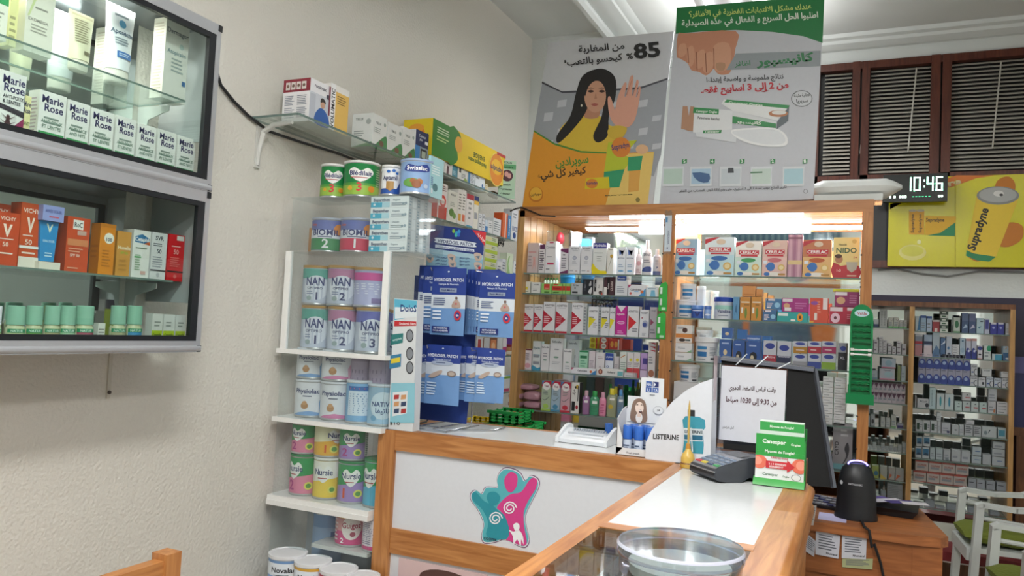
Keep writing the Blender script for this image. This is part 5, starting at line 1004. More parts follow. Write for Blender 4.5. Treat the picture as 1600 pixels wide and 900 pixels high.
rowY(yI, zp, [B(918, 933.5, 479, '#e0e1e6', acny(), 'white box with yellow arrow, next to the red arrow boxes', sa=[lines(8, '#9a9ea8', .2, .1, .8, .9)]), B(938, 951, 480, '#dcdde2', acny(), 'white box with yellow arrow, middle one of the shelf'), B(951.5, 960, 481, '#dcdde2', [('t', 'AGNE', .5, .8, .07, '#3a3d46', .85), ('p', [(.05, .22), (.05, .62), (.9, .56)], '#dcd02a')], 'slim white box with yellow arrow beside the magenta box')], .06, 'boxes with yellow arrows')
rowY(yI, zp, [
 B(960.8, 978, 478, '#c42a94', [('p', [(.1, 1), (.9, 1), (.5, .8)], '#e9e4ea'), ('t', 'Agnette', .45, .7, .07, '#f0dcec', .7), ('c', .5, .45, .34, '#eadcec', .05), ('c', .5, .45, .3, '#d96ab8', .035), ('l', .2, .08, .8, .2, 2, '#e6a9d4'), ('r', 0, 0, 1, .05, '#e2dde4')], 'magenta box with white V and oval, third shelf', group=None),
 B(979, 997, 478.6, '#dfdfe3', [('t', 'AGNETTEN', .5, .8, .06, '#3a3d46', .85), ('p', [(.1, .2), (.1, .7), (.8, .48)], '#d02a30'), lines(2, '#7a7e88', .45, .15, .95, .3)], 'white box with fading scarlet arrow right of the magenta one'),
 B(998.5, 1013, 484, '#dedfe5', [('t', 'NOSEPT', .5, .85, .07, '#4a4e5c', .8), ('c', .6, .48, .32, '#a9b0c8', .14), ('c', .55, .46, .22, '#3f4f8e', .08), ('c', .25, .7, .08, '#8a3a4a'), ('l', .3, .06, .8, .16, 2, '#9a9ea8')], 'white box with navy drop, third shelf'),
 B(1014, 1025.5, 480, '#b7b3bc', [('t', 'TCES', .5, .85, .05, '#5a5664', .6), ('p', [(.1, .4), (.1, .62), (.6, .5)], '#8a3a58'), lines(2, '#7a7684', .1, .12, .8, .3)], 'mauve-grey box beside the middle post, third shelf')], .06)
# fourth shelf
zp = UL[3]+.0006
rowY(yI+.04, zp, [
 B(807, 817, 531, '#b9c2b8', [('c', .5, .5, .4, '#6a8a70', .12), lines(3, '#7f8a80', .1, .1, .9, .3)], 'grey-green box by the slatted side, fourth shelf'),
 B(818, 830, 545, '#d6cdd2', [('r', 0, .93, 1, 1, '#6a2a3a'), ('c', .5, .18, .4, '#cf9aa6', .12), lines(4, '#8a828a', .2, .4, .8, .8)], 'white box with blush flower foot, fourth shelf'),
 B(831, 843.5, 533, '#cfd5d6', [('t', 'Epadé', .5, .72, .08, '#4a6a78', .8), ('r', .1, .48, .9, .54, '#2f86a0'), ('p', smooth([(0, .15), (.3, .12), (.7, .06), (1, .1), (1, 0), (0, 0)], 2), '#3f8faf'), lines(2)], 'pale box with teal wave, fourth shelf'),
 B(844.5, 857, 538, '#d8d8da', [('t', 'Saforelle', .5, .86, .06, '#4a4c54', .9), ('c', .5, .4, .25, '#7a9a8a', .03), lines(2, '#9a9ca4', .25, .5, .8, .7)], 'white gel box shorter than its tall neighbour, fourth shelf'),
 B(857.8, 878, 528.4, '#dcdcde', [('t', 'Saforelle', .5, .86, .06, '#4a4c54', .8), ('c', .5, .42, .2, '#7a9a8a', .03), ('l', .2, .2, .85, .3, 2, '#a9abb2'), ('l', .35, .62, .75, .7, 1, '#9a9ca4')], 'tallest white gel box on the fourth shelf'),
 B(904, 917.5, 548, '#a8d6bc', [('r', 0, .93, 1, 1, '#2f8a58'), ('r', .1, .66, .9, .78, '#2f7a52'), lines(4, '#6faa8c', .15, .15, .85, .6)], 'mint green box with dark green title, fourth shelf'),
 B(919, 929, 548.6, '#d6ccd2', [lines(8, '#9a8f9a')], 'slim pinkish white box, fourth shelf'),
 B(930, 943.5, 551, '#dcd8da', [('l', .2, .7, .9, .85, 2, '#b09aa0'), ('c', .5, .3, .12, '#b9b0b8', .08)], 'white box with small drop outline, fourth shelf'),
 B(945, 957.5, 552, '#d8dce6', [('r', 0, .66, 1, 1, '#2f4a9e'), ('t', 'physiolac', .5, .8, .08, '#dfe6f6', .8), ('c', .3, .38, .15, '#3a5aa0'), ('c', .3, .38, .09, '#d8dce6')], 'white box with royal blue top, fourth shelf'),
 B(958.5, 966.5, 557, '#c9c3c6', [lines(6, '#8a848c')], 'thin grey box beside the royal blue topped one'),
 B(967.5, 978, 550, '#d9ddd8', [('r', 0, 0, 1, .3, '#3f9a68'), ('p', [(.1, .78), (.8, .9), (.8, .86), (.1, .74)], '#c07a3a'), lines(3, '#8a9a90', .1, .35, .9, .6)], 'white box with green chequered foot, fourth shelf'),
 B(978.8, 988.5, 551, '#ddd9da', [('r', 0, 0, 1, .36, '#c94a50'), ('c', .6, .7, .25, '#d6c93a'), lines(3, '#9a9298', .1, .4, .9, .6)], 'white box with red chequered foot, next to the green one'),
 B(989, 999, 551, '#ddd9da', [('r', 0, 0, 1, .36, '#c94a50'), ('c', .6, .7, .25, '#d6c93a'), lines(3, '#9a9298', .1, .4, .9, .6)], 'white box with red chequered foot, beside the lilac one'),
 B(999.8, 1010.5, 552, '#b79ad0', [('r', .3, .55, 1, .8, '#4a3f8e'), ('r', 0, 0, 1, .3, '#cdbcd8'), ('r', 0, .3, 1, .33, '#5a2a4a')], 'lilac box with indigo panel, fourth shelf'),
 B(1011.3, 1023, 534.6, '#dcd8da', [('p', [(.2, .98), (.95, .98), (.95, .93)], '#b8243a'), ('p', [(.2, .88), (.95, .88), (.95, .82)], '#b8243a'), ('p', [(.2, .78), (.95, .78), (.95, .73)], '#b8243a'), lines(3, '#8a8e98', .1, .38, .7, .62), ('c', .5, .13, .4, '#a87058', .1)], 'tall white box with three red corners beside the middle post'),
], .05)
rowY(yI+.115, zp, [B(884, 903, 531, '#d2d3d6', [('t', 'Saforelle', .5, .86, .06, '#4a4c54', .8), lines(2)], 'tall white gel box standing behind the short one')], .05)
rowY(yI+.02, zp, [B(878.8, 892.3, 545, '#dcdcde', [('t', 'Saforelle', .5, .86, .07, '#4a4c54', .85), ('c', .5, .42, .2, '#7a9a8a', .03), lines(2, '#a9abb2', .3, .12, .8, .3)], 'short white gel box in front of a tall one')], .045)
xm, w_, h_ = placeY(797, 806, 555, -0+UY+.05, zp)
squeezeY = None
t = empty('cream_tube', (xm, UY+.07, zp), 0, 'plain white tube standing at the side-panel end, fourth shelf', 'tube'); mb = MB(); mb.lathe([(0, 0), (w_*.5, 0), (w_*.5, h_*.2)], '#f0f0f2', 16); mb.build('cap', t); mb = MB(); mb.lathe([(w_*.42, h_*.2), (w_*.48, h_*.3), (w_*.48, h_*.95), (w_*.44, h_), (0, h_)], '#cfd3d8', 16, sq=.7); mb.build('tube_body', t)
for a, b, t_, c, fr, lb in ((892.5, 931, 575.5, '#dfe0e6', [('p', [(0, .6), (0, 1), (.12, 1)], '#b23a6a'), ('t', 'Calmibébé', .45, .42, .3, '#3a3f52', .5), ('p', [(.75, 0), (1, .0), (1, .8)], '#3f7fb8'), ('c', .8, .5, .05, '#d9703a')], 'flat white box with orange dot lying at the front of the fourth shelf'),
    (932, 974, 576, '#dadada', [('c', .14, .5, .08, '#8a4a3a', .38), ('c', .14, .5, .04, '#c99a84', .2), ('r', .78, .1, .98, .7, '#6fb0b8'), ('t', 'Audispray', .55, .4, .25, '#4a4e54', .3)], 'flat white box with an ear picture at the front of the fourth shelf'),
    (975, 993, 582.5, '#cfcfd4', [('r', .75, 0, 1, 1, '#b3a9ae'), lines(1, '#a9abb2')], 'small plain white box lying beside the ear-picture box')):
    rowY(UY+.025, zp, [B(a, b, t_, c, fr, lb)], .03)
# stacked packs on a small half shelf above
zq = sz(548, -1.1, UY+.2)
slab('glass_shelf', (sx(916, UY+.2, zq), UY+.2, zq-.006), (uxm0+.005, UB-.01, zq), 'short glass half shelf at the back above the fourth shelf'); zq += .0006
for k in range(2):
    for a, b, c, fr, lb in ((921, 933, '#d9c93a', [('c', .4, .5, .28, '#b58a2a'), ('r', .8, 0, 1, 1, '#c0392f')], 'yellow pack, %s of the pair on the back half shelf'), (936, 950, '#cf4a3a', [('c', .5, .5, .3, '#e6dcd4'), ('t', 'Slim', .5, .4, .3, '#7a2018', .5)], 'red pack with white oval, %s of its pair on the back half shelf')):
        xm, w_, h_ = placeY(a, b, 527, UY+.21, zq)
        carton('small_pack', (xm, UY+.21, zq+k*h_/2), w_-.001, h_/2-.001, .06, c, fr, 0, None, None, (), lb % ['lower', 'upper'][k], 'box', 'packs on the back half shelf')
rowY(UY+.21, zq, [B(951, 967, 530, '#c9403a', [('c', .3, .5, .16, '#e8a04a', .3), ('c', .7, .5, .16, '#e8a04a', .3), ('r', .9, 0, 1, 1, '#dfdbd8')], 'red box with two orange glasses on the back half shelf')], .06)
# lowest shelf: pads, hair-removal boxes, bottles
zp = UL[4]+.0006
def pad(px0, px1, t_, b_, y, zz, rz, lb):
    xm, w_, h_ = placeY(px0, px1, t_, y, zz)
    o = MB(); n = 18; rings = []
    for i in range(9):
        t = i/8; x = (t-.5)*w_; k = (1-abs(2*t-1)**3.2)**.5*.95+.05
        ring = []
        for j in range(n):
            a = 2*math.pi*j/n; ca, sa = math.cos(a), math.sin(a)
            py_ = math.copysign(abs(ca)**.7, ca)*.055*k; pz = h_/2+math.copysign(abs(sa)**.6, sa)*h_/2*k*(1-.04*math.sin(7*x/w_*6+j)); ring.append((x, .055+py_, max(.0, pz)))
        rings.append(ring)
    vs = [v for g in rings for v in g]
    fs = [(i*n+k, i*n+(k+1) % n, (i+1)*n+(k+1) % n, (i+1)*n+k) for i in range(8) for k in range(n)]+[tuple(range(n))[::-1], tuple(8*n+k for k in range(n))]
    o.raw(vs, fs, '#a97f8a|r.28', True); o.box((-w_*.46, .05, h_*.49), (w_*.46, .0562, h_*.52), '#c79aa5')
    tag(o.build('pad_pack', loc=(xm, y, zz), rz=rz), lb, 'pack', 'pink wrapped pad packs')
hA = sz(627, -1.6, UY+.03)-zp
pad(789, 813, 627, 0, UY+.03, zp, 0, 'pink wrapped pad pack at the bottom by the side panel'); pad(813.5, 844, 627, 0, UY+.03, zp, 0, 'pink wrapped pad pack at the bottom beside the hair-removal boxes')
zz = zp+hA+.001
pad(790, 814, 614, 0, UY+.03, zz, 0, 'pink wrapped pad pack in the middle layer by the side panel'); pad(814, 844, 612, 0, UY+.03, zz, R(4), 'pink wrapped pad pack in the middle layer beside the boxes')
zz = sz(613, -1.55, UY+.05)+.003
pad(802, 834, 600, 0, UY+.05, zz, R(-8), 'pink wrapped pad pack on top of the pile')
def veet(c, c2): return [('r', 0, .8, 1, 1, '#b8243f'), ('p', [(0, .86), (0, 1), (.3, 1)], '#4a7fb0'), ('c', .5, .82, .4, '#e6e4e2'), ('t', 'Veet', .5, .79, .08, '#7a2a4a', .5), ('c', .5, .15, .3, c2, .08), ('p', smooth([(.1, .4), (.4, .36), (.9, .5), (.6, .38), (.3, .34)], 3), '#5f6a6a'), lines(3, '#7f8a86', .2, .52, .8, .68), ('r', 0, 0, 1, .06, c2)]
rowY(UY+.04, zp, [B(845, 859.5, 595, '#a9b9a0', veet(0, '#9fc25a'), 'green hair-removal box with round logo, beside the pads'), B(860.3, 874.2, 596, '#9fb6c6', veet(0, '#4f8fb0'), 'blue hair-removal box with round logo, middle of three'), B(875, 890, 597, '#c9a3ac', veet(0, '#c23a4a'), 'pink hair-removal box with round logo'),
 B(891.3, 904, 598, '#dedcd8', [('c', .72, .86, .2, '#c9a83a', .07), ('c', .5, .85, .12, '#2a2a2a', .04), ('r', .1, .08, .5, .38, '#26262a'), ('t', 'مراد', .3, .68, .3, '#3a3a3e', .4, 90), ('c', .75, .2, .16, '#b03040', .07), ('r', .8, .4, .9, .9, '#3a3a3e')], 'white and black box with yellow flower and red seal', side='#2c2c30')], .05)
for a, b, t_, c, cc, lb, fr in ((908.5, 919.5, 610, 'liquid_p', '#c8a3b0', 'violet baby cologne bottle with pink cap', [('r', .3, .62, .7, .75, '#e6e2e6')]), (920, 934, 611, 'liquid_g', '#2f9a4f', 'green baby cologne bottle with green cap', [('r', .3, .6, .75, .75, '#e0ece6'), ('l', .2, .15, .8, .5, 3, '#2f7a5a')]), (934.5, 945.5, 613, '#d98aa8|r.3', '#cf9aae', 'opaque pink baby lotion bottle', [('c', .5, .6, .2, '#b85a7e', .06), lines(4, '#b85a7e', .25, .15, .75, .5)]),
    (946.5, 961.5, 607, 'liquid_y', '#d9c93a', 'clear baby oil bottle with yellow cap', [('r', .3, .75, .7, .85, '#e8e6de'), ('c', .4, .45, .2, '#c0a83a', .1)]), (962.5, 973, 609, 'liquid_b', '#4f8fc8', 'pale blue baby oil bottle with blue cap', [('r', .3, .72, .8, .84, '#e2e8ee'), lines(3, '#5f8ab0', .2, .2, .8, .5)])):
    spray(a, b, t_, UY+.04, zp, c, cc, fr, lb, .22, None, 'baby_bottle', .55, .5)
for a, b, t_, c, cc, lb in ((948, 955, 600, 'liquid_g', '#2f8a44', 'green-capped bottle standing behind the clear oil bottle'), (956, 964, 604, 'liquid_y', '#d6c53a', 'yellow-capped bottle standing behind the clear oil bottle'), (966, 973, 602, 'liquid_b', '#7a6a70', 'brown-capped bottle standing behind the pale blue bottle')):
    spray(a, b, t_, UY+.12, zp, c, cc, [], lb, .25, None, 'baby_bottle', .6, .6)
# crates on the floor level behind the counter
def crate(loc, w, d, h, c, lb):
    t = MB(); th = .004
    for x in (-w/2, w/2-th): 
        for k in range(4): t.box((x, 0, h*k/4), (x+th, d, h*k/4+h*.16), c)
        for yy in (0, d*.5-.006, d-.012): t.box((x, yy, 0), (x+th, yy+.012, h), c)
    for y in (0, d-th):
        for k in range(4): t.box((-w/2, y, h*k/4), (w/2, y+th, h*k/4+h*.16), c)
        for i in range(5): xx = -w/2+i*(w-.012)/4; t.box((xx, y, 0), (xx+.012, y+th, h), c)
    t.box((-w/2, 0, 0), (w/2, d, .004), c); t.box((-w/2-.008, -.008, h-.012), (w/2+.008, 0, h), c); t.box((-w/2-.008, d, h-.012), (w/2+.008, d+.008, h), c)
    tag(t.build('plastic_crate', loc=loc), lb, 'crate')
crate((-1.6, 3.12, .93), .13, .2, .05, '#e0c62a', 'yellow plastic crate behind the patch rack')
crate((-1.42, 3.12, .93), .2, .24, .05, '#1f9a4a', 'low green plastic crate behind the patch rack')
crate((-1.43, 3.14, .982), .14, .16, .055, '#1f9a4a', 'green plastic crate stacked on the low green crate')
crate((-1.28, UY+.03, .532), .5, .28, .3, '#1b5f45', 'dark green plastic crate in the base of the pine unit')
mb = MB(); mb.box((-1.68, 3.08, 0), (-1.28, 3.4, .91), '#cfd0d0|r.4'); mb.box((-1.69, 3.07, .91), (-1.27, 3.41, .929), '#bfc0c0|r.4'); tag(mb.build('storage_cabinet'), 'low grey cabinet behind the counter carrying the plastic crates', 'cabinet')
# scroll brackets under shelves
def scroll(x, y, z, s, lb, rz=0):
    t = MB(); 
    for sg in (-1, 1):
        pts = []
        for i in range(26):
            a = i*.42; r_ = s*(1-.032*i); pts.append((sg*(s*1.05+r_*math.cos(a+3.14)), 0, -s+r_*math.sin(a)))
        t.tube(pts, .0025, '#17171a|r.4', 6)
    t.tube([(-s*2.2, 0, 0), (s*2.2, 0, 0)], .003, '#17171a|r.4', 6); t.tube([(-s*2.2, 0, 0), (-s*2.2, 0, -s*2.2)], .0045, '#17171a|r.4', 6)
    tag(t.build('scroll_bracket', loc=(x, y, z), rz=rz), lb, 'bracket')
scroll(sx(942, UB-.04, UL[1]-.02), UB-.04, UL[1]-.011, .028, 'black wrought iron scroll bracket under the second shelf')
z_ = SCZ-.02; scroll(-2.03, sy(783, -2.03, z_), SCZ-.012, .022, 'black wrought iron scroll bracket under the second wall shelf', R(90))
# ---------------------------------------------------------------- wide bay of the pine unit
zp = UR[0]+.0006
def cere(c, c2, c3='#2f6ab0'): return [('r', 0, .55, 1, 1, c2), ('p', [(0, .82), (0, .95), (.35, 1), (.5, 1)], '#b8303a'), ('r', .12, .62, .9, .74, '#c22838'), ('t', 'CERELAC', .51, .64, .085, '#f2f0ee', .74), ('r', .2, .56, .85, .6, '#c22838'), ('c', .5, .46, .28, c3 if c3 else c, .06), ('r', .05, .36, .2, .44, '#e2e8f0'), ('c', .35, .28, .17, '#3a72b8', .12), ('r', .15, .26, .3, .32, '#3a72b8'), ('c', .78, .26, .14, '#d9b56a'), ('c', .78, .26, .09, '#ead9a8'), ('c', .5, .08, .3, '#e9e4dc', .055), ('c', .2, .08, .12, '#3a72b8', .05), ('r', .66, .05, .94, .1, '#b98a4a'), ('c', .55, .88, .16, '#d9c7b0', .07)]
rowY(yI, zp, [
 B(1051.5, 1088, 373, '#a5cbe0', cere('#a5cbe0', '#8fb3cc'), 'light blue baby cereal box beside the middle post', side='#e4f0f4'),
 B(1100, 1146, 370.7, '#bfe0ea', cere('#bfe0ea', '#d9e6ea'), 'pale blue baby cereal box with bowl, second from the middle post', side='#e6f2f4'),
 B(1148, 1189, 376.5, '#cfe6dc', cere('#cfe6dc', '#ece8e0', '#3f9a5a'), 'pale green baby cereal box'),
 B(1190, 1229, 375.5, '#e2bdb4', cere('#e2bdb4', '#d9b9ae', '#c06a70'), 'pink baby cereal box'),
 B(1230, 1252.5, 366.7, '#b98a9c', [('r', .3*i+.08, 0, .3*i+.26, 1, '#a8748c' if i % 2 else '#cda3b2') for i in range(3)]+[('r', 0, .3, 1, .4, '#d9c08a'), ('r', 0, .9, 1, .94, '#7a4a5c')], 'tall mauve striped box end between the cereal boxes'),
 B(1253.5, 1298, 374.7, '#e0b478', cere('#e0b478', '#c07850', '#b85a2a'), 'orange baby cereal box next to the yellow milk box'),
 B(1301, 1342, 371, '#e3d28c', [('p', smooth([(0, 0), (0, .38), (.3, .3), (.6, .34), (1, .3), (1, 0)], 2), '#b8303a'), ('t', 'NIDO', .5, .62, .13, '#2f5a3c', .85), ('t', 'Nestlé', .35, .8, .05, '#5a4a20', .4), ('c', .22, .46, .15, '#b07a58', .1), ('c', .2, .54, .14, '#4a2c1c', .05), ('p', [(.5, .4), (.95, .4), (.9, .22), (.72, .14), (.55, .22)], '#b9b4a4'), ('t', '1+', .85, .48, .06, '#b8303a', .2), ('t', '1-3', .22, .16, .06, '#f0dcd4', .3), ('r', .55, .05, .9, .08, '#e9c9b4'), ('c', .8, .9, .09, '#c9b46a')], 'yellow and red powdered milk box by the side post'),
], .075)
def jar(px0, px1, top, y, z, c, lid, fr, lb, lf=.2, grp=None, name='cream_jar', wide=1.04, cat='jar', rz=R(10)):
    xm, w_, h_ = placeY(px0, px1, top, y, z); r = w_/2
    return bottle((xm, y+r, z), [(0, 0), (r*.96, 0), (r, .003), (r, h_*(1-lf)-.002), (r*.93, h_*(1-lf))], c, [(r*.95, h_*(1-lf)-.001), (r*wide, h_*(1-lf)), (r*wide, h_-.002), (r*wide*.96, h_), (0, h_)], lid, fr, rz, lb, grp, name, cat, 1, h_, w_)
zp = UR[1]+.0006
lab = [('r', .2, .3, .75, .5, '#2f78b4'), ('r', .2, .6, .75, .8, '#4f93c4'), ('l', .25, .05, .7, .2, 1, '#7a8fa3')]
jar(1053, 1084, 468, yI, zp, '#e3e4e8', '#e6e7ea', lab, 'white cream jar, lower one of the stack beside the middle post', .12)
xm, w_, h_ = placeY(1059, 1084, 468.8, yI, zp); z2 = zp+h_+.001; r = w_/2*.95; h2 = sz(443, xm, yI)-z2
bottle((xm, yI+.036, z2), [(0, 0), (r, 0), (r, h2*.85)], '#e3e4e8', [(r*.98, h2*.85), (r*1.04, h2*.86), (r*1.04, h2), (0, h2)], '#e9eaec', lab, R(10), 'white cream jar, upper one of the stack beside the middle post', None, 'cream_jar', 'jar', 1, h2, w_)
jar(1078, 1097, 477, yI-.02, zp, '#3f62b4|r.2', '#5f8ad0|r.2', [('p', [(.3, .7), (.42, .7), (.5, .4), (.6, .7), (.72, .7), (.54, .2), (.46, .2)], '#1d2c6e'), ('c', .5, .85, .4, '#cfdcf0', .06)], 'blue pot marked with a V, second shelf of the wide bay', .3)
jar(1099, 1110, 478, yI-.02, zp, '#7f9fd4|r.2', '#4f74c0|r.2', [('c', .5, .4, .3, '#dfe6f4', .1)], 'small blue and white pot beside the V pot', .25)
jar(1086, 1100, 447, yI+.07, zp, '#dfe2e8', '#e6e7ea', [], 'tall narrow white jar behind the stacked jars', .1)
jar(1113, 1143, 464, yI, zp, '#dfe3ea', '#2f4fb0|r.25', [('r', 0, .55, 1, .78, '#9fd0c4'), ('t', 'Vaseline', .5, .36, .2, '#3a4a7a', .62), ('l', .25, .15, .75, .25, 1, '#8a93a8'), ('r', 0, .84, 1, .96, '#dfe6f0')], 'squat white jar with blue lid and script label', .2)
herb = lambda n: [('r', .1, .75, .9, .8, '#e6e0cc'), ('r', .12, .3, .3, .55, '#e9e6dd'), ('p', smooth([(.5, .1), (.45, .4), (.6, .55), (.7, .3), (.6, .1)], 3), n), ('l', .4, .62, .9, .7, 1, '#7a5a2a')]
def orb(c, c2): return [('r', .05, .8, .6, .95, '#dfd8dc'), ('c', .12, .87, .06, '#4a3a3a'), ('c', .75, .4, .18, c2), ('l', .1, .25, .5, .6, 3, '#e3d3dc'), ('r', .1, .1, .35, .22, '#e6e3e0')]
rowY(yI, zp, [
 B(1144.5, 1154.5, 464, '#5f93bc', [('p', smooth([(.3, .2), (.5, .7), (.7, .2), (.5, .35)], 3), '#3a6a8e')], 'narrow steel-blue box beside the script-labelled jar'),
 B(1155.5, 1172, 464, '#c98a3a', herb('#6f8a3a'), 'ochre herbal box next to the steel-blue box', group='ochre herbal boxes'),
 B(1172.8, 1189.5, 464, '#c98a3a', herb('#6f8a3a'), 'ochre herbal box next to the blue stacked boxes', group='ochre herbal boxes'),
 B(1191.5, 1213, 484, '#3f6a96', orb('', '#8fc0dc'), 'lower blue herbal box in the short stack'),
 B(1214, 1262, 488, '#2f9f9c', [('r', .03, .6, .35, .9, '#dfe6e4'), ('c', .75, .5, .1, '#e0962f', .42), ('c', .75, .5, .04, '#5a3418', .18), ('r', .45, .08, .6, .28, '#e9e6e0')], 'teal box with an orange sunflower'),
 B(1264.5, 1294, 466, '#cf4f38', [('c', .25, .8, .2, '#8a4a9a', .08), ('r', .7, .55, .95, 1, '#dfd4d4'), ('r', .25, .12, .4, .4, '#e6dcd4'), ('l', .4, .4, .6, .9, 5, '#e6a08c'), ('c', .1, .04, .14, '#e0a03a', .04)], 'tall vermilion box with violet flower'),
 B(1295.5, 1342, 480, '#b02440', [('r', .02, .75, .45, .98, '#dfd0d6'), ('c', .2, .35, .16, '#e6c0d0', .3), ('c', .2, .35, .05, '#6a2a3a', .1), ('l', .6, .3, .95, .6, 3, '#d98a9a'), ('r', .6, .8, 1, .98, '#dfd6d8')], 'crimson box with pink daisy, under the plum box'),
], .06)
def onTop(a, b, t_, under_top, c, fr, lb, y=yI, d=.055, side=None, zb=None, group=None):
    xm, w_, _ = placeY(a, b, t_, y, zp); z = (sz(under_top, xm, y) if zb is None else zb)+.0008
    return carton('medicine_box', (xm, y, z), w_-.001, sz(t_, xm, y)-z, d, c, fr, 0, side, None, (), lb, 'box', group)
onTop(1158, 1179, 447, 463.4, '#d08f52', [('r', .1, .1, .9, .25, '#c07a3a')], 'apricot box lying on the ochre herbal boxes')
onTop(1180, 1190, 452, 463.4, '#cf8c50', [('r', .1, .1, .9, .3, '#b8722f')], 'small apricot box on the second ochre herbal box')
onTop(1195, 1220, 466.7, 483.4, '#4576a4', orb('', '#8fc0dc'), 'upper blue herbal box on the short stack', zb=None)
onTop(1221, 1262, 466, 487.4, '#a02f7c', [('r', .02, .72, .4, .95, '#dfd4da'), ('c', .18, .42, .12, '#cfa07a', .2), ('r', .1, .05, .35, .3, '#e3dfe0'), ('l', .5, .2, .95, .7, 3, '#c97ab0')], 'magenta box with hazelnut picture on the teal box')
onTop(1303, 1342, 456, 479.4, '#8e2a62', [('r', .02, .75, .5, .98, '#dfd4da'), ('c', .25, .4, .18, '#cfa07a', .25), ('l', .6, .2, .95, .8, 4, '#c07aa0')], 'plum box stacked on the crimson daisy box')
zp = UR[0]-.007
mb = MB(); xm, w_, _ = placeY(1290, 1331, 460, UY+.1, UR[0]); mb.box((-w_/2, 0, 0), (w_/2, .05, .012), '#d6d63a'); art(mb, [('r', .1, .2, .9, .8, '#c2c22a')], lambda u, v, o: (-w_/2+u*w_, -o, v*.012), w_, .012)
tag(mb.build('flat_box', loc=(sx(1322, yI+.012, sz(456, .0, yI)), yI+.012, sz(456, sx(1322, yI, 1.6), yI)+.0015)), 'flat yellow box lying on the plum box', 'box')
zp = UR[2]+.0006
def Rw(items, **k): rowY(yI, zp, items, **k)
Rw([B(1054.5, 1080, 551, '#dfe0e2', [('l', .15, .35, .7, .6, 2, '#8a8f98'), ('p', [(.7, 0), (1, 0), (1, .3)], '#7fae8a')], 'white box at the foot of the pile beside the white bucket')], d=.06)
for k, (t_, ut_, c, fr, lb) in enumerate(((536, 550.4, '#dfe0e2', [('l', .15, .35, .7, .6, 2, '#8a8f98'), ('p', [(.7, 0), (1, 0), (1, .3)], '#7fae8a')], 'second white box in the pile beside the white bucket'), (522, 535.4, '#d88a48', [('r', 0, 0, 1, .55, '#dedad6'), ('c', .4, .3, .2, '#3a2a24', .2), ('r', .6, .2, .9, .4, '#4a5a5a')], 'orange-topped box in the pile beside the white bucket'), (508, 521.4, '#dcd8d4', [('c', .55, .4, .16, '#4a2c24', .3), ('l', .1, .5, .5, .8, 2, '#8a8f98')], 'brown-dotted white box on top of the pile beside the bucket'))):
    onTop(1054.5, 1080, t_, ut_, c, fr, lb, y=yI)
def bucket(a, b, t_, y, z, lb, h_lid=.2):
    xm, w_, h_ = placeY(a, b, t_, y, z); r = w_/2
    root = empty('bucket', (xm, y+r, z), R(12), lb, 'bucket')
    t = MB(); t.lathe([(0, 0), (r*.82, 0), (r*.92, h_*(1-h_lid))], '#dfe1e4|r.3', 28)
    art(t, [('r', .12, .62, .48, .78, '#3f86bc'), ('r', .12, .25, .48, .5, '#2f74b0'), ('l', .12, .08, .45, .14, 1, '#5a6a7a'), ('l', .58, .3, .85, .75, 6, '#a3a9b2'), ('r', .62, .1, .84, .2, '#3a3e46')], lambda u, v, o: ((r*(.83+.1*v)+o)*math.sin((u-.5)*2.6), -(r*(.83+.1*v)+o)*math.cos((u-.5)*2.6), v*h_*(1-h_lid)), w_*1.3, h_*.8, True)
    t.build('bucket_body', root)
    t = MB(); t.lathe([(r*.9, h_*(1-h_lid)-.002), (r, h_*(1-h_lid)), (r, h_-.002), (r*.93, h_), (r*.9, h_-.004), (0, h_-.004)], '#e8e9eb|r.3', 28); t.build('lid', root)
    return xm, y+r, z+h_
bx = bucket(1081, 1120, 527, yI-.01, zp, 'large white bucket with blue label on the third shelf')
xm, w_, _ = placeY(1087, 1112, 516, yI+.02, bx[2]); h_ = sz(514.7, xm, bx[1])-bx[2]
bottle((xm, bx[1], bx[2]-.003), [(0, 0), (w_/2, 0), (w_/2, h_*.6)], '#dde0e4', [(w_*.5, h_*.6), (w_*.53, h_*.62), (w_*.53, h_), (0, h_)], '#e6e8ea', [('l', .3, .2, .7, .6, 2, '#8a93a0')], 0, 'small white jar standing on the large bucket', None, 'cream_jar', 'jar', 1, h_, w_)
blue = [('c', .5, .35, .25, '#20242e', .2), ('c', .42, .3, .12, '#cfc4a8', .1), ('l', .2, .75, .8, .9, 1, '#9fb4d8')]
Rw([B(1123, 1142, 530, '#3a5f9e', [('c', .5, .45, .16, '#d9c8a0', .12), ('l', .2, .75, .8, .9, 1, '#9fb4d8')], 'blue nappy-cream box beside the bucket', side='#33548c'),
 B(1144.5, 1163, 532.5, '#34589a', blue, 'blue box with two round pictures, next to the flat blue box', side='#2f4f8a'), B(1165, 1188, 534, '#34589a', blue, 'blue box with two round pictures, under the flat blue box'),
 B(1192, 1212.5, 532, '#b9bcc6', [('r', 0, 0, 1, .42, '#a02f42'), ('c', .5, .78, .36, '#2f3f8e', .12), ('t', 'sensitive', .5, .3, .1, '#e0b9c0', .8)], 'silver and crimson packet with blue oval', side='#8f929c'),
 B(1213.5, 1235.5, 533.6, '#b9bcc6', [('r', 0, 0, 1, .42, '#2c2f4a'), ('c', .5, .74, .36, '#2f3f8e', .12), ('t', 'endurance', .5, .36, .08, '#c9c9d8', .8)], 'silver and midnight blue packet with blue oval')], d=.05)
onTop(1126, 1143, 512, 529.4, '#3f66a6', [('c', .5, .45, .18, '#d9c8a0', .14)], 'blue cream box stacked on the box beside the bucket')
onTop(1164, 1188, 523.8, 533.4, '#3f66a6', [('t', 'mosquito', .5, .3, .4, '#c0d0ea', .8)], 'flat blue box lying on the round-picture box')
px_ = [(1238.6, 1260.5, '#a8792a', 'gold'), (1261.3, 1282.5, '#a8303f', 'red'), (1283.4, 1305.5, '#a02f5f', 'raspberry')]
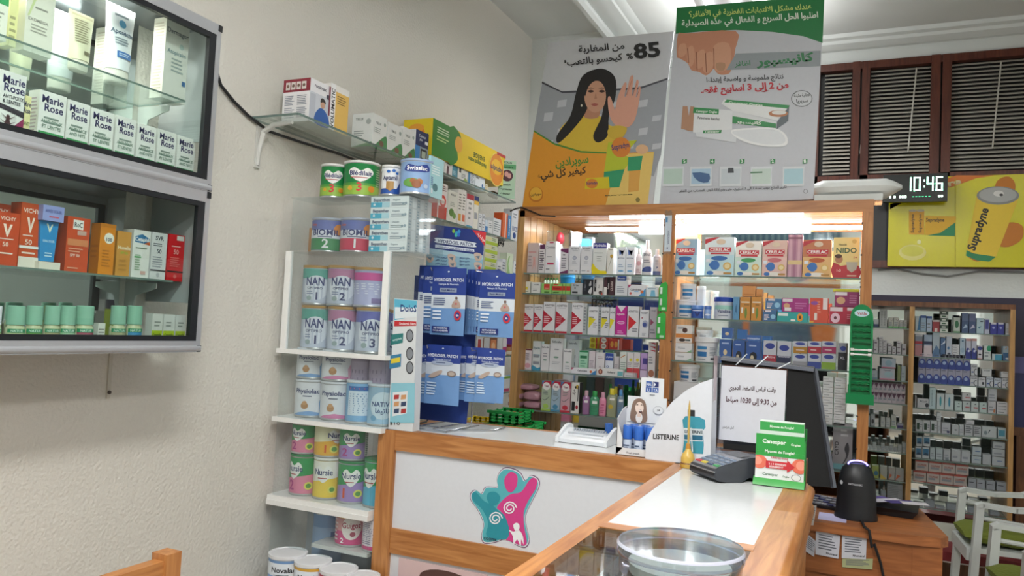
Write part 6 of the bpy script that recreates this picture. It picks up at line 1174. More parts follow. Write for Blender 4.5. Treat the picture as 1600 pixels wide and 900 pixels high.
lw = [('#8f8f96', 'grey'), ('#3a4a8e', 'indigo'), ('#7fa03a', 'lime green')]
for (a, b, c, n_), (c2, n2) in zip(px_, lw):
    Rw([B(a, b, 553, '#b9bcc6', [('r', 0, 0, 1, .45, c2), ('c', .5, .8, .36, '#2f3f8e', .14)], 'silver and %s packet in the lower tier beside the black packet' % n2)], d=.05)
    onTop(a, b, 533.4, 552.4, '#b9bcc6', [('r', 0, 0, 1, .55, c), ('c', .5, .8, .36, '#2f3f8e', .12), ('l', .2, .2, .8, .35, 1, '#d9c9c9')], 'silver and %s packet in the upper tier beside the black packet' % n_, d=.05)
Rw([B(1308.5, 1322, 536, '#25262e', [('r', 0, .65, 1, 1, '#8f929c'), ('c', .6, .8, .36, '#2f3f8e', .09), ('t', 'XL', .5, .4, .1, '#b9b9c4', .6)], 'tall black packet beside the green dispenser')], d=.05)
zp = UR[3]+.0006
bucket(1056, 1090, 570, yI-.01, sz(596, -.8, yI), 'white bucket with blue label on a box, fourth shelf', .2)
zk = sz(596, -.8, yI)
carton('support_carton', (sx(1073, yI, zk), yI, zp), .125, zk-zp-.001, .11, '#d3d6d8', [('r', .05, .1, .95, .5, '#c3c7ca')], 0, None, None, (), 'pale carton under the labelled bucket behind the quarter-round card', 'box')
for i, (a, b) in enumerate(((1092, 1104), (1105, 1117))):
    Rw([B(a, b, 598, '#3f434c', [('p', [(.1, .1), (.9, .7), (.9, .5), (.3, .1)], '#a9adb6'), ('p', [(.1, .5), (.6, .9), (.8, .9), (.1, .35)], '#8a8e98')], 'dark grey and silver box, %s beside the labelled bucket' % ordn(i))], d=.05)
def thin_stack(a, b, n, top, zb, lb, grp):
    xm, w_, h_ = placeY(a, b, top, yI, zb); hk = h_/n
    for k in range(n):
        carton('thin_carton', (xm, yI, zb+hk*k), w_-.001, hk-.0015, .06, '#d6d7d8', [('l', .1, .3, .7, .7, 1, '#a3a6aa')], 0, None, None, (), lb % ordn(k), 'box', grp)
thin_stack(1284, 1300.5, 9, 588, zp, 'thin white carton, %s from the bottom of the pile behind the screen', 'thin white cartons behind the screen')
thin_stack(1302, 1320, 9, 590, zp, 'thin white carton, %s from the bottom of the pile by the green dispenser', 'thin white cartons by the green dispenser')
thin_stack(1266, 1283, 7, 604, zp, 'thin grey-white carton, %s from the bottom of the pile at the screen edge', 'thin cartons at the screen edge')
zp = UR[4]+.0006
Rw([B(1300, 1331, 662, '#8f8d90', [('t', 'CRYO', .2, .45, .2, '#2a2a2e', .4, 90), ('p', smooth([(.5, .1), (.7, .3), (.6, .45), (.75, .6), (.85, .45), (.75, .25)], 3), '#3a3a3e'), ('r', .05, .0, .9, .12, '#6fa0a8'), ('l', .4, .7, .8, .9, 2, '#b3b1b4')], 'grey box with upright lettering behind the green leaflet stand')], d=.05)
# items hung on the posts
def greencard(px0, px1, t_, b_, lb, y=UY-.006):
    x0, x1 = sx(px0, y, 1.55), sx(px1, y, 1.55); z1, z0 = sz(t_, x0, y), sz(b_, x0, y); W, Hh = x1-x0, z1-z0
    r = empty('green_card', ((x0+x1)/2, y, z0), 0, lb, 'card')
    t = MB(); t.prism([(-W/2, 0), (W/2, 0), (W/2, Hh*.9), (W*.25, Hh), (-W*.3, Hh*.92), (-W/2, Hh*.8)], -.002, .002, '#35b044'); cd_ = t.build('card', r)
    for k in range(2):
        t = MB(); t.tube([(-W*.2, -.008, Hh*(.2+.38*k)), (-W*.2, -.008, Hh*(.42+.38*k))], W*.14, '#dfeee6|r.3', 10); t.build('white_tube', cd_)
    t = MB(); t.box((-W*.1, -.004, Hh*.04), (W*.35, -.002, Hh*.13), '#bfe6c4'); t.build('label', r)
greencard(1029, 1042, 440, 486, 'upper green card holding two white tubes on the middle post'); greencard(1027, 1041, 487, 529, 'lower green card holding two white tubes on the middle post')
x = sx(1043, UY-.01, 1.85); z1, z0 = sz(331, x, UY), sz(396, x, UY); W = .036
r = empty('toothbrush_pack', (x, UY-.012, z0), 0, 'clear blister pack with a toothbrush hung on the middle post', 'pack')
t = MB(); t.prism(smooth([(-W/2, .01), (0, 0), (W/2, .01), (W/2, z1-z0-.01), (0, z1-z0), (-W/2, z1-z0-.01)], 4), -.008, .008, 'clearfilm'); t.build('blister', r)
t = MB(); t.box((-.0165, -.001, .008), (.0165, .001, z1-z0-.02), '#e2e8ee'); art(t, [('t', 'VASOCEAN', .6, .4, .4, '#4a5a80', .5, 90), ('c', .45, .08, .14, '#2f3f6a', .03)], lambda u, v, o: (-.011+u*.024, -.001-o, .012+v*(z1-z0-.042)), .024, z1-z0-.042); t.build('card', r)
t = MB(); t.tube([(-.008, -.004, .03), (-.008, -.004, z1-z0-.05)], .0025, '#e9f2f6', 8); t.box((-.012, -.007, z1-z0-.055), (-.003, -.001, z1-z0-.03), '#4f9ad0'); t.build('toothbrush', r)
# moulded green dispenser on the side post
y = UY-.02; x0, x1 = sx(1325, y, 1.3), sx(1364, y, 1.3); z1, z0 = sz(474, (x0+x1)/2, y), sz(631, (x0+x1)/2, y); W, Hh = x1-x0, z1-z0
r = empty('green_dispenser', ((x0+x1)/2, y, z0), 0, 'tall moulded green dispenser with wavy slots on the side post', 'dispenser')
G = '#12894f|r.25'
t = MB(); o = [(-W*.56, 0), (W*.56, 0), (W*.56, Hh*.08), (W*.46, Hh*.12), (W*.46, Hh*.86)]+[(W*.46*math.cos(a), Hh*.86+Hh*.13*math.sin(a)) for a in [math.pi*k/10 for k in range(1, 10)]]+[(-W*.46, Hh*.86), (-W*.46, Hh*.12), (-W*.56, Hh*.08)]
t.prism(o, -.008, .016, G); t.build('backplate', r)
t = MB(); t.box((-W*.46, -.03, Hh*.02), (-W*.38, -.008, Hh*.84), G); t.box((W*.38, -.03, Hh*.02), (W*.46, -.008, Hh*.84), G); t.box((-W*.56, -.035, 0), (W*.56, -.008, Hh*.1), G)
for k in range(12):
    z = Hh*(.14+.058*k)
    if k in (7, 6): continue
    if k in (4, 5, 8): t.box((-W*.38, -.028, z), (W*.38, -.008, z+Hh*.016), '#0c6e3e|r.3')
    else:
        pts = [(-W*.36+W*.72*j/12, -.02, z+Hh*.008*abs(math.sin(j*math.pi/4))) for j in range(13)]; t.tube(pts, .0055, '#0d7442|r.3', 6)
tray_ = t.build('slot_tray', r)
t = MB(); t.prism([(W*.3*math.cos(a), Hh*.9+Hh*.035*math.sin(a)) for a in [2*math.pi*k/14 for k in range(14)]], -.0105, -.008, '#bcdde6')
art(t, [('t', 'Valda', .5, .3, .4, '#b03a4a', .7)], lambda u, v, o: (-W*.3+u*W*.6, -.0105-o, Hh*.865+v*Hh*.07), W*.6, Hh*.07); t.build('logo_label', r)
for k in range(2):
    t = MB(); z = Hh*(.49+.045*k); t.tube([(-W*.42, -.036, z), (W*.42, -.036, z)], .004, '#e6eae6', 8); t.tube([(-W*.42, -.036, z), (-W*.28, -.036, z)], .0065, '#f0f2f0', 8); t.tube([(W*.28, -.036, z), (W*.42, -.036, z)], .0065, '#f0f2f0', 8); t.build('white_stick', tray_)

# ---------------------------------------------------------------- things on top of the unit
zt2 = ut
x0, x1 = sx(1262, UY+.1, zt2), sx(1409, UY+.1, zt2)
r = empty('lamp_housing', ((x0+x1)/2, UY+.1, zt2), 0, 'long white rounded plastic fixture on top of the pine unit', 'light fixture')
W = x1-x0; t = MB(); n = 12; rings = []
for i in range(13):
    u = i/12; x = -W/2+W*u; k = min(1, (min(u, 1-u)*6+.02))**.5
    rings.append([(x, .09*k*math.cos(2*math.pi*j/n), .065+ (.045 if math.sin(2*math.pi*j/n) > 0 else .045*k)*math.sin(2*math.pi*j/n)*(1 if True else 1)*max(k, .35)) for j in range(n)])
vs = [v for g in rings for v in g]; fs = [(i*n+k, i*n+(k+1) % n, (i+1)*n+(k+1) % n, (i+1)*n+k) for i in range(12) for k in range(n)]+[tuple(range(n))[::-1], tuple(12*n+k for k in range(n))]
t.raw(vs, fs, '#e3e7e6|r.3', True); t.build('cover', r)
t = MB(); t.box((-W*.42, -.08, .0005), (W*.3, .08, .03), '#cdd2d0'); t.build('base_plate', r)

# ---------------------------------------------------------------- posters (flat boards standing on the unit)
def board(name, corners, y, label, c='#c9cbd0', th=.006):
    t = MB(); p = [onY(a, b, y) for a, b in corners]
    t.hexa([(p[3].x, y, p[3].z), (p[2].x, y, p[2].z), (p[2].x, y+th, p[2].z), (p[3].x, y+th, p[3].z), (p[0].x, y, p[0].z), (p[1].x, y, p[1].z), (p[1].x, y+th, p[1].z), (p[0].x, y+th, p[0].z)], c)
    return t
class Pr:                                            # prints flat shapes on a board lying in the plane y
    def __init__(s, t, y, sx_, sy_, ox, oy): s.t, s.y, s.k, s.a = t, y, 0, (sx_, sy_, ox, oy)
    def q(s, x, y): a = s.a; return (a[2]+x/a[0], a[3]+y/a[1])
    def pt(s, x, y): p = onY(*s.q(x, y), s.y); return (p.x, s.y-.00007*s.k-.0003, p.z)
    def poly(s, pts, c, sm=0): s.k += 1; s.t.face([s.pt(*p) for p in (smooth(pts, sm) if sm else pts)], c)
    def ell(s, x, y, rx, ry, c): s.poly([(x+rx*math.cos(a), y+ry*math.sin(a)) for a in [2*math.pi*k/24 for k in range(24)]], c)
    def text(s, tx, p, q, h, c, bold=1):
        s.k += 1; vs, fs, xa, xb, ya, yb = text_mesh(tx, bold); L_ = math.hypot(q[0]-p[0], q[1]-p[1]); ux, uy = (q[0]-p[0])/L_, (q[1]-p[1])/L_
        kx = L_/(xb-xa); ky = h/.72
        s.t.raw([s.pt(p[0]+(x-xa)*kx*ux+y*ky*uy, p[1]+(x-xa)*kx*uy-y*ky*ux) for x, y in vs], fs, c)
py_ = UY+.06
t = board('poster', [(857, 66), (1053, 49), (1020, 321), (815, 327)], py_, '')
P = Pr(t, py_, 2.647, 2.647, 810, 0)
P.poly([(100, 335), (180, 380), (360, 375), (560, 350), (618, 325), (590, 640), (560, 730), (60, 560)], '#9fa3aa')
for i in range(9):
    for j in range(4):
        if (i+j) % 2: P.poly([(108+i*56, 410+j*58+(i % 3)*6), (145+i*56, 405+j*58+(i % 3)*6), (140+i*56, 440+j*58), (104+i*56, 445+j*58)], '#c3c7cc')
P.poly([(98, 338), (180, 378), (180, 384), (97, 345)], '#3a3c44'); P.poly([(180, 378), (500, 362), (618, 322), (617, 330), (500, 370), (180, 386)], '#4a4c54')
# woman: sweater, hair, face, hand
P.poly([(165, 600), (175, 530), (240, 480), (320, 470), (380, 520), (420, 520), (425, 560), (380, 600), (360, 640), (180, 640), (150, 620)], '#d9b83a', 4)
P.poly([(275, 430), (330, 430), (335, 480), (300, 492), (270, 480)], '#b98468', 4)
P.poly([(345, 284), (400, 320), (402, 400), (375, 480), (370, 560), (330, 590), (310, 560), (345, 480), (350, 400), (300, 360), (285, 450), (240, 520), (170, 590), (160, 560), (215, 480), (240, 380), (270, 310)], '#1a1718', 4)
P.ell(318, 398, 45, 68, '#c9977c')
P.poly([(272, 360), (300, 326), (330, 318), (360, 330), (368, 380), (352, 345), (318, 335), (290, 360), (276, 400)], '#1a1718', 3)
for ex in (300, 346):
    P.poly([(ex-14, 378), (ex, 372), (ex+14, 378), (ex, 384)], '#3a2018', 2); P.poly([(ex-16, 368), (ex, 362), (ex+16, 368), (ex, 366)], '#2a1a14')
P.poly([(320, 385), (326, 408), (314, 410)], '#b07e64'); P.poly([(300, 432), (316, 427), (332, 432), (316, 440)], '#a85a50', 2); P.ell(262, 437, 4, 5, '#dcd4c0')
P.poly([(370, 410), (380, 400), (392, 430), (400, 455), (412, 400), (438, 345), (448, 348), (440, 395), (446, 395), (462, 322), (476, 318), (470, 390), (478, 388), (488, 335), (498, 340), (486, 400), (492, 395), (498, 362), (506, 366), (498, 430), (480, 500), (450, 528), (405, 520), (378, 480)], '#d9a08a', 3)
for a, b in (((446, 395), (470, 330)), ((472, 392), (490, 345)), ((488, 402), (500, 372))): P.poly([a, (a[0]+3, a[1]), (b[0]+2, b[1]), b], '#b87a66')
P.poly([(400, 520), (450, 530), (425, 575), (380, 570), (370, 540)], '#cfae38', 3)
# yellow foot
P.poly([(64, 545), (150, 600), (260, 632), (365, 636), (560, 628), (530, 862), (15, 868)], '#e29a2c')
P.poly([(64, 545), (150, 600), (260, 632), (365, 636), (365, 630), (260, 625), (150, 592), (64, 538)], '#4a8a34')
P.poly([(420, 640), (562, 630), (534, 850), (360, 852)], '#e6c46a')
P.poly([(372, 590), (492, 580), (440, 640), (470, 660), (440, 700), (355, 712)], '#b9c42a'); P.ell(425, 610, 40, 42, '#d9822c'); P.text('Supradyn', (388, 622), (460, 608), 22, '#2a3a6e')
P.poly([(355, 712), (440, 700), (418, 775), (352, 778)], '#2f9a6a'); P.poly([(455, 650), (515, 645), (505, 705), (452, 708)], '#2f9a6a'); P.poly([(458, 708), (505, 704), (498, 790), (455, 795)], '#dca44a')
P.ell(512, 618, 26, 20, '#e0b48a'); P.poly([(280, 738), (375, 732), (378, 780), (275, 782)], '#d9c41c'); P.ell(305, 760, 24, 20, '#d9822c'); P.text('Supradyn', (282, 764), (328, 762), 12, '#2a3a6e')
P.text('سوبرادين', (155, 690), (292, 672), 34, '#3f8a34'); P.text('كيغير كل شيء', (80, 738), (282, 716), 28, '#2a2420')
P.ell(74, 805, 30, 32, '#c97a20'); P.ell(74, 802, 25, 27, '#e6b03a'); P.text('سوبرادين', (52, 810), (97, 806), 11, '#3a2a1a')
P.text('85', (480, 243), (590, 232), 60, '#1c1c1e', 1.6); P.text('%', (449, 246), (476, 243), 24, '#1c1c1e'); P.text('من المغاربة', (250, 218), (440, 202), 27, '#26262a'); P.text('كيحسو بالتعب', (203, 272), (432, 248), 27, '#26262a'); P.text('1', (192, 262), (199, 261), 12, '#26262a')
P.ell(495, 827, 9, 10, '#8a7a3a'); P.text('BAYER', (360, 812), (478, 806), 4, '#6a5a2a')
tag(t.build('poster'), 'tall poster of a woman in yellow raising her palm, on the pine unit', 'poster')
py_ = UY+.03
t = board('poster', [(1058, 12), (1288, -6), (1271, 311), (1030, 321)], py_, '', '#c3c6ce')
P = Pr(t, py_, 2.647, 2.647, 810, 0)
P.poly([(655, 32), (1266, -20), (1258, 178), (1180, 150), (1050, 132), (900, 124), (760, 130), (651, 140)], '#157a3e')
P.text('عندك مشكل الالتهابات الفطرية في الأظافر؟', (706, 70), (1212, 36), 22, '#cfe07a'); P.text('اطلبوا الحل السريع و الفعال في هذه الصيدلية', (676, 108), (1240, 72), 24, '#e6efe4')
P.poly([(660, 142), (700, 138), (898, 128), (898, 200), (880, 290), (860, 308), (826, 306), (808, 285), (795, 300), (775, 312), (752, 300), (740, 296), (715, 290), (700, 262), (668, 242), (655, 230)], '#c4876a', 3)
for pts in ([(664, 200), (690, 190), (696, 225), (680, 245), (662, 240)], [(698, 215), (722, 200), (730, 250), (716, 285), (700, 268)], [(735, 235), (768, 215), (772, 270), (748, 295), (734, 280)], [(770, 240), (800, 225), (806, 280), (785, 312), (764, 300)], [(808, 200), (870, 190), (878, 270), (845, 306), (808, 290)]):
    P.poly([(a, b-10) for a, b in pts], '#d09a7c', 3)
P.poly([(818, 262), (855, 262), (850, 292), (824, 292)], '#b58a6a', 3)
for a, b in (((698, 200), (703, 262)), ((734, 215), (738, 292)), ((772, 220), (776, 300)), ((806, 200), (808, 285))): P.poly([a, (a[0]+4, a[1]), (b[0]+3, b[1]), b], '#8a5238')
P.poly([(860, 290), (900, 222), (1250, 210), (1248, 274)], '#8f979c')
P.text('كانيسبور', (985, 272), (1222, 250), 34, '#2c7a4a', 2); P.text('اظافر', (895, 274), (960, 270), 20, '#2c7a4a')
P.text('نتائج ملموسة و واضحة إبتداءا', (778, 340), (1096, 325), 19, '#2c2c30'); P.text('من 2 إلى 3 اسابيع فقط', (755, 385), (1118, 362), 26, '#c22c3a', 2)
P.ell(1172, 408, 44, 34, '#5a5c60'); P.ell(1172, 408, 41, 31, '#c9ccd2'); P.text('فعالية مثبتة', (1140, 402), (1205, 398), 14, '#3a3c40'); P.text('سريريا', (1150, 425), (1198, 422), 14, '#3a3c40')
P.poly([(680, 440), (700, 440), (705, 480), (712, 440), (735, 442), (728, 545), (700, 540), (673, 532)], '#b3876a')
P.poly([(728, 442), (886, 458), (884, 545), (722, 548)], '#e2e5e8'); P.poly([(725, 444), (830, 452), (828, 474), (722, 468)], '#2a8a4a'); P.text('Canespor Ongles', (735, 464), (822, 468), 10, '#e6f0e6'); P.text('Pansements étanches', (742, 492), (832, 498), 11, '#3a3c40')
P.poly([(850, 412), (1120, 438), (1070, 500), (886, 458), (840, 430)], '#e6e9ea'); P.poly([(862, 412), (1122, 436), (1118, 450), (852, 424)], '#2a8a4a'); P.poly([(886, 480), (1066, 512), (1066, 530), (885, 510)], '#2a8a4a'); P.poly([(1120, 440), (1116, 500), (1068, 535), (1070, 505)], '#5c666c'); P.poly([(886, 458), (1068, 502), (1066, 512), (886, 480)], '#dcdfe2')
P.text('كانيسبور', (900, 508), (1005, 516), 13, '#e6f0e6'); P.text('Canespor Ongles', (870, 428), (1010, 440), 9, '#e6f0e6'); P.ell(1075, 470, 40, 14, '#b97a50'); P.ell(1078, 466, 30, 9, '#e2e2de')
P.poly([(732, 548), (905, 534), (900, 590), (738, 566)], '#d9dde2'); P.poly([(765, 540), (842, 538), (838, 552), (764, 552)], '#2a8a4a'); P.text('Canespor', (772, 550), (832, 548), 8, '#e6f0e6')
P.poly([(880, 540), (960, 530), (1060, 530), (1108, 560), (1110, 600), (1060, 608), (980, 600), (910, 575)], '#f0f2f4', 3); P.poly([(885, 545), (960, 537), (1055, 537), (1098, 562), (1100, 592), (1050, 600), (980, 590), (915, 568)], '#dfe3e8', 3)
for i, (x, c, g) in enumerate(((640, '#b9cfc4', '5'), (755, '#a9c6dc', '4'), (878, '#c3cdd4', '3'), (1005, '#c3d4cc', '2'), (1138, '#a9cdd8', '1'))):
    P.poly([(x-44, 690), (x+46, 688), (x+44, 770), (x-46, 772)], '#d6dbe0'); P.poly([(x-38, 700), (x+40, 698), (x+38, 760), (x-40, 762)], c)
    P.poly([(x+38, 660), (x+58, 658), (x+57, 676), (x+37, 678)], '#2a8a4a'); P.text(g, (x+43, 674), (x+52, 673), 13, '#e6f0e6')
P.poly([(720, 715), (790, 720), (785, 755), (745, 750)], '#3a5f8e', 2); P.poly([(868, 695), (890, 695), (892, 715), (866, 716)], '#3a3e44'); P.poly([(960, 712), (1010, 710), (1010, 716), (960, 718)], '#4a7a5a')
P.text('تكرير العلاج يوميا لمدة 2 الى 3 أسابيع، حتى يتم إزالة الجزء المصاب من الظفر', (665, 795), (1110, 778), 10, '#4a4c52'); P.ell(1188, 792, 9, 9, '#6a6c72'); P.ell(1188, 792, 7, 7, '#c3c6ce')
tag(t.build('poster'), 'taller poster with green head and bare toes, on the pine unit', 'poster')

# ---------------------------------------------------------------- banner and clock on the window wall
by_ = YW-.075
t = MB(); pz0, pz1 = zs+.0, onY(1500, 275, by_).z; x0, x1 = sx(1388, by_, 2.2), 1.28; pz0 = onY(1500, 417, by_).z
t.box((x0, by_, pz0), (x1, by_+.02, pz1), '#d6cf18|r.25')
P = Pr(t, by_, 1.957, 1.957, 1270, 0)
P.poly([(236, 640), (236, 625), (330, 590), (430, 570), (500, 545), (560, 536), (440, 536), (410, 545), (300, 590)], '#d97a30')
P.text('re', (415, 570), (455, 560), 18, '#e9dca8', 2)
P.poly([(434, 545), (437, 545), (437, 818), (434, 818)], '#b5a80c')
P.ell(305, 772, 42, 24, '#e6e08a'); P.ell(305, 768, 34, 16, '#d9d65a'); P.ell(325, 740, 6, 7, '#ece9a8')
for x in (305, 328): P.poly([(x-11, 645), (x+13, 643), (x+13, 718), (x-11, 716)], '#e0a82c', 0); P.ell(x+1, 644, 12, 4, '#c9c0a0'); P.text('Supradyne', (x+4, 712), (x+4, 655), 9, '#2c2c2c')
P.poly([(344, 660), (438, 662), (434, 722), (342, 718)], '#e0b02c'); P.poly([(350, 720), (390, 712), (436, 680), (434, 722)], '#2a8a5a'); P.text('Supradyne', (346, 678), (402, 678), 12, '#2c2c2c')
P.poly([(560, 560), (575, 545), (600, 540), (618, 560), (612, 590), (560, 590)], '#c97a20', 3); P.poly([(560, 700), (600, 680), (640, 690), (640, 730), (600, 755), (560, 750), (545, 730)], '#c97a20', 3); P.poly([(470, 780), (500, 800), (520, 790), (500, 770)], '#c97a20', 3)
P.poly([(503, 585), (628, 610), (560, 785), (520, 785), (470, 765)], '#e9c83a', 0); P.poly([(470, 765), (490, 775), (560, 785), (540, 800), (500, 796), (468, 782)], '#2a8a5a', 0)
P.ell(566, 598, 65, 28, '#8a8c8a'); P.ell(566, 596, 58, 23, '#b0b2b0'); P.ell(568, 592, 16, 9, '#dcdcd8'); P.ell(576, 596, 6, 4, '#4a4a4a')
P.text('Supradyne', (495, 768), (538, 640), 26, '#222222', 1.6)
tag(t.build('banner'), 'yellow banner with tilted vitamin tube under the blinds', 'banner')
cy_ = YW-.17; x0, x1 = sx(1379, cy_, 2.3), sx(1480, cy_, 2.3); z0, z1 = sz(314, x1, cy_), sz(270, x1, cy_)
r = clock = empty('wall_clock', ((x0+x1)/2, cy_, z0), 0, 'black digital clock with glowing digits by the yellow banner', 'clock'); W, Hh = x1-x0, z1-z0
t = MB(); t.box((-W/2, 0, 0), (W/2, .04, Hh), '#0d1512|r.3'); case_ = t.build('clock_case', r)
SEG = {'0': 'abcdef', '1': 'bc', '4': 'bcfg', '6': 'acdefg'}
def digit(ch, x, z, w_, h_, y=-.002, e='#b9ffe4|e5'):
    t = MB(); q = w_*.2
    S = {'a': (0, h_-q, w_, h_), 'd': (0, 0, w_, q), 'g': (0, h_/2-q/2, w_, h_/2+q/2), 'b': (w_-q, h_/2, w_, h_), 'c': (w_-q, 0, w_, h_/2), 'e': (0, 0, q, h_/2), 'f': (0, h_/2, q, h_)}
    for s_ in SEG[ch]:
        a, b, c, d = S[s_]; t.box((x+a, y, z+b), (x+c, y+.0015, z+d), e)
    t.build('digit', case_)
dw, dh = W*.105, Hh*.5
for ch, fx_ in (('1', .34), ('0', .48), ('4', .68), ('6', .82)): digit(ch, -W/2+W*fx_, Hh*.38, dw, dh)
t = MB()
for k in (.5, .72): t.box((-W/2+W*.635, -.002, Hh*k), (-W/2+W*.65, -.0005, Hh*k+.012), '#b9ffe4|e5')
for a in (.1, .17, .26, .3, .34, .86, .9): t.box((-W/2+W*a, -.002, Hh*.14), (-W/2+W*(a+.03), -.0005, Hh*.22), '#dfffe9|e3')
for a in (.46, .51, .56, .61, .66, .71): t.box((-W/2+W*a, -.002, Hh*.16), (-W/2+W*(a+.03), -.0005, Hh*.19), '#3fae7a|e2')
t.build('indicator_lights', r)
t = MB(); t.box((x0+W*.3, cy_+.04, z0+.02), (x0+W*.7, YW-.05, z1-.02), '#3a2a22'); t.build('wall_mount', r).location = (-(x0+x1)/2, -cy_, -z0)
t = MB(); t.tube([onY(a, b, YW-.012) for a, b in ((1372, 422), (1400, 420), (1440, 428), (1480, 432), (1530, 424), (1605, 426))], .006, '#8a8d8c', 6); tag(t.build('cable'), 'thin grey cable sagging along the wall under the banner', 'cable')
# black cable along the left wall and behind the posters
t = MB(); t.tube([onX(a, b, XW+.012) for a, b in ((335, 100), (345, 133), (365, 158), (387, 180), (420, 205), (470, 222), (530, 240), (584, 262))]+[onX(586, 300, XW+.012)], .006, '#1c1d20', 8); tag(t.build('cable'), 'black cable running down the left wall under the glass shelf', 'cable')
t = MB(); t.tube([onY(a, b, UY-.012) for a, b in ((797, 330), (806, 326), (815, 324), (830, 330), (846, 337), (868, 338))], .004, '#26201e', 6); tag(t.build('cable'), 'dark thin cable across the corner of the pine unit header', 'cable')
# white bracket carrying the wall shelf
p = onX(400, 195, XW); r = MB(); s0 = onX(398, 258, XW).z
r.tube([(XW+.17, ya0+.05, SA-.02), (XW+.08, ya0+.05, SA-.025), (XW+.03, ya0+.05, SA-.05), (XW+.012, ya0+.05, SA-.12), (XW+.01, ya0+.05, s0)], [.008, .011, .012, .009, .006], '#d6d6d2', 8); r.box((XW+.0005, ya0+.038, s0-.01), (XW+.01, ya0+.062, SA-.012), '#cfcfca'); tag(r.build('shelf_bracket'), 'curved white bracket under the near end of the long wall shelf', 'bracket')
# ---------------------------------------------------------------- patch display rack on the counter
ry = 2.80
rk = empty('patch_rack', (0, 0, 0), 0, 'blue cardboard and wire rack of hanging pain patches on the counter end', 'display rack')
t = MB(); pp = [onY(a, b, ry) for a, b in ((671, 350), (757, 361), (752, 436), (666, 430))]
t.hexa([(pp[3].x, ry, pp[3].z), (pp[2].x, ry, pp[2].z), (pp[2].x, ry+.006, pp[2].z), (pp[3].x, ry+.006, pp[3].z), (pp[0].x, ry, pp[0].z), (pp[1].x, ry, pp[1].z), (pp[1].x, ry+.006, pp[1].z), (pp[0].x, ry+.006, pp[0].z)], '#27397f')
P = Pr(t, ry, 2.57, 2.57, 600, 330)
P.poly([(172, 150), (398, 180), (394, 258), (168, 240)], '#8fb6c8'); P.poly([(170, 165), (180, 148), (398, 178), (397, 195)], '#a9c8d4')
P.poly([(355, 75), (410, 85), (405, 140)], '#cf3038'); P.text('جديد', (372, 88), (402, 125), 12, '#f0dede')
P.poly([(212, 104), (362, 122), (368, 134), (362, 148), (212, 130), (206, 116)], '#1b2a66', 3); P.poly([(214, 107), (360, 125), (365, 135), (360, 145), (214, 127), (209, 116)], '#dfe6ee', 3); P.text('HYDROGEL PATCH', (216, 126), (358, 142), 14, '#1b2a66')
P.poly([(206, 134), (362, 153), (364, 164), (206, 146)], '#dfe6ee'); P.text("L'innovation pour réduire la douleur", (212, 145), (358, 162), 8, '#27397f')
for x, y, c in ((280, 80, '#8ac24a'), (292, 88, '#3a9ad0'), (302, 82, '#3a9ad0'), (290, 96, '#4ac0b0'), (300, 95, '#3a6ad0')): P.ell(x, y, 6, 8, c)
for x, y in ((185, 190), (272, 190), (378, 185), (378, 222), (275, 215)): P.poly([(x-16, y-14), (x, y-18), (x+16, y-8), (x+10, y+12), (x-8, y+14)], '#c9b3a4', 3); P.poly([(x-10, y-4), (x+8, y-6), (x+4, y+8)], '#6a7f8e')
for y in (186, 198, 212): P.text('تخفيف الألم', (208, y), (252, y+4), 6, '#27397f'); P.text('علاج سريع', (305, y+2), (345, y+6), 6, '#27397f')
P.ell(384, 228, 5, 6, '#c83038')
t.build('header_card', rk)
t = MB(); qq = [onY(a, b, ry) for a, b in ((648, 430), (752, 436), (728, 662), (638, 655))]
t.hexa([(qq[3].x, ry+.001, CT+.012), (qq[2].x, ry+.001, CT+.012), (qq[2].x, ry+.005, CT+.012), (qq[3].x, ry+.005, CT+.012), (qq[0].x, ry+.001, qq[0].z), (qq[1].x, ry+.001, qq[1].z), (qq[1].x, ry+.005, qq[1].z), (qq[0].x, ry+.005, qq[0].z)], '#2c4590'); t.build('back_card', rk)
t = MB(); w0 = '#b9bcc0|r.2|m.9'
for x in (-1.62, -1.42): t.tube([(x, ry+.01, pp[0].z-.05), (x, ry+.01, CT+.02), (x, ry-.01, CT+.004), (x, ry-.2, CT+.004)], .0035, w0, 8)
t.tube([(-1.62, ry-.2, CT+.004), (-1.42, ry-.2, CT+.004)], .0035, w0, 8); t.tube([(-1.64, ry-.12, CT+.004), (-1.4, ry-.12, CT+.004), (-1.3, ry-.02, CT+.004), (-1.3, ry+.08, CT+.004)], .003, w0, 8)
for x in (-1.58, -1.5, -1.42): t.tube([(x, ry-.16, CT+.004), (x+.01, ry+.06, CT+.004)], .0025, w0, 6)
t.build('wire_stand', rk)
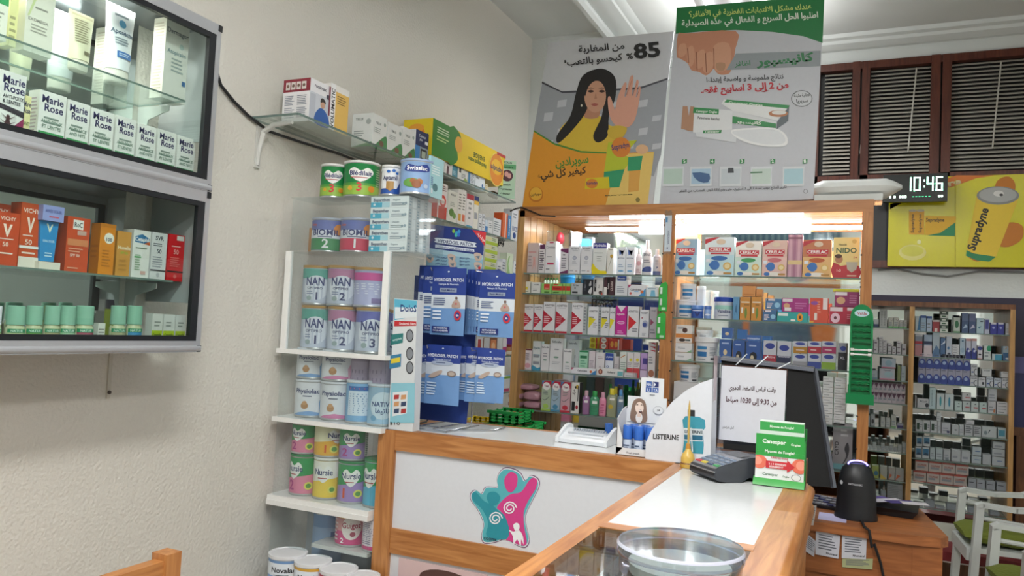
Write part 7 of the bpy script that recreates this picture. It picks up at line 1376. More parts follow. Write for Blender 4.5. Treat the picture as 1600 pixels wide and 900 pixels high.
def patch(px0, px1, t_, b_, y, lb, lower=0, rz=0, hook=True):
    z0, z1 = sz(b_, sx((px0+px1)/2, y, 1.3), y), sz(t_, sx((px0+px1)/2, y, 1.5), y); zm = (z0+z1)/2
    x0, x1 = sx(px0, y, zm), sx(px1, y, zm); W, Hh = x1-x0, z1-z0
    t = MB(); nx, nz = 8, 10
    def f(u, v, sg):
        k = (1-abs(2*u-1)**4)*(1-abs(2*v-1)**6); wob = .0012*math.sin(9*u+7*v+px0)
        return (-W/2+W*u*(1-.0*v), -sg*(.004*k)+wob, Hh*v)
    for sg in (1, -1):
        vs = [f(i/nx, j/nz, sg) for j in range(nz+1) for i in range(nx+1)]
        top_ = []
        for j in range(nz):
            v = (j+.5)/nz; c = '#2b418f|r.28' if v > .58 else ('#d3dbe4|r.28' if v > .42 else '#6f98cc|r.28')
            fs = [(j*(nx+1)+i, j*(nx+1)+i+1, (j+1)*(nx+1)+i+1, (j+1)*(nx+1)+i) for i in range(nx)]
            if lower: c = '#2b418f|r.28' if v > .7 else ('#ccd5e0|r.28' if v > .45 else '#6f98cc|r.28')
            t.raw(vs, fs if sg > 0 else [q[::-1] for q in fs], c, True)
    mp = lambda u, v, o: (f(u, v, 1)[0], f(u, v, 1)[1]-o-.0006, f(u, v, 1)[2])
    A = [('t', 'HYDROGEL PATCH', .5, .8, .05, '#e6ecf6', .86), ('t', 'Thérapie Bi-Thermale', .5, .745, .028, '#c9d4ea', .6)]
    if not lower: A += [('r', .25, .64, .75, .7, '#8f9cb4'), ('t', 'Patch Médical', .5, .655, .03, '#1f2f6a', .44), ('l', .08, .44, .45, .56, 4, '#4a5a8a'), ('p', smooth([(.64, .42), (.68, .5), (.76, .53), (.84, .5), (.88, .42)], 3), '#b39a8e'), ('c', .76, .555, .035, '#6a5048'), ('c', .76, .47, .025, '#c8505a'), ('l', .08, .22, .4, .38, 3, '#dfe8f4'), ('c', .82, .3, .1, '#c8303c', .075), ('c', .82, .3, .06, '#1f3a8a', .045), ('t', '8h', .82, .285, .03, '#f0f0f4', .12), ('r', .08, .04, .6, .13, '#1f2f78'), ('t', 'NE TACHE PAS', .34, .09, .025, '#e6ecf6', .4), ('t', 'FACILE A ENLEVER', .34, .055, .022, '#e6ecf6', .46)]
    else: A += [('c', .5, .7, .32, '#a9b6cc', .04), ('l', .32, .69, .68, .72, 1, '#3a4a7a'), ('p', smooth([(.1, .46), (.3, .54), (.5, .58), (.48, .52), (.25, .44)], 3), '#b9a69a'), ('c', .78, .53, .13, '#8f7f78', .05), ('c', .78, .53, .09, '#c0b3a8', .03), ('l', .08, .15, .4, .38, 5, '#c9dcf0')]
    A += [('c', .5, .945, .03, '#c9d2e0', .012)]
    art(t, A, mp, W, Hh, True)
    return tag(t.build('patch_packet', loc=((x0+x1)/2, y, z0), rz=rz), lb, 'packet', 'hanging pain patch packets')
patch(674, 727, 419, 524, ry-.13, 'front blue patch packet with red 8h dot, upper tier under the header card')
patch(749, 803, 427, 527, ry-.13, 'front blue patch packet, upper tier at the pine unit side', 0, R(3))
patch(653, 700, 415, 520, ry-.085, 'blue patch packet half hidden at the tower side, upper tier')
patch(660, 712, 417, 521, ry-.108, 'blue patch packet directly behind the front one, upper tier')
for i in range(6): patch(728-i*.5+i*3.4, 778+i*2.4, 421+i, 524, ry-.02-.0165*i, 'blue patch packet, %s in the file behind the front packet on the pine unit side' % ordn(5-i), 0, R(-2))
patch(664, 719, 539, 632, ry-.13, 'front blue packet with leg picture, lower tier at the tower side', 1, R(-2))
patch(641, 690, 540, 628, ry-.085, 'blue packet half hidden at the tower side, lower tier', 1)
patch(651, 703, 541, 630, ry-.107, 'blue packet just behind the front one, lower tier at the tower side', 1)
patch(744, 787, 545, 629, ry-.13, 'front blue packet, lower tier at the pine unit side', 1, R(5))
patch(717, 762, 544, 626, ry-.06, 'blue packet in the middle of the lower tier', 1, R(4)); patch(728, 774, 543, 629, ry-.09, 'blue packet between the middle and front ones, lower tier', 1, R(4))
t = MB()
for x in (onY(701, 424, ry).x, onY(768, 430, ry).x):
    for z in (onY(701, 424, ry-.1).z, onY(701, 545, ry-.1).z): t.tube([(x, ry, z), (x, ry-.14, z), (x, ry-.145, z+.012)], .0022, w0, 6)
t.build('hook', rk)
# tall card with capsule offer
dy = 2.525; t = MB(); c4 = [onY(a, b, dy) for a, b in ((616, 466), (652, 469), (645, 664), (607, 664))]
t.hexa([(c4[3].x, dy, CT+.001), (c4[2].x, dy, CT+.001), (c4[2].x+.0, dy+.05, CT+.001), (c4[3].x, dy+.05, CT+.001), (c4[0].x, dy, c4[0].z), (c4[1].x, dy, c4[1].z), (c4[1].x, dy+.05, c4[1].z), (c4[0].x, dy+.05, c4[0].z)], '#d9dde0')
P = Pr(t, dy, 2.57, 2.57, 600, 330)
P.poly([(42, 352), (132, 360), (131, 392), (90, 428), (41, 438)], '#5fb4d0'); P.poly([(44, 385), (131, 388), (130, 425), (44, 432)], '#dfe6ea'); P.text('DoloS', (66, 402), (130, 405), 28, '#2a3f7a'); P.poly([(42, 440), (130, 443), (130, 460), (41, 462)], '#c22c34'); P.text('Douleurs & Fièvre', (62, 456), (128, 457), 10, '#f0e4e4')
for y in (500, 572, 628): P.ell(104, y, 15, 26, '#2c2c30'); P.ell(104, y, 12, 21, '#8a8f96')
P.poly([(30, 495), (78, 490), (76, 528), (28, 538)], '#2f7a78'); P.text('comprimé', (36, 522), (72, 514), 9, '#c9dede'); P.poly([(24, 580), (70, 572), (68, 624), (22, 634)], '#3a7fa8'); P.poly([(30, 592), (66, 586), (65, 606), (28, 612)], '#e0c83a')
P.poly([(30, 690), (125, 690), (122, 850), (24, 850)], '#8fc8d8'); P.poly([(36, 728), (96, 722), (92, 812), (34, 824)], '#dfe3e6')
for i in range(2):
    for j in range(3): P.poly([(42+i*28, 738+j*28), (62+i*28, 736+j*28), (60+i*28, 754+j*28), (40+i*28, 756+j*28)], ('#b03a3a', '#d09a6a', '#3a4a6a')[(i+j) % 3])
P.text('B I O', (26, 858), (66, 858), 12, '#2c2c30')
tag(t.build('advert_card'), 'tall white and turquoise advert card between tower and patch rack', 'card')

# ---------------------------------------------------------------- other things on the counter
# white sloped dispenser tray
p0, p1 = onZ(864, 691, CT), onZ(950, 699, CT)
r = empty('paper_tray', ((p0.x+p1.x)/2, 2.68, CT), R(-2), 'white sloped plastic tray with ribbed lid on the counter', 'tray'); W = .2
t = MB(); pr = [(0, 0), (0, .018), (.02, .028), (.08, .052), (.12, .06), (.15, .05), (.155, 0)]
for x in (-W/2, W/2-.012):
    t = MB(); vs = [(x, a, b) for a, b in pr]+[(x+.012, a, b) for a, b in pr]; n = len(pr)
    t.raw(vs, [tuple(range(n)), tuple(range(n, 2*n))[::-1]]+[(i, (i+1) % n, n+(i+1) % n, n+i) for i in range(n)], '#e3e6ea|r.25'); t.build('side_cheek', r)
t = MB(); pr = [(.005, .001), (.005, .014), (.03, .022), (.11, .045), (.145, .04), (.15, .001)]; n = len(pr)
vs = [(-W/2+.012, a, b) for a, b in pr]+[(W/2-.012, a, b) for a, b in pr]
t.raw(vs, [tuple(range(n)), tuple(range(n, 2*n))[::-1]]+[(i, (i+1) % n, n+(i+1) % n, n+i) for i in range(n)], '#d9dde2|r.25'); t.build('tray_body', r)
t = MB(); t.tube([(-W/2+.03, .048, .034), (W/2-.03, .048, .034)], .003, '#b9bec6|r.2', 8)
for k in range(14): t.box((-W*.3+k*.0095, .08, .037), (-W*.3+k*.0095+.005, .1, .046), '#a9afb9|r.3')
t.build('lid_ribs', r)
# mint spray display box
hx0, hx1 = sx(962, 2.56, CT), sx(1010, 2.56, CT); W = .15; hx = (hx0)+W/2
r = empty('spray_display', (hx, 2.56, CT), 0, 'white cardboard counter display of breath sprays with a laughing face', 'display box'); hf = sz(680, hx, 2.56)-CT; hb2 = sz(590, hx, 2.67)-CT; hs = sz(640, hx0, 2.6)-CT
t = MB(); cw = '#e3e6ea|r.35'
t.box((-W/2, 0, 0), (W/2, .002, hf*.35), cw); t.box((-W/2, .108, 0), (W/2, .11, hs), cw); t.box((-W/2, 0, 0), (W/2, .11, .002), cw)
for x in (-W/2, W/2-.002):
    vs = [(x, 0, 0), (x, .11, 0), (x, .11, hs*1.05), (x, .06, hs*1.0), (x, 0, hs*.82), (x+.002, 0, 0), (x+.002, .11, 0), (x+.002, .11, hs*1.05), (x+.002, .06, hs), (x+.002, 0, hs*.82)]
    t.raw(vs, [(0, 1, 2, 3, 4), (9, 8, 7, 6, 5)]+[(i, (i+1) % 5, 5+(i+1) % 5, 5+i) for i in range(5)], cw)
for sg in (-1, 1):
    t.face([(sg*W/2, 0, 0), (sg*W/2, 0, hs*.82), (sg*W*.36, 0, hs*.4), (sg*W*.36, 0, hf*.3)], cw)
art(t, [('t', 'Fresh breath', .4, .3, .25, '#7a7e88', .5), ('t', '24', .78, .26, .4, '#3a3e48', .2), ('t', 'h', .92, .26, .28, '#3a3e48', .08)], lambda u, v, o: (-W/2+u*W, -.0004-o, v*hf*.35), W, hf*.35)
t.build('tray_box', r)
t = MB(); H2 = hb2; z0 = hs*.7; t.box((-W*.46, .104, z0), (W*.46, .107, H2*.74), cw); t.box((-W*.16, .104, H2*.74), (W*.38, .107, H2), cw); zz = H2-z0
A = [('r', -0+.46, .8, .6, .92, '#2f5aa8'), ('r', .62, .8, .76, .92, '#23306e'), ('r', .46, .68, .6, .79, '#2f5aa8'), ('r', .62, .68, .76, .79, '#2f5aa8'), ('t', 'HA', .53, .825, .07, '#e6ecf6', .11), ('t', 'LI', .53, .7, .07, '#e6ecf6', .1), ('t', 'TA', .69, .7, .07, '#e6ecf6', .11), ('p', [(.64, .92), (.7, .86), (.64, .8)], '#e6ecf6'), ('t', 'mint', .62, .61, .045, '#6a6e78', .2),
     ('p', smooth([(.14, .02), (.14, .3), (.2, .48), (.34, .53), (.46, .46), (.5, .28), (.5, .02)], 3), '#8a7062'), ('c', .33, .32, .1, '#efd9cc', .13), ('c', .33, .1, .08, '#e9e4e2', .12), ('p', [(.28, .12), (.38, .12), (.36, .24), (.3, .24)], '#e6cdbe'), ('c', .36, .24, .04, '#5a3a3a', .035), ('c', .36, .255, .035, '#f0eeec', .012), ('p', [(.24, .38), (.3, .4), (.3, .375)], '#5a463c'), ('p', [(.36, .4), (.42, .39), (.36, .375)], '#5a463c'), ('c', .78, .3, .12, '#a9adb6', .09), ('c', .78, .3, .11, '#e3e6ea', .082), ('t', '24', .78, .28, .05, '#5a5e68', .12)]
art(t, A, lambda u, v, o: (-W/2+u*W, .104-o, z0+v*zz), W, zz); t.build('header_card', r)
for i in range(3):
    for j in range(2):
        bx_, by2 = hx-.045+i*.04+j*.012, 2.56+.032+j*.038; zb = CT+.0025
        bottle((bx_, by2, zb), [(0, 0), (.014, 0), (.0145, .003), (.0145, .045), (.013, .05)], '#cdd8ea|r.3', [(.0145, .05), (.016, .051), (.016, .094), (.0145, .097), (0, .097)], '#3a70cc|r.25', [('l', .2, .3, .8, .7, 2, '#5a6a8a')], 0, 'blue-capped breath spray, %s of the %s row in the white display box' % (ordn(i), ['front', 'back'][j]), 'breath sprays', 'spray_bottle', 'bottle', 1, .097, .029)
bottle((onZ(958, 690, CT).x-.0, 2.78, CT), [(0, 0), (.013, 0), (.0135, .03), (.013, .04)], '#cdd8ea|r.3', [(.0145, .04), (.0145, .075), (0, .076)], '#2f5ea8|r.25', [], 0, 'single blue-capped spray standing behind the sloped tray', None, 'spray_bottle', 'bottle', 1, .07, .03)
# quarter-round mouthwash card
ly = 2.535; t = MB()
oc = [(1008, 717), (1009, 692), (1018, 672), (1032, 650), (1050, 628), (1072, 610), (1095, 598), (1113, 592), (1110, 726)]
o2 = [(onY(a, b, ly).x, onY(a, b, ly).z) for a, b in oc]; o2[0] = (o2[0][0], CT+.0005); o2[-1] = (o2[-1][0], CT+.0005)
t.prism(o2, ly, ly+.1, '#dfe2ea|r.35')
P = Pr(t, ly, 2.162, 2.162, 590, 640); P.text('LISTERINE', (930, 98), (1018, 103), 17, '#1c1c22', 1.5)
P.poly([(1048, 0), (1072, 2), (1072, 25), (1048, 23)], '#2a2c30'); P.poly([(1030, 35), (1040, 22), (1085, 24), (1106, 35), (1108, 60), (1100, 70), (1102, 120), (1100, 150), (1030, 145), (1035, 110), (1034, 68)], '#3f9ab0'); P.poly([(1034, 62), (1100, 66), (1100, 108), (1034, 104)], '#d6e0e6'); P.text('LISTERINE', (1037, 78), (1098, 82), 10, '#1c2a3a', 1.5); P.poly([(1036, 84), (1098, 88), (1098, 104), (1036, 100)], '#2a6a8a')
tag(t.build('advert_card'), 'white quarter-round mouthwash card printed with a teal bottle', 'card')
# yellow dropper pot
p = Vector((-.478, 2.47, CT)); r = empty('dropper_pot', p, 0, 'small amber pot with a brown neck and upright pen by the card terminal', 'pot')
t = MB(); t.lathe([(0, 0), (.022, 0), (.024, .004), (.024, .012), (.021, .016), (.022, .03), (.018, .042), (.01, .052), (.008, .06)], ['#c9a24a|r.3']*3+['#7a5230']+['#d9b45a|r.3']*4, 20); t.build('pot_body', r)
t = MB(); t.lathe([(.008, .058), (.0085, .062), (.006, .075), (0, .075)], '#c98f3a', 14); t.build('neck', r)
zt3 = sz(626, p.x, p.y)-CT
t = MB(); t.tube([(0, 0, .07), (-.001, 0, zt3-.02), (-.001, 0, zt3)], [.0035, .0035, .001], '#c9a85a|r.3', 8); t.tube([(.004, 0, .068), (.006, 0, zt3*.6), (.014, .0, .05)], .002, '#d6dade|r.2', 6); t.build('pen', r)
# acrylic holder with Arabic notice
sy_ = 2.66
r = empty('notice_stand', (0, 0, 0), 0, 'clear acrylic stand holding the blood-pressure hours notice', 'stand')
q4 = [onY(a, b, sy_) for a, b in ((1126, 569), (1231, 577), (1226, 700), (1121, 688))]
t = MB(); t.hexa([(q4[3].x, sy_+.003, q4[3].z-.01), (q4[2].x, sy_+.003, q4[2].z), (q4[2].x, sy_+.006, q4[2].z), (q4[3].x, sy_+.006, q4[3].z-.01), (q4[0].x, sy_+.003, q4[0].z), (q4[1].x, sy_+.003, q4[1].z), (q4[1].x, sy_+.006, q4[1].z), (q4[0].x, sy_+.006, q4[0].z)], 'plastic_clear')
t.build('backplate', r)
t = MB(); x_ = q4[0].x-.004; za, zb = onY(1120, 556, sy_-.06).z, CT+.001; t.box((x_-.004, sy_-.1, zb), (x_-.001, sy_+.02, za), 'plastic_clear'); t.box((x_-.0005, sy_-.1, zb), (x_+.0, sy_-.04, za), '#c9b3b8|r.2'); t.build('side_wing', r)
t = MB(); t.box((q4[3].x, sy_-.06, CT+.001), (q4[2].x, sy_+.02, CT+.004), 'plastic_clear'); t.box((q4[3].x, sy_-.03, CT+.004), (q4[2].x, sy_-.027, CT+.05), 'plastic_clear'); t.build('foot', r)
t = MB()
for a, b, c, d in ((1150, 570, 1167, 553), (1180, 574, 1200, 556), (1215, 576, 1235, 566)):
    m, n_ = onY(a, b, sy_-.004), onY(c, d, sy_+.02); t.bar((m.x, sy_-.004, m.z), (n_.x, sy_+.02, n_.z), .004, .002, '#cfd6dc|r.2')
t.build('clip', r)
t = MB(); q4 = [onY(a, b, sy_) for a, b in ((1128, 571), (1229, 579), (1224, 698), (1123, 686))]
t.hexa([(q4[3].x, sy_, q4[3].z), (q4[2].x, sy_, q4[2].z), (q4[2].x, sy_+.0015, q4[2].z), (q4[3].x, sy_+.0015, q4[3].z), (q4[0].x, sy_, q4[0].z), (q4[1].x, sy_, q4[1].z), (q4[1].x, sy_+.0015, q4[1].z), (q4[0].x, sy_+.0015, q4[0].z)], '#d9dae2')
P = Pr(t, sy_, 3.215, 3.215, 1030, 540); P.text('وقت قياس الضغط الدموي', (350, 220), (585, 232), 22, '#3a2226', 1.3); P.text('من 9:30 إلى 10:30 صباحا', (335, 280), (590, 300), 26, '#4a1c2c', 1.3); P.text('أمل شركهان', (316, 412), (375, 418), 10, '#2a2a30')
tag(t.build('notice_sheet'), 'white sheet with two lines of Arabic hours in the acrylic stand', 'sheet')
# card terminal
TL, TWd, th = .20, .135, .066
r = empty('card_terminal', (-.405, 2.315, CT), R(-47), 'dark grey payment terminal with silver keypad on the white counter', 'payment terminal')
t = MB(); n = 10
sec = [(0, .012, .034), (.012, .004, .042), (.05, 0, .052), (.09, .0, .062), (.12, .012, .068), (.16, .004, .07), (.19, .0, .05), (.2, .0, .02)]
vs = []
for y, zb, zt4 in sec:
    k = 1 if y < .1 else .92
    vs += [(-TWd/2*k, y, zb), (TWd/2*k, y, zb), (TWd/2*k, y, zt4*.75), (TWd/2*k*.93, y, zt4), (-TWd/2*k*.93, y, zt4), (-TWd/2*k, y, zt4*.75)]
m_ = len(sec); t.raw(vs, [(i*6+j, i*6+(j+1) % 6, (i+1)*6+(j+1) % 6, (i+1)*6+j) for i in range(m_-1) for j in range(6)]+[tuple(range(6))[::-1], tuple((m_-1)*6+j for j in range(6))], '#3c3f46|r.35'); t.build('terminal_body', r)
def tz_(y): 
    for i in range(m_-1):
        if sec[i][0] <= y <= sec[i+1][0]: return sec[i][2]+(sec[i+1][2]-sec[i][2])*(y-sec[i][0])/(sec[i+1][0]-sec[i][0])
t = MB(); t.raw([(s_*TWd/2*.9, y, tz_(y)+.0012) for y in (.004, .012, .05, .09, .1) for s_ in (-1, 1)], [(2*i, 2*i+1, 2*i+3, 2*i+2) for i in range(4)], '#9a9da4|r.25|m.5')
t.box((-TWd*.45, -.002, .02), (TWd*.45, .006, .026), '#17181c'); t.box((-TWd*.48, -.003, .028), (TWd*.48, .006, .032), '#a9acb2|r.25|m.6'); fp_ = t.build('faceplate', r)
for j in range(4):
    for i in range(4 if j else 4):
        y = .018+.018*j; x = -TWd*.34+TWd*.226*i; c = '#76859c|r.3'
        if j == 0: c = ('#c9303a', '#d9c23a', '#3a4a6a', '#3f9a5a')[i]+'|r.3'
        k_ = MB(); k_.hexa([(x-.011, y-.006, tz_(y-.006)), (x+.011, y-.006, tz_(y-.006)), (x+.011, y+.006, tz_(y+.006)), (x-.011, y+.006, tz_(y+.006)), (x-.01, y-.005, tz_(y)+.003), (x+.01, y-.005, tz_(y)+.003), (x+.01, y+.005, tz_(y)+.0045), (x-.01, y+.005, tz_(y)+.0045)], c)
        k_.build('key', fp_)
t = MB(); t.raw([(-TWd*.3, .1, tz_(.1)+.002), (TWd*.3, .1, tz_(.1)+.002), (TWd*.3, .135, tz_(.135)+.002), (-TWd*.3, .135, tz_(.135)+.002)], [(0, 1, 2, 3)], '#20242a|r.1'); t.build('screen', r)
# green leaflet stand
lx0, lx1 = sx(1177, 2.34, CT), sx(1257, 2.34, CT); W = lx1-lx0; Hh = sz(659, (lx0+lx1)/2, 2.36)-CT
r = empty('leaflet_stand', ((lx0+lx1)/2, 2.33, CT), 0, 'green and white leaflet stand about nail fungus on the counter edge', 'leaflet stand')
t = MB(); t.box((-W/2, .0, 0), (W/2, .075, .003), '#3f9a48'); t.hexa([(-W/2, -.012, .002), (W/2, -.012, .002), (W/2, .01, .018), (-W/2, .01, .018), (-W/2, -.010, .006), (W/2, -.010, .006), (W/2, .01, .022), (-W/2, .01, .022)], '#3f9f4a')
t.box((W/2-.003, .01, 0), (W/2, .065, Hh*.72), '#2a8a3e'); t.box((-W/2+.01, .062, 0), (W/2, .065, Hh*.9), '#2a8a3e')
t.box((-W/2+.004, .01, .015), (W/2-.003, .013, Hh*.8), '#e3e6e6')
A = [('r', 0, .62, 1, 1, '#2f9a44'), ('t', 'Canespor', .38, .8, .09, '#eef6ee', .6), ('t', 'Ongles', .82, .79, .05, '#dcecdc', .25), ('r', 0, .52, 1, .62, '#2f9a44'), ('t', "Mycose de l'ongle?", .5, .6, .06, '#eef6ee', .85), ('c', .08, .38, .17, '#e0725a', .15), ('c', .04, .4, .1, '#eb9a84', .09), ('c', .92, .36, .17, '#e0725a', .16), ('c', .94, .38, .1, '#eb9a84', .1), ('t', 'Libérez-vous', .5, .48, .05, '#b0303a', .5), ('p', [(.22, .26), (.22, .42), (.66, .42), (.66, .47), (.82, .33), (.66, .2), (.66, .26)], '#c8303a'), ('t', '2 à 3 SEMAINES', .46, .34, .04, '#f4e6e6', .44), ('t', 'SEULEMENT', .44, .28, .04, '#f4e6e6', .34), ('p', [(0, 0), (1, 0), (1, .16), (.8, .1), (.5, .17), (.15, .1), (0, .22)], '#e3e6e6'), ('t', 'Canespor', .32, .1, .06, '#3a6a4a', .44), ('t', 'Ongles', .64, .095, .035, '#3a6a4a', .16), ('c', .85, .11, .1, '#8a8f90', .07), ('c', .85, .11, .085, '#e3e6e6', .06)]
art(t, A, lambda u, v, o: (-W/2+.004+u*(W-.007), .01-o, .015+v*(Hh*.8-.015)), W-.007, Hh*.8-.015); t.build('holder', r)
t = MB(); t.box((-W/2+.012, .025, .004), (W/2-.006, .055, Hh), '#d6e6da'); art(t, [('r', 0, .85, 1, .985, '#3aa050'), ('t', "Mycose de l'ongle?", .5, .9, .035, '#eef6ee', .8)], lambda u, v, o: (-W/2+.012+u*(W-.018), .025-o, v*Hh), W-.018, Hh); t.build('leaflets', r)
# round clear container on the glass
p = onZ(1063, 849, CT+.055); rr = .108
r = empty('round_container', (p.x, p.y, CT), 0, 'low round clear plastic container standing on the glass display top', 'container')
t = MB(); t.lathe([(0, .001), (rr*.9, .001), (rr*.97, .006), (rr*.98, .04)], 'plastic_clear', 48); t.build('bowl', r)
t = MB(); t.lathe([(rr*1.0, .034), (rr*1.02, .036), (rr*1.02, .05), (rr*.99, .055), (0, .0555)], ['#b9bcd0|r.15', 'plastic_clear', '#c6c9da|r.15', 'plastic_clear'], 48); t.build('lid', r)
t = MB(); t.lathe([(0, .003), (rr*.8, .003), (rr*.82, .02), (0, .022)], '#c3ccb9|r.4', 32); t.build('contents', r)

# ---------------------------------------------------------------- desk things
my0, my1 = 3.28, 3.42
c4 = [onY(1127, 560, my1), onY(1272, 578, my1), onY(1301, 762, my0), onY(1131, 748, my0)]
r = empty('monitor', (0, 0, 0), 0, 'black monitor turned away on the desk behind the Arabic notice', 'monitor')
t = MB(); A_, B_, C_, D_ = [(c.x, y, c.z) for c, y in zip(c4, (my1, my1, my0, my0))]
off = Vector((.0, .045, .012)); f2 = lambda p: tuple(Vector(p)+off)
t.hexa([D_, C_, f2(C_), f2(D_), A_, B_, f2(B_), f2(A_)], '#06070a|r.75'); t.build('back_shell', r)
t = MB(); e = Vector((0, -.012, .0)); t.bar(Vector(A_)+e, Vector(B_)+e, .018, .014, '#8a8f9c|r.25|m.4'); t.bar(Vector(B_)+e*.3+Vector((.004, 0, 0)), Vector(C_)+e*.3+Vector((.004, 0, 0)), .012, .02, '#6a6e78|r.25|m.4'); t.build('bezel', r)
ctr = (Vector(A_)+Vector(B_)+Vector(C_)+Vector(D_))/4
t = MB(); t.bar((ctr.x, my0+.09, DZ+.01), (ctr.x, my0+.09, ctr.z), .06, .03, '#17191e|r.4'); t.box((ctr.x-.11, my0+.0, DZ+.0005), (ctr.x+.11, my0+.18, DZ+.014), '#17191e|r.4'); t.build('stand', r)
# barcode scanner
p = onZ(1337, 812, DZ); r = empty('barcode_scanner', (p.x, p.y+.03, DZ), R(8), 'black upright barcode scanner with a blue light on the desk corner', 'scanner'); s_ = (sx(1371, p.y, DZ+.1)-sx(1303, p.y, DZ+.1))/2; hh = sz(721, p.x, p.y+.03)-DZ
t = MB(); t.lathe([(0, 0), (s_*1.02, 0), (s_*1.02, .012), (s_*.96, .03), (s_*.92, hh*.45), (s_*.86, hh*.7), (s_*.7, hh*.88), (s_*.45, hh*.97), (0, hh)], '#15171c|r.42', 28, sq=.8)
art(t, [('c', .06, .72, .05, '#c9ccd2'), ('t', 'DATALOGIC', .42, .7, .035, '#c9ccd2', .5)], lambda u, v, o: ((s_*.93+o)*math.sin((u-.5)*2.2), -.8*(s_*.93+o)*math.cos((u-.5)*2.2), v*hh*.88), s_*2.2, hh*.9, True); t.build('scanner_body', r)
t = MB(); t.tube([(s_*.45*math.cos(a), -.25*s_+.32*s_*math.sin(a)*.5, hh*.955+.014*math.sin(a)) for a in [math.pi*k/8 for k in range(9)]], .003, '#8f86ff|e3', 6); t.build('light_ring', r)
t = MB(); pts = [(p.x+.03, 3.12, DZ+.012), (p.x+.045, 3.128, DZ-.0), (p.x+.055, 3.135, DZ-.06)]+[tuple(onY(a, b, 3.14)) for a, b in ((1366, 850), (1376, 880), (1384, 920))]
t.tube([(p.x+.02, p.y-.04, DZ+.006)]+pts, .005, '#15161a', 8); tag(t.build('cable'), 'black scanner cable hanging down the desk front', 'cable')
a, b = onZ(1278, 772, DZ+.02), onZ(1314, 782, DZ+.02)
r = empty('keyboard', (-.16, 3.42, DZ), R(-12), 'dark keyboard under the monitor beside the scanner', 'keyboard'); t = MB(); t.hexa([(-.2, 0, .001), (.2, 0, .001), (.2, .14, .001), (-.2, .14, .001), (-.2, 0, .012), (.2, 0, .012), (.2, .14, .026), (-.2, .14, .026)], '#1b1d24|r.4'); t.build('keyboard_body', r)
t = MB()
for j in range(4):
    for i in range(15): t.box((-.19+i*.0255, .012+j*.032, .0135+j*.0032), (-.168+i*.0255, .036+j*.032, .0175+j*.0035), '#b9bcd0|r.4' if (i+j) % 5 else '#5a5e9a|r.4')
tag(t.build('keys', r), kind='stuff')
pz = DZ; q = onZ(1400, 800, DZ+.03); r = empty('document_tray', (.12, 3.50, DZ), R(-6), 'black tray with purple and white leaflets at the desk corner', 'tray')
t = MB(); t.hexa([(-.1, -.06, .0005), (.1, -.06, .0005), (.1, .1, .0005), (-.1, .1, .0005), (-.11, -.08, .035), (.12, -.07, .028), (.12, .11, .035), (-.11, .11, .045)], '#15161a|r.4'); tb_ = t.build('tray_body', r)
for k, c in enumerate(('#5a4a9a', '#d0cfdc', '#4a3f8a', '#d9d7dd')):
    t = MB(); o_ = .05*k-.09; t.bar((o_, -.06+.01*k, .048+.002*k), (o_+.09, .06-.02*k, .05+.002*k), .05, .0015, c); t.build('leaflet', tb_)
def note(pts, y, c, lb, ink='#6a6e7a', nm='paper_note', dz=0):
    t = MB(); p_ = [onY(a, b, y) for a, b in pts]
    t.hexa([tuple(p_[3]), tuple(p_[2]), (p_[2].x, y+.001, p_[2].z), (p_[3].x, y+.001, p_[3].z), tuple(p_[0]), tuple(p_[1]), (p_[1].x, y+.001, p_[1].z), (p_[0].x, y+.001, p_[0].z)], c)
    def mp(u, v, o): 
        a = p_[3].lerp(p_[2], u); b = p_[0].lerp(p_[1], u); q_ = a.lerp(b, v); return (q_.x, y-o-.0003, q_.z)
    art(t, [('l', .12, .25, .9, .92, 6, ink)]+([('t', 'Rhumacal', .7, .1, .09, '#2a2c34', .5)] if 'white note' in lb else []), mp, .1, .1); tag(t.build(nm), lb, 'note')
ny = 3.164
note([(1275, 829), (1313, 837), (1310, 873), (1274, 866)], ny, '#c9cbd6', 'square white note stuck on the desk front, nearer the counter')
note([(1316, 836), (1354, 841), (1353, 874), (1315, 872)], ny-.002, '#c9cbd4', 'square white note stuck on the desk front beside the cable')
note([(1316, 873), (1364, 873), (1363, 890), (1316, 886)], ny, '#a9ae82', 'green printed slip under the note beside the cable')
note([(1264, 836), (1275, 846), (1272, 870), (1252, 857)], ny-.004, '#b9bcc6', 'folded white slip hanging at the counter side of the desk')
note([(1268, 789), (1276, 790), (1271, 821), (1262, 820)], 3.1, '#b9b4b0', 'narrow upright paper strip by the counter edge above the desk notes')
note([(1254, 828), (1266, 829), (1250, 862), (1243, 860)], 3.1, '#b3a692', 'tan paper strip tucked along the counter edge')
t = MB(); a = onZ(1275, 800, DZ); t.box((-.12, 3.2, DZ+.0005), (-.02, 3.33, DZ+.0015), '#c3bfe6'); tag(t.build('paper_sheet', loc=(.0, 0, 0)), 'pale lilac sheet lying on the desk beside the scanner', 'sheet')

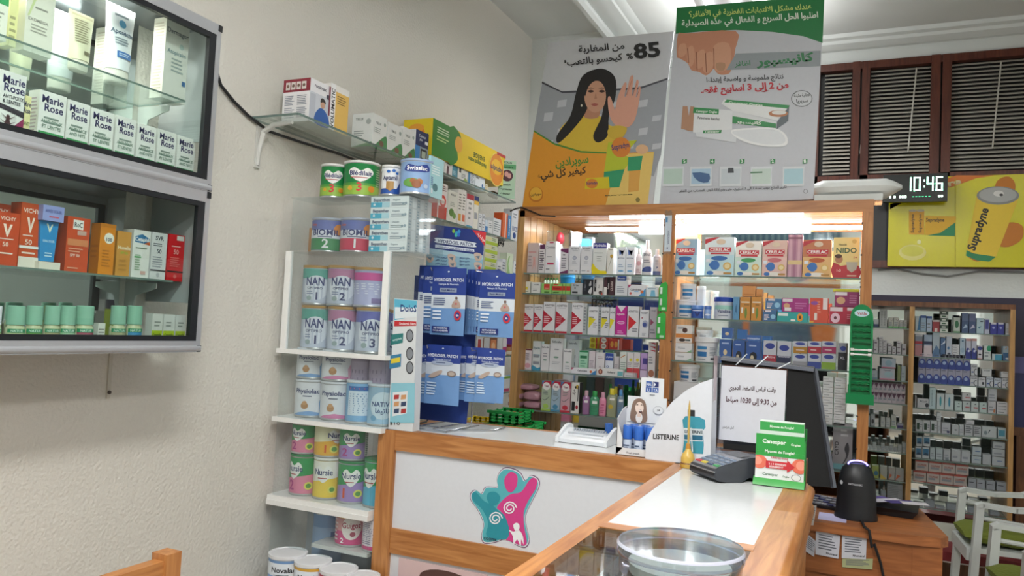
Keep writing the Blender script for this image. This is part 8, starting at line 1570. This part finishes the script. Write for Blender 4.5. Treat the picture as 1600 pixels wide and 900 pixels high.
# ---------------------------------------------------------------- timber chair at the lower left
cx_, cy0 = -1.53, .82; cy1 = sy(274, cx_-.0, .8); zt5 = onX(258, 864, cx_).z
r = empty('wooden_chair', (cx_, 1.1, 0), 0, 'orange-brown wooden chair back by the left wall', 'chair')
t = MB(); t.box((-.022, cy0-1.1, zt5-.085), (.012, cy1-1.1-.03, zt5-.015), 'pineY'); t.build('top_rail', r)
for y in (cy0-1.1, cy1-1.1-.045): t = MB(); t.box((-.03, y, 0), (.02, y+.045, zt5+.0), 'pineZ'); t.build('rear_leg', r)
for y in (cy0-1.1, cy1-1.1-.045): t = MB(); t.box((-.42, y, 0), (-.375, y+.045, .42), 'pineZ'); t.build('front_leg', r)
t = MB(); t.box((-.43, cy0-1.1, .42), (-.03, cy1-1.1, .445), 'pineY'); t.build('seat', r)
t = MB(); t.box((-.018, cy0-1.05, .58), (.008, cy1-1.15, .62), 'pineY'); t.build('lower_rail', r)

# ---------------------------------------------------------------- white plastic chairs with green cushions
def garden_chair(loc, rz, label, W=.46):
    r = empty('garden_chair', loc, rz, label, 'chair', 'white plastic chairs'); c = '#cfd4d2|r.3'; za = .645
    t = MB(); t.box((-.24, -W/2+.02, .40), (.22, W/2-.02, .425), c); t.box((-.25, -W/2+.02, .36), (-.235, W/2-.02, .42), c); t.build('seat', r)
    for y in (-W/2, W/2):
        t = MB(); t.bar((-.24, y, .01), (-.2, y, za-.01), .035, .05, c, (0, 1, 0)); t.build('front_leg', r)
        t = MB(); t.bar((.34, y*.95, 0), (.24, y, .5), .035, .05, c, (0, 1, 0)); t.build('rear_leg', r)
        t = MB(); pts = [(-.215, y, za-.012), (-.19, y, za), (-.05, y, za-.01), (.08, y, za), (.2, y, za+.05), (.3, y*.9, za+.14)]
        for a_, b_ in zip(pts[:-1], pts[1:]): t.bar(a_, Vector(b_)+(Vector(b_)-Vector(a_)).normalized()*.008, .05, .022, c)
        t.tube([(-.2, y, za-.02), (-.19, y, za-.065), (.0, y, za-.08), (.14, y, za-.07), (.26, y*.93, za+.0)], .011, c, 8); t.build('armrest', r)
    t = MB()
    for k in range(7):
        y = -W*.42+W*.84*k/6; t.bar((.22, y*.9, .43), (.36, y, .84-.02*abs(k-3)), .03, .012, c, (1, 0, 0))
    t.bar((.36, -W*.45, .82), (.36, W*.45, .82), .02, .05, c); t.build('backrest', r)
    t = MB(); n = 14; rings = []
    for i in range(11):
        u = i/10; x = -.25+.47*u; k = (1-abs(2*u-1)**4)**.5
        rings.append([(x, (W/2-.035)*(math.copysign(abs(math.cos(a))**.5, math.cos(a)))*(.9+.1*k), .47+.038*(.25+.75*k)*math.copysign(abs(math.sin(a))**.8, math.sin(a))+.004*math.sin(x*40+a*3)) for a in [2*math.pi*j/n for j in range(n)]])
    vs = [v for g in rings for v in g]; t.raw(vs, [(i*n+k, i*n+(k+1) % n, (i+1)*n+(k+1) % n, (i+1)*n+k) for i in range(10) for k in range(n)]+[tuple(range(n))[::-1], tuple(10*n+k for k in range(n))], 'cushion', True)
    tag(t.build('seat_cushion', loc=Vector(loc)+Vector((0, 0, .0)), rz=rz), ('lumpy olive green cushion on ' + ('the plastic chair beside the bookcase' if 'beside' in label else 'the nearer plastic chair')), 'cushion')
    return r
garden_chair((.76, 4.72, 0), R(4), 'white plastic armchair beside the back bookcase with an olive cushion', .42)
garden_chair((.80, 3.82, 0), R(6), 'nearer white plastic armchair at the picture corner with an olive cushion', .46)
t = MB(); t.box((.35, 5.02, .22), (1.5, 5.3, .27), '#7a1f26|r.5'); t.box((.37, 5.04, 0), (.41, 5.28, .22), '#5a3a28'); t.box((1.44, 5.04, 0), (1.48, 5.28, .22), '#5a3a28'); tag(t.build('bench'), 'low dark red bench behind the plastic chairs', 'bench')
# dark blue panel and plank right of the bookcase
t = MB(); t.box((bx4+.03, 5.6, .95), (1.5, 5.7, 1.38), '#262a5e|r.4'); t.box((bx4+.03, 5.59, 1.28), (1.5, 5.6, 1.38), '#55548a|r.4'); t.box((bx4+.02, 5.58, .9), (1.5, 5.72, .95), 'darkpine'); t.box((bx4+.05, 5.6, 0), (bx4+.1, 5.7, .9), 'darkpine'); t.box((1.42, 5.6, 0), (1.48, 5.7, .9), 'darkpine')
tag(t.build('side_table'), 'dark side table with navy storage box beyond the bookcase', 'table')

# ---------------------------------------------------------------- boxes in the back bookcase
yB = BY+.05
def ln(n=4): return ('l', .12, .15, .85, .6, n, '#7f858c')
SW = [('c', .7, .8, .25, '#3a2c30', .06), ('c', .7, .82, .2, '#d0cfcc', .045), ('r', 0, 0, 1, .15, '#5a9a5f'), ln(3)]
def band(c, h=.5): return [('r', 0, 0, 1, h, c), ('l', .1, .75, .8, .9, 1, '#5a5e66')]
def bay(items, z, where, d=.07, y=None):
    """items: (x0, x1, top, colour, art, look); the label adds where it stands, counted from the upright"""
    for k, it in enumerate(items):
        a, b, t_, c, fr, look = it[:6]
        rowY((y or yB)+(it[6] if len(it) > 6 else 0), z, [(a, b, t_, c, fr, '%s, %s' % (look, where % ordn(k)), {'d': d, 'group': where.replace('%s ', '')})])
U = 'counted from the upright'
ink = '#2c3f86'
tooth = [('p', smooth([(0, 0), (0, .4), (.3, .6), (.6, .62), (.9, .5), (1, .3), (1, 0)], 2), ink), ('c', .45, .4, .25, '#8fa3c8', .12), ('l', .1, .85, .8, .95, 1, '#4a5060')]
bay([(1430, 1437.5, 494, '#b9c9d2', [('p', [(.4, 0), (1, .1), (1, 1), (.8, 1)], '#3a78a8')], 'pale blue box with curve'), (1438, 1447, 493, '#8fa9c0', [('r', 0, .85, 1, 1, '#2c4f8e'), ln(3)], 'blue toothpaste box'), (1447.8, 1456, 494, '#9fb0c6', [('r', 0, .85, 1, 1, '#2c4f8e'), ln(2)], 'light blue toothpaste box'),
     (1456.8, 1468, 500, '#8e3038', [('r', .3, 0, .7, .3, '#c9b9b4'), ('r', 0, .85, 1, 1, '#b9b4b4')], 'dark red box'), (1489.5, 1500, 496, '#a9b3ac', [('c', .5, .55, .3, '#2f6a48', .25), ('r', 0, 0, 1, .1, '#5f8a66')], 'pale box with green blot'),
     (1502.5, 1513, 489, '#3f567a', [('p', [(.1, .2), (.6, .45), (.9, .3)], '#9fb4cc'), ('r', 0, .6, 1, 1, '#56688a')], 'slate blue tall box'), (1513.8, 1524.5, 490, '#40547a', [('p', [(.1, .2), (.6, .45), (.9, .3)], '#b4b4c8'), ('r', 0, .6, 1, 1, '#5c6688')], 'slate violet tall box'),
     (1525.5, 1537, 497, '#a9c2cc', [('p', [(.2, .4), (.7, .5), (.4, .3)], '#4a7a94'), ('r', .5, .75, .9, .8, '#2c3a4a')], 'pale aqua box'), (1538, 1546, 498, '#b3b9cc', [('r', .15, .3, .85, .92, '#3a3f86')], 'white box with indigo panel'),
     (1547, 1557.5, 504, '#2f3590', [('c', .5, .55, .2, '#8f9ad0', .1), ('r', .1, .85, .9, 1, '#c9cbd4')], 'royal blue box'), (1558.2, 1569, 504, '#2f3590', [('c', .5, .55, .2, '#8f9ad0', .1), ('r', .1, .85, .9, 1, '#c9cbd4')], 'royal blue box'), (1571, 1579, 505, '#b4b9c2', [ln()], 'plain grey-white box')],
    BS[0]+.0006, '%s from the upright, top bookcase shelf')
zz = BS[0]+.0006; xm, w_, h_ = placeY(1469, 1481, 486, yB, zz)
for k in range(6): carton('flat_box', (xm, yB, zz+k*h_/6), w_, h_/6-.001, .07, '#31483c' if k % 2 else '#c2c9c2', [('r', .2, .3, .7, .7, '#c9d0c8' if k % 2 else '#2f5a3c')], 0, None, None, (), 'flat green and white box, %s from bottom of the small pile, top bookcase shelf' % ordn(k), 'box', 'flat green and white boxes')
wave = [('r', 0, 0, 1, .4, '#23307e'), ('c', .4, .42, .3, '#23307e', .12), ('c', .55, .38, .2, '#c3cadc', .06), ('r', 0, .88, 1, 1, '#b98a86')]
bay([(1429, 1441, 522, '#7d8796', [('r', 0, .55, 1, .68, '#a8303f'), ('r', 0, 0, 1, .5, '#b07a80'), ('r', 0, .9, 1, 1, '#c0c4cc')], 'grey box with red band'), (1443, 1456, 523, '#8ea0b4', [('r', 0, .55, 1, .7, '#22304e'), ('r', 0, 0, 1, .5, '#c3b6bc')], 'blue-grey box with navy band'), (1457, 1468, 520, '#9fadb8', [('p', [(0, .2), (.5, .5), (1, .3), (1, 0), (0, 0)], '#4a6a8e')], 'tall pale box with blue drift'),
     (1469, 1477, 528, '#3f5f86', [('p', [(0, .6), (1, .9), (1, .75)], '#c3ccd8')], 'deep blue box'), (1478, 1487, 526, '#a9b2c0', [('c', .4, .45, .2, '#3f6a94', .08), ('c', .5, .2, .3, '#2c3448', .04)], 'grey box with blue dot'),
     (1499.5, 1508, 528, '#9fb3c2', [('c', .5, .85, .2, '#4a6a86', .05), ('c', .5, .4, .4, '#8aa3b8', .12)], 'pale sea-blue box'), (1508.8, 1517, 529, '#b3b6c6', wave, 'white box with breaking wave'), (1517.6, 1526, 529, '#b3b6c6', wave, 'white box with breaking wave'), (1527, 1535, 540, '#c0bfc9', [('c', .5, .8, .5, '#23307e', .14), ('c', .5, .35, .3, '#2c2c34', .06), ('r', 0, 0, 1, .08, '#b0706a')], 'white box with navy cap'),
     (1537, 1548, 540, '#b9c2c2', [('c', .75, .8, .35, '#1f8a62', .2), ln(2)], 'white box with green globe'), (1550, 1565.5, 553, '#a9b9bc', [('r', .3, 0, 1, .9, '#3f8fae')], 'low box with teal face'), (1567, 1578, 541, '#8fa3b0', [('r', 0, 0, 1, .55, '#2c5a86'), ('c', .6, .15, .25, '#c3ccd2', .06), ('p', [(.1, .75), (.6, .95), (.5, .85)], '#b98a3a')], 'grey box with blue ocean foot')],
    BS[1]+.0006, '%s from the upright, second bookcase shelf')
zz = BS[1]+.0006; xm, w_, h_ = placeY(1487.8, 1498.8, 538, yB, zz)
for k in range(6): carton('flat_box', (xm, yB, zz+k*h_/6), w_, h_/6-.001, .07, '#c3c6cc', [('l', .1, .3, .7, .7, 1, '#6a7078')], 0, None, None, (), 'flat white box, %s from bottom of the six-box pile, second bookcase shelf' % ordn(k), 'box', 'flat white boxes')
for k in range(2):
    zr_ = BS[2]+.0006; xm, w_, h_ = placeY(1436, 1446, 581, yB, zr_); hk = h_
    for i in range(7):
        a = 1434.5+i*11.6 if k == 0 else 1435+i*11.6
        xm, w_, h_ = placeY(a, a+11, 581, yB, zr_)
        carton('toothpaste_box', (xm, yB, zr_+k*.092), w_, .09, .08, '#8e8fa3', tooth, 0, None, None, (), 'navy toothpaste box, %s from the upright, %s tier, third bookcase shelf' % (ordn(i), ['lower', 'upper'][k]), 'box', 'navy toothpaste boxes')
ac = [('t', 'ACLAV', .5, .72, .18, '#2c3038', .8), ('c', .75, .3, .3, '#23262e', .3), ('c', .8, .3, .26, '#b6bac0', .25), ('r', .1, .25, .4, .35, ink)]
zr_ = BS[2]+.0006
bay([(1516, 1527.5, 588, '#b6bac0', ac, 'white medicine box with ring'), (1528.5, 1540, 590, '#b6bac0', ac[:1]+[('r', .5, .2, .8, .5, '#2c2f38')], 'white medicine box with black square'), (1541, 1552, 589, '#aeb8c4', ac, 'bluish medicine box with ring'), (1553, 1564.5, 591, '#aeb8c4', ac, 'bluish medicine box with ring'), (1565.5, 1577, 591, '#b6bac0', ac, 'white medicine box with ring')], zr_, '%s from the toothpaste boxes on the third bookcase shelf')
def stackup(a, b, t_, ut, c, fr, lb, z):
    xm, w_, _ = placeY(a, b, t_, yB, z); zb = sz(ut, xm, yB)+.001; carton('medicine_box', (xm, yB, zb), w_-.001, max(.012, sz(t_, xm, yB)-zb), .06, c, fr, 0, None, None, (), lb, 'box', 'boxes stacked on others in the bookcase')
stackup(1516.5, 1527, 569, 587, '#b6bac0', ac, 'ringed medicine box standing on the first ringed box, third bookcase shelf', zr_)
stackup(1534, 1549, 577, 588.5, '#bcc0c4', ac[:1], 'white box lying across two ringed boxes, third bookcase shelf', zr_); stackup(1564, 1577, 581, 590.5, '#bcc0c4', ac[:1], 'white box lying on the outermost ringed box, third bookcase shelf', zr_)
zr_ = BS[3]+.0006
sg_ = [('l', .3, .35, .8, .5, 1, '#3a3f48'), ('p', [(.4, .7), (.7, .7), (.6, .85)], '#2c3038')]; sgr = sg_[1:]+[('r', .35, .32, .9, .45, '#a04a50')]
bay([(1429.5, 1432, 618, '#aab0b4', [], 'sliver of white box'), (1433, 1451, 623, '#b2b6ba', [('t', 'ACLAV', .55, .62, .2, '#2c3038', .7), ('c', .85, .3, .15, '#2c3038', .25)], 'wide white box with dark ring'), (1452, 1462, 606, '#9fb4b8', [('l', .3, .1, .5, .9, 12, '#4a6066')], 'tall grey-green box'), (1463.5, 1475, 615, '#aebabc', [('c', .5, .5, .14, '#2f8a94', .32)], 'white box with teal diamond'), (1476, 1490, 616, '#aebabc', [('c', .5, .5, .12, '#2f7a94', .32)], 'white box with teal diamond'),
     (1491.5, 1503, 627, '#a3b4b2', sg_, 'pale green box with dark cross'), (1504, 1516, 627, '#a9b4b4', sgr, 'white box with red bar'), (1517, 1529, 628, '#a9b4b4', sgr, 'white box with red bar'), (1530, 1542, 629, '#a3b4b2', sgr, 'white box with red bar'), (1543.5, 1556, 627, '#b0b2b6', [('c', .8, .2, .14, '#b06a3a', .16), ln(2)], 'white box with orange S')], zr_, '%s from the upright, fourth bookcase shelf', d=.06)
stackup(1503, 1517, 614, 626, '#b4b6ba', sgr, 'white box with red bar lying on the row, fourth bookcase shelf', zr_); stackup(1544, 1557, 608, 626.5, '#a9adb4', [ln(2)], 'grey-white box standing on the orange S box, fourth bookcase shelf', zr_)
xm, w_, h_ = placeY(1557.5, 1576, 628, yB, zr_)
for k in range(4): carton('flat_box', (xm, yB, zr_+k*h_/4), w_, h_/4-.001, .07, '#bcbec2', [('l', .1, .3, .8, .7, 1, '#4a5058')], 0, None, None, (), 'flat white box, %s from the bottom of the pile on the fourth bookcase shelf' % ordn(k), 'box', 'flat white boxes')
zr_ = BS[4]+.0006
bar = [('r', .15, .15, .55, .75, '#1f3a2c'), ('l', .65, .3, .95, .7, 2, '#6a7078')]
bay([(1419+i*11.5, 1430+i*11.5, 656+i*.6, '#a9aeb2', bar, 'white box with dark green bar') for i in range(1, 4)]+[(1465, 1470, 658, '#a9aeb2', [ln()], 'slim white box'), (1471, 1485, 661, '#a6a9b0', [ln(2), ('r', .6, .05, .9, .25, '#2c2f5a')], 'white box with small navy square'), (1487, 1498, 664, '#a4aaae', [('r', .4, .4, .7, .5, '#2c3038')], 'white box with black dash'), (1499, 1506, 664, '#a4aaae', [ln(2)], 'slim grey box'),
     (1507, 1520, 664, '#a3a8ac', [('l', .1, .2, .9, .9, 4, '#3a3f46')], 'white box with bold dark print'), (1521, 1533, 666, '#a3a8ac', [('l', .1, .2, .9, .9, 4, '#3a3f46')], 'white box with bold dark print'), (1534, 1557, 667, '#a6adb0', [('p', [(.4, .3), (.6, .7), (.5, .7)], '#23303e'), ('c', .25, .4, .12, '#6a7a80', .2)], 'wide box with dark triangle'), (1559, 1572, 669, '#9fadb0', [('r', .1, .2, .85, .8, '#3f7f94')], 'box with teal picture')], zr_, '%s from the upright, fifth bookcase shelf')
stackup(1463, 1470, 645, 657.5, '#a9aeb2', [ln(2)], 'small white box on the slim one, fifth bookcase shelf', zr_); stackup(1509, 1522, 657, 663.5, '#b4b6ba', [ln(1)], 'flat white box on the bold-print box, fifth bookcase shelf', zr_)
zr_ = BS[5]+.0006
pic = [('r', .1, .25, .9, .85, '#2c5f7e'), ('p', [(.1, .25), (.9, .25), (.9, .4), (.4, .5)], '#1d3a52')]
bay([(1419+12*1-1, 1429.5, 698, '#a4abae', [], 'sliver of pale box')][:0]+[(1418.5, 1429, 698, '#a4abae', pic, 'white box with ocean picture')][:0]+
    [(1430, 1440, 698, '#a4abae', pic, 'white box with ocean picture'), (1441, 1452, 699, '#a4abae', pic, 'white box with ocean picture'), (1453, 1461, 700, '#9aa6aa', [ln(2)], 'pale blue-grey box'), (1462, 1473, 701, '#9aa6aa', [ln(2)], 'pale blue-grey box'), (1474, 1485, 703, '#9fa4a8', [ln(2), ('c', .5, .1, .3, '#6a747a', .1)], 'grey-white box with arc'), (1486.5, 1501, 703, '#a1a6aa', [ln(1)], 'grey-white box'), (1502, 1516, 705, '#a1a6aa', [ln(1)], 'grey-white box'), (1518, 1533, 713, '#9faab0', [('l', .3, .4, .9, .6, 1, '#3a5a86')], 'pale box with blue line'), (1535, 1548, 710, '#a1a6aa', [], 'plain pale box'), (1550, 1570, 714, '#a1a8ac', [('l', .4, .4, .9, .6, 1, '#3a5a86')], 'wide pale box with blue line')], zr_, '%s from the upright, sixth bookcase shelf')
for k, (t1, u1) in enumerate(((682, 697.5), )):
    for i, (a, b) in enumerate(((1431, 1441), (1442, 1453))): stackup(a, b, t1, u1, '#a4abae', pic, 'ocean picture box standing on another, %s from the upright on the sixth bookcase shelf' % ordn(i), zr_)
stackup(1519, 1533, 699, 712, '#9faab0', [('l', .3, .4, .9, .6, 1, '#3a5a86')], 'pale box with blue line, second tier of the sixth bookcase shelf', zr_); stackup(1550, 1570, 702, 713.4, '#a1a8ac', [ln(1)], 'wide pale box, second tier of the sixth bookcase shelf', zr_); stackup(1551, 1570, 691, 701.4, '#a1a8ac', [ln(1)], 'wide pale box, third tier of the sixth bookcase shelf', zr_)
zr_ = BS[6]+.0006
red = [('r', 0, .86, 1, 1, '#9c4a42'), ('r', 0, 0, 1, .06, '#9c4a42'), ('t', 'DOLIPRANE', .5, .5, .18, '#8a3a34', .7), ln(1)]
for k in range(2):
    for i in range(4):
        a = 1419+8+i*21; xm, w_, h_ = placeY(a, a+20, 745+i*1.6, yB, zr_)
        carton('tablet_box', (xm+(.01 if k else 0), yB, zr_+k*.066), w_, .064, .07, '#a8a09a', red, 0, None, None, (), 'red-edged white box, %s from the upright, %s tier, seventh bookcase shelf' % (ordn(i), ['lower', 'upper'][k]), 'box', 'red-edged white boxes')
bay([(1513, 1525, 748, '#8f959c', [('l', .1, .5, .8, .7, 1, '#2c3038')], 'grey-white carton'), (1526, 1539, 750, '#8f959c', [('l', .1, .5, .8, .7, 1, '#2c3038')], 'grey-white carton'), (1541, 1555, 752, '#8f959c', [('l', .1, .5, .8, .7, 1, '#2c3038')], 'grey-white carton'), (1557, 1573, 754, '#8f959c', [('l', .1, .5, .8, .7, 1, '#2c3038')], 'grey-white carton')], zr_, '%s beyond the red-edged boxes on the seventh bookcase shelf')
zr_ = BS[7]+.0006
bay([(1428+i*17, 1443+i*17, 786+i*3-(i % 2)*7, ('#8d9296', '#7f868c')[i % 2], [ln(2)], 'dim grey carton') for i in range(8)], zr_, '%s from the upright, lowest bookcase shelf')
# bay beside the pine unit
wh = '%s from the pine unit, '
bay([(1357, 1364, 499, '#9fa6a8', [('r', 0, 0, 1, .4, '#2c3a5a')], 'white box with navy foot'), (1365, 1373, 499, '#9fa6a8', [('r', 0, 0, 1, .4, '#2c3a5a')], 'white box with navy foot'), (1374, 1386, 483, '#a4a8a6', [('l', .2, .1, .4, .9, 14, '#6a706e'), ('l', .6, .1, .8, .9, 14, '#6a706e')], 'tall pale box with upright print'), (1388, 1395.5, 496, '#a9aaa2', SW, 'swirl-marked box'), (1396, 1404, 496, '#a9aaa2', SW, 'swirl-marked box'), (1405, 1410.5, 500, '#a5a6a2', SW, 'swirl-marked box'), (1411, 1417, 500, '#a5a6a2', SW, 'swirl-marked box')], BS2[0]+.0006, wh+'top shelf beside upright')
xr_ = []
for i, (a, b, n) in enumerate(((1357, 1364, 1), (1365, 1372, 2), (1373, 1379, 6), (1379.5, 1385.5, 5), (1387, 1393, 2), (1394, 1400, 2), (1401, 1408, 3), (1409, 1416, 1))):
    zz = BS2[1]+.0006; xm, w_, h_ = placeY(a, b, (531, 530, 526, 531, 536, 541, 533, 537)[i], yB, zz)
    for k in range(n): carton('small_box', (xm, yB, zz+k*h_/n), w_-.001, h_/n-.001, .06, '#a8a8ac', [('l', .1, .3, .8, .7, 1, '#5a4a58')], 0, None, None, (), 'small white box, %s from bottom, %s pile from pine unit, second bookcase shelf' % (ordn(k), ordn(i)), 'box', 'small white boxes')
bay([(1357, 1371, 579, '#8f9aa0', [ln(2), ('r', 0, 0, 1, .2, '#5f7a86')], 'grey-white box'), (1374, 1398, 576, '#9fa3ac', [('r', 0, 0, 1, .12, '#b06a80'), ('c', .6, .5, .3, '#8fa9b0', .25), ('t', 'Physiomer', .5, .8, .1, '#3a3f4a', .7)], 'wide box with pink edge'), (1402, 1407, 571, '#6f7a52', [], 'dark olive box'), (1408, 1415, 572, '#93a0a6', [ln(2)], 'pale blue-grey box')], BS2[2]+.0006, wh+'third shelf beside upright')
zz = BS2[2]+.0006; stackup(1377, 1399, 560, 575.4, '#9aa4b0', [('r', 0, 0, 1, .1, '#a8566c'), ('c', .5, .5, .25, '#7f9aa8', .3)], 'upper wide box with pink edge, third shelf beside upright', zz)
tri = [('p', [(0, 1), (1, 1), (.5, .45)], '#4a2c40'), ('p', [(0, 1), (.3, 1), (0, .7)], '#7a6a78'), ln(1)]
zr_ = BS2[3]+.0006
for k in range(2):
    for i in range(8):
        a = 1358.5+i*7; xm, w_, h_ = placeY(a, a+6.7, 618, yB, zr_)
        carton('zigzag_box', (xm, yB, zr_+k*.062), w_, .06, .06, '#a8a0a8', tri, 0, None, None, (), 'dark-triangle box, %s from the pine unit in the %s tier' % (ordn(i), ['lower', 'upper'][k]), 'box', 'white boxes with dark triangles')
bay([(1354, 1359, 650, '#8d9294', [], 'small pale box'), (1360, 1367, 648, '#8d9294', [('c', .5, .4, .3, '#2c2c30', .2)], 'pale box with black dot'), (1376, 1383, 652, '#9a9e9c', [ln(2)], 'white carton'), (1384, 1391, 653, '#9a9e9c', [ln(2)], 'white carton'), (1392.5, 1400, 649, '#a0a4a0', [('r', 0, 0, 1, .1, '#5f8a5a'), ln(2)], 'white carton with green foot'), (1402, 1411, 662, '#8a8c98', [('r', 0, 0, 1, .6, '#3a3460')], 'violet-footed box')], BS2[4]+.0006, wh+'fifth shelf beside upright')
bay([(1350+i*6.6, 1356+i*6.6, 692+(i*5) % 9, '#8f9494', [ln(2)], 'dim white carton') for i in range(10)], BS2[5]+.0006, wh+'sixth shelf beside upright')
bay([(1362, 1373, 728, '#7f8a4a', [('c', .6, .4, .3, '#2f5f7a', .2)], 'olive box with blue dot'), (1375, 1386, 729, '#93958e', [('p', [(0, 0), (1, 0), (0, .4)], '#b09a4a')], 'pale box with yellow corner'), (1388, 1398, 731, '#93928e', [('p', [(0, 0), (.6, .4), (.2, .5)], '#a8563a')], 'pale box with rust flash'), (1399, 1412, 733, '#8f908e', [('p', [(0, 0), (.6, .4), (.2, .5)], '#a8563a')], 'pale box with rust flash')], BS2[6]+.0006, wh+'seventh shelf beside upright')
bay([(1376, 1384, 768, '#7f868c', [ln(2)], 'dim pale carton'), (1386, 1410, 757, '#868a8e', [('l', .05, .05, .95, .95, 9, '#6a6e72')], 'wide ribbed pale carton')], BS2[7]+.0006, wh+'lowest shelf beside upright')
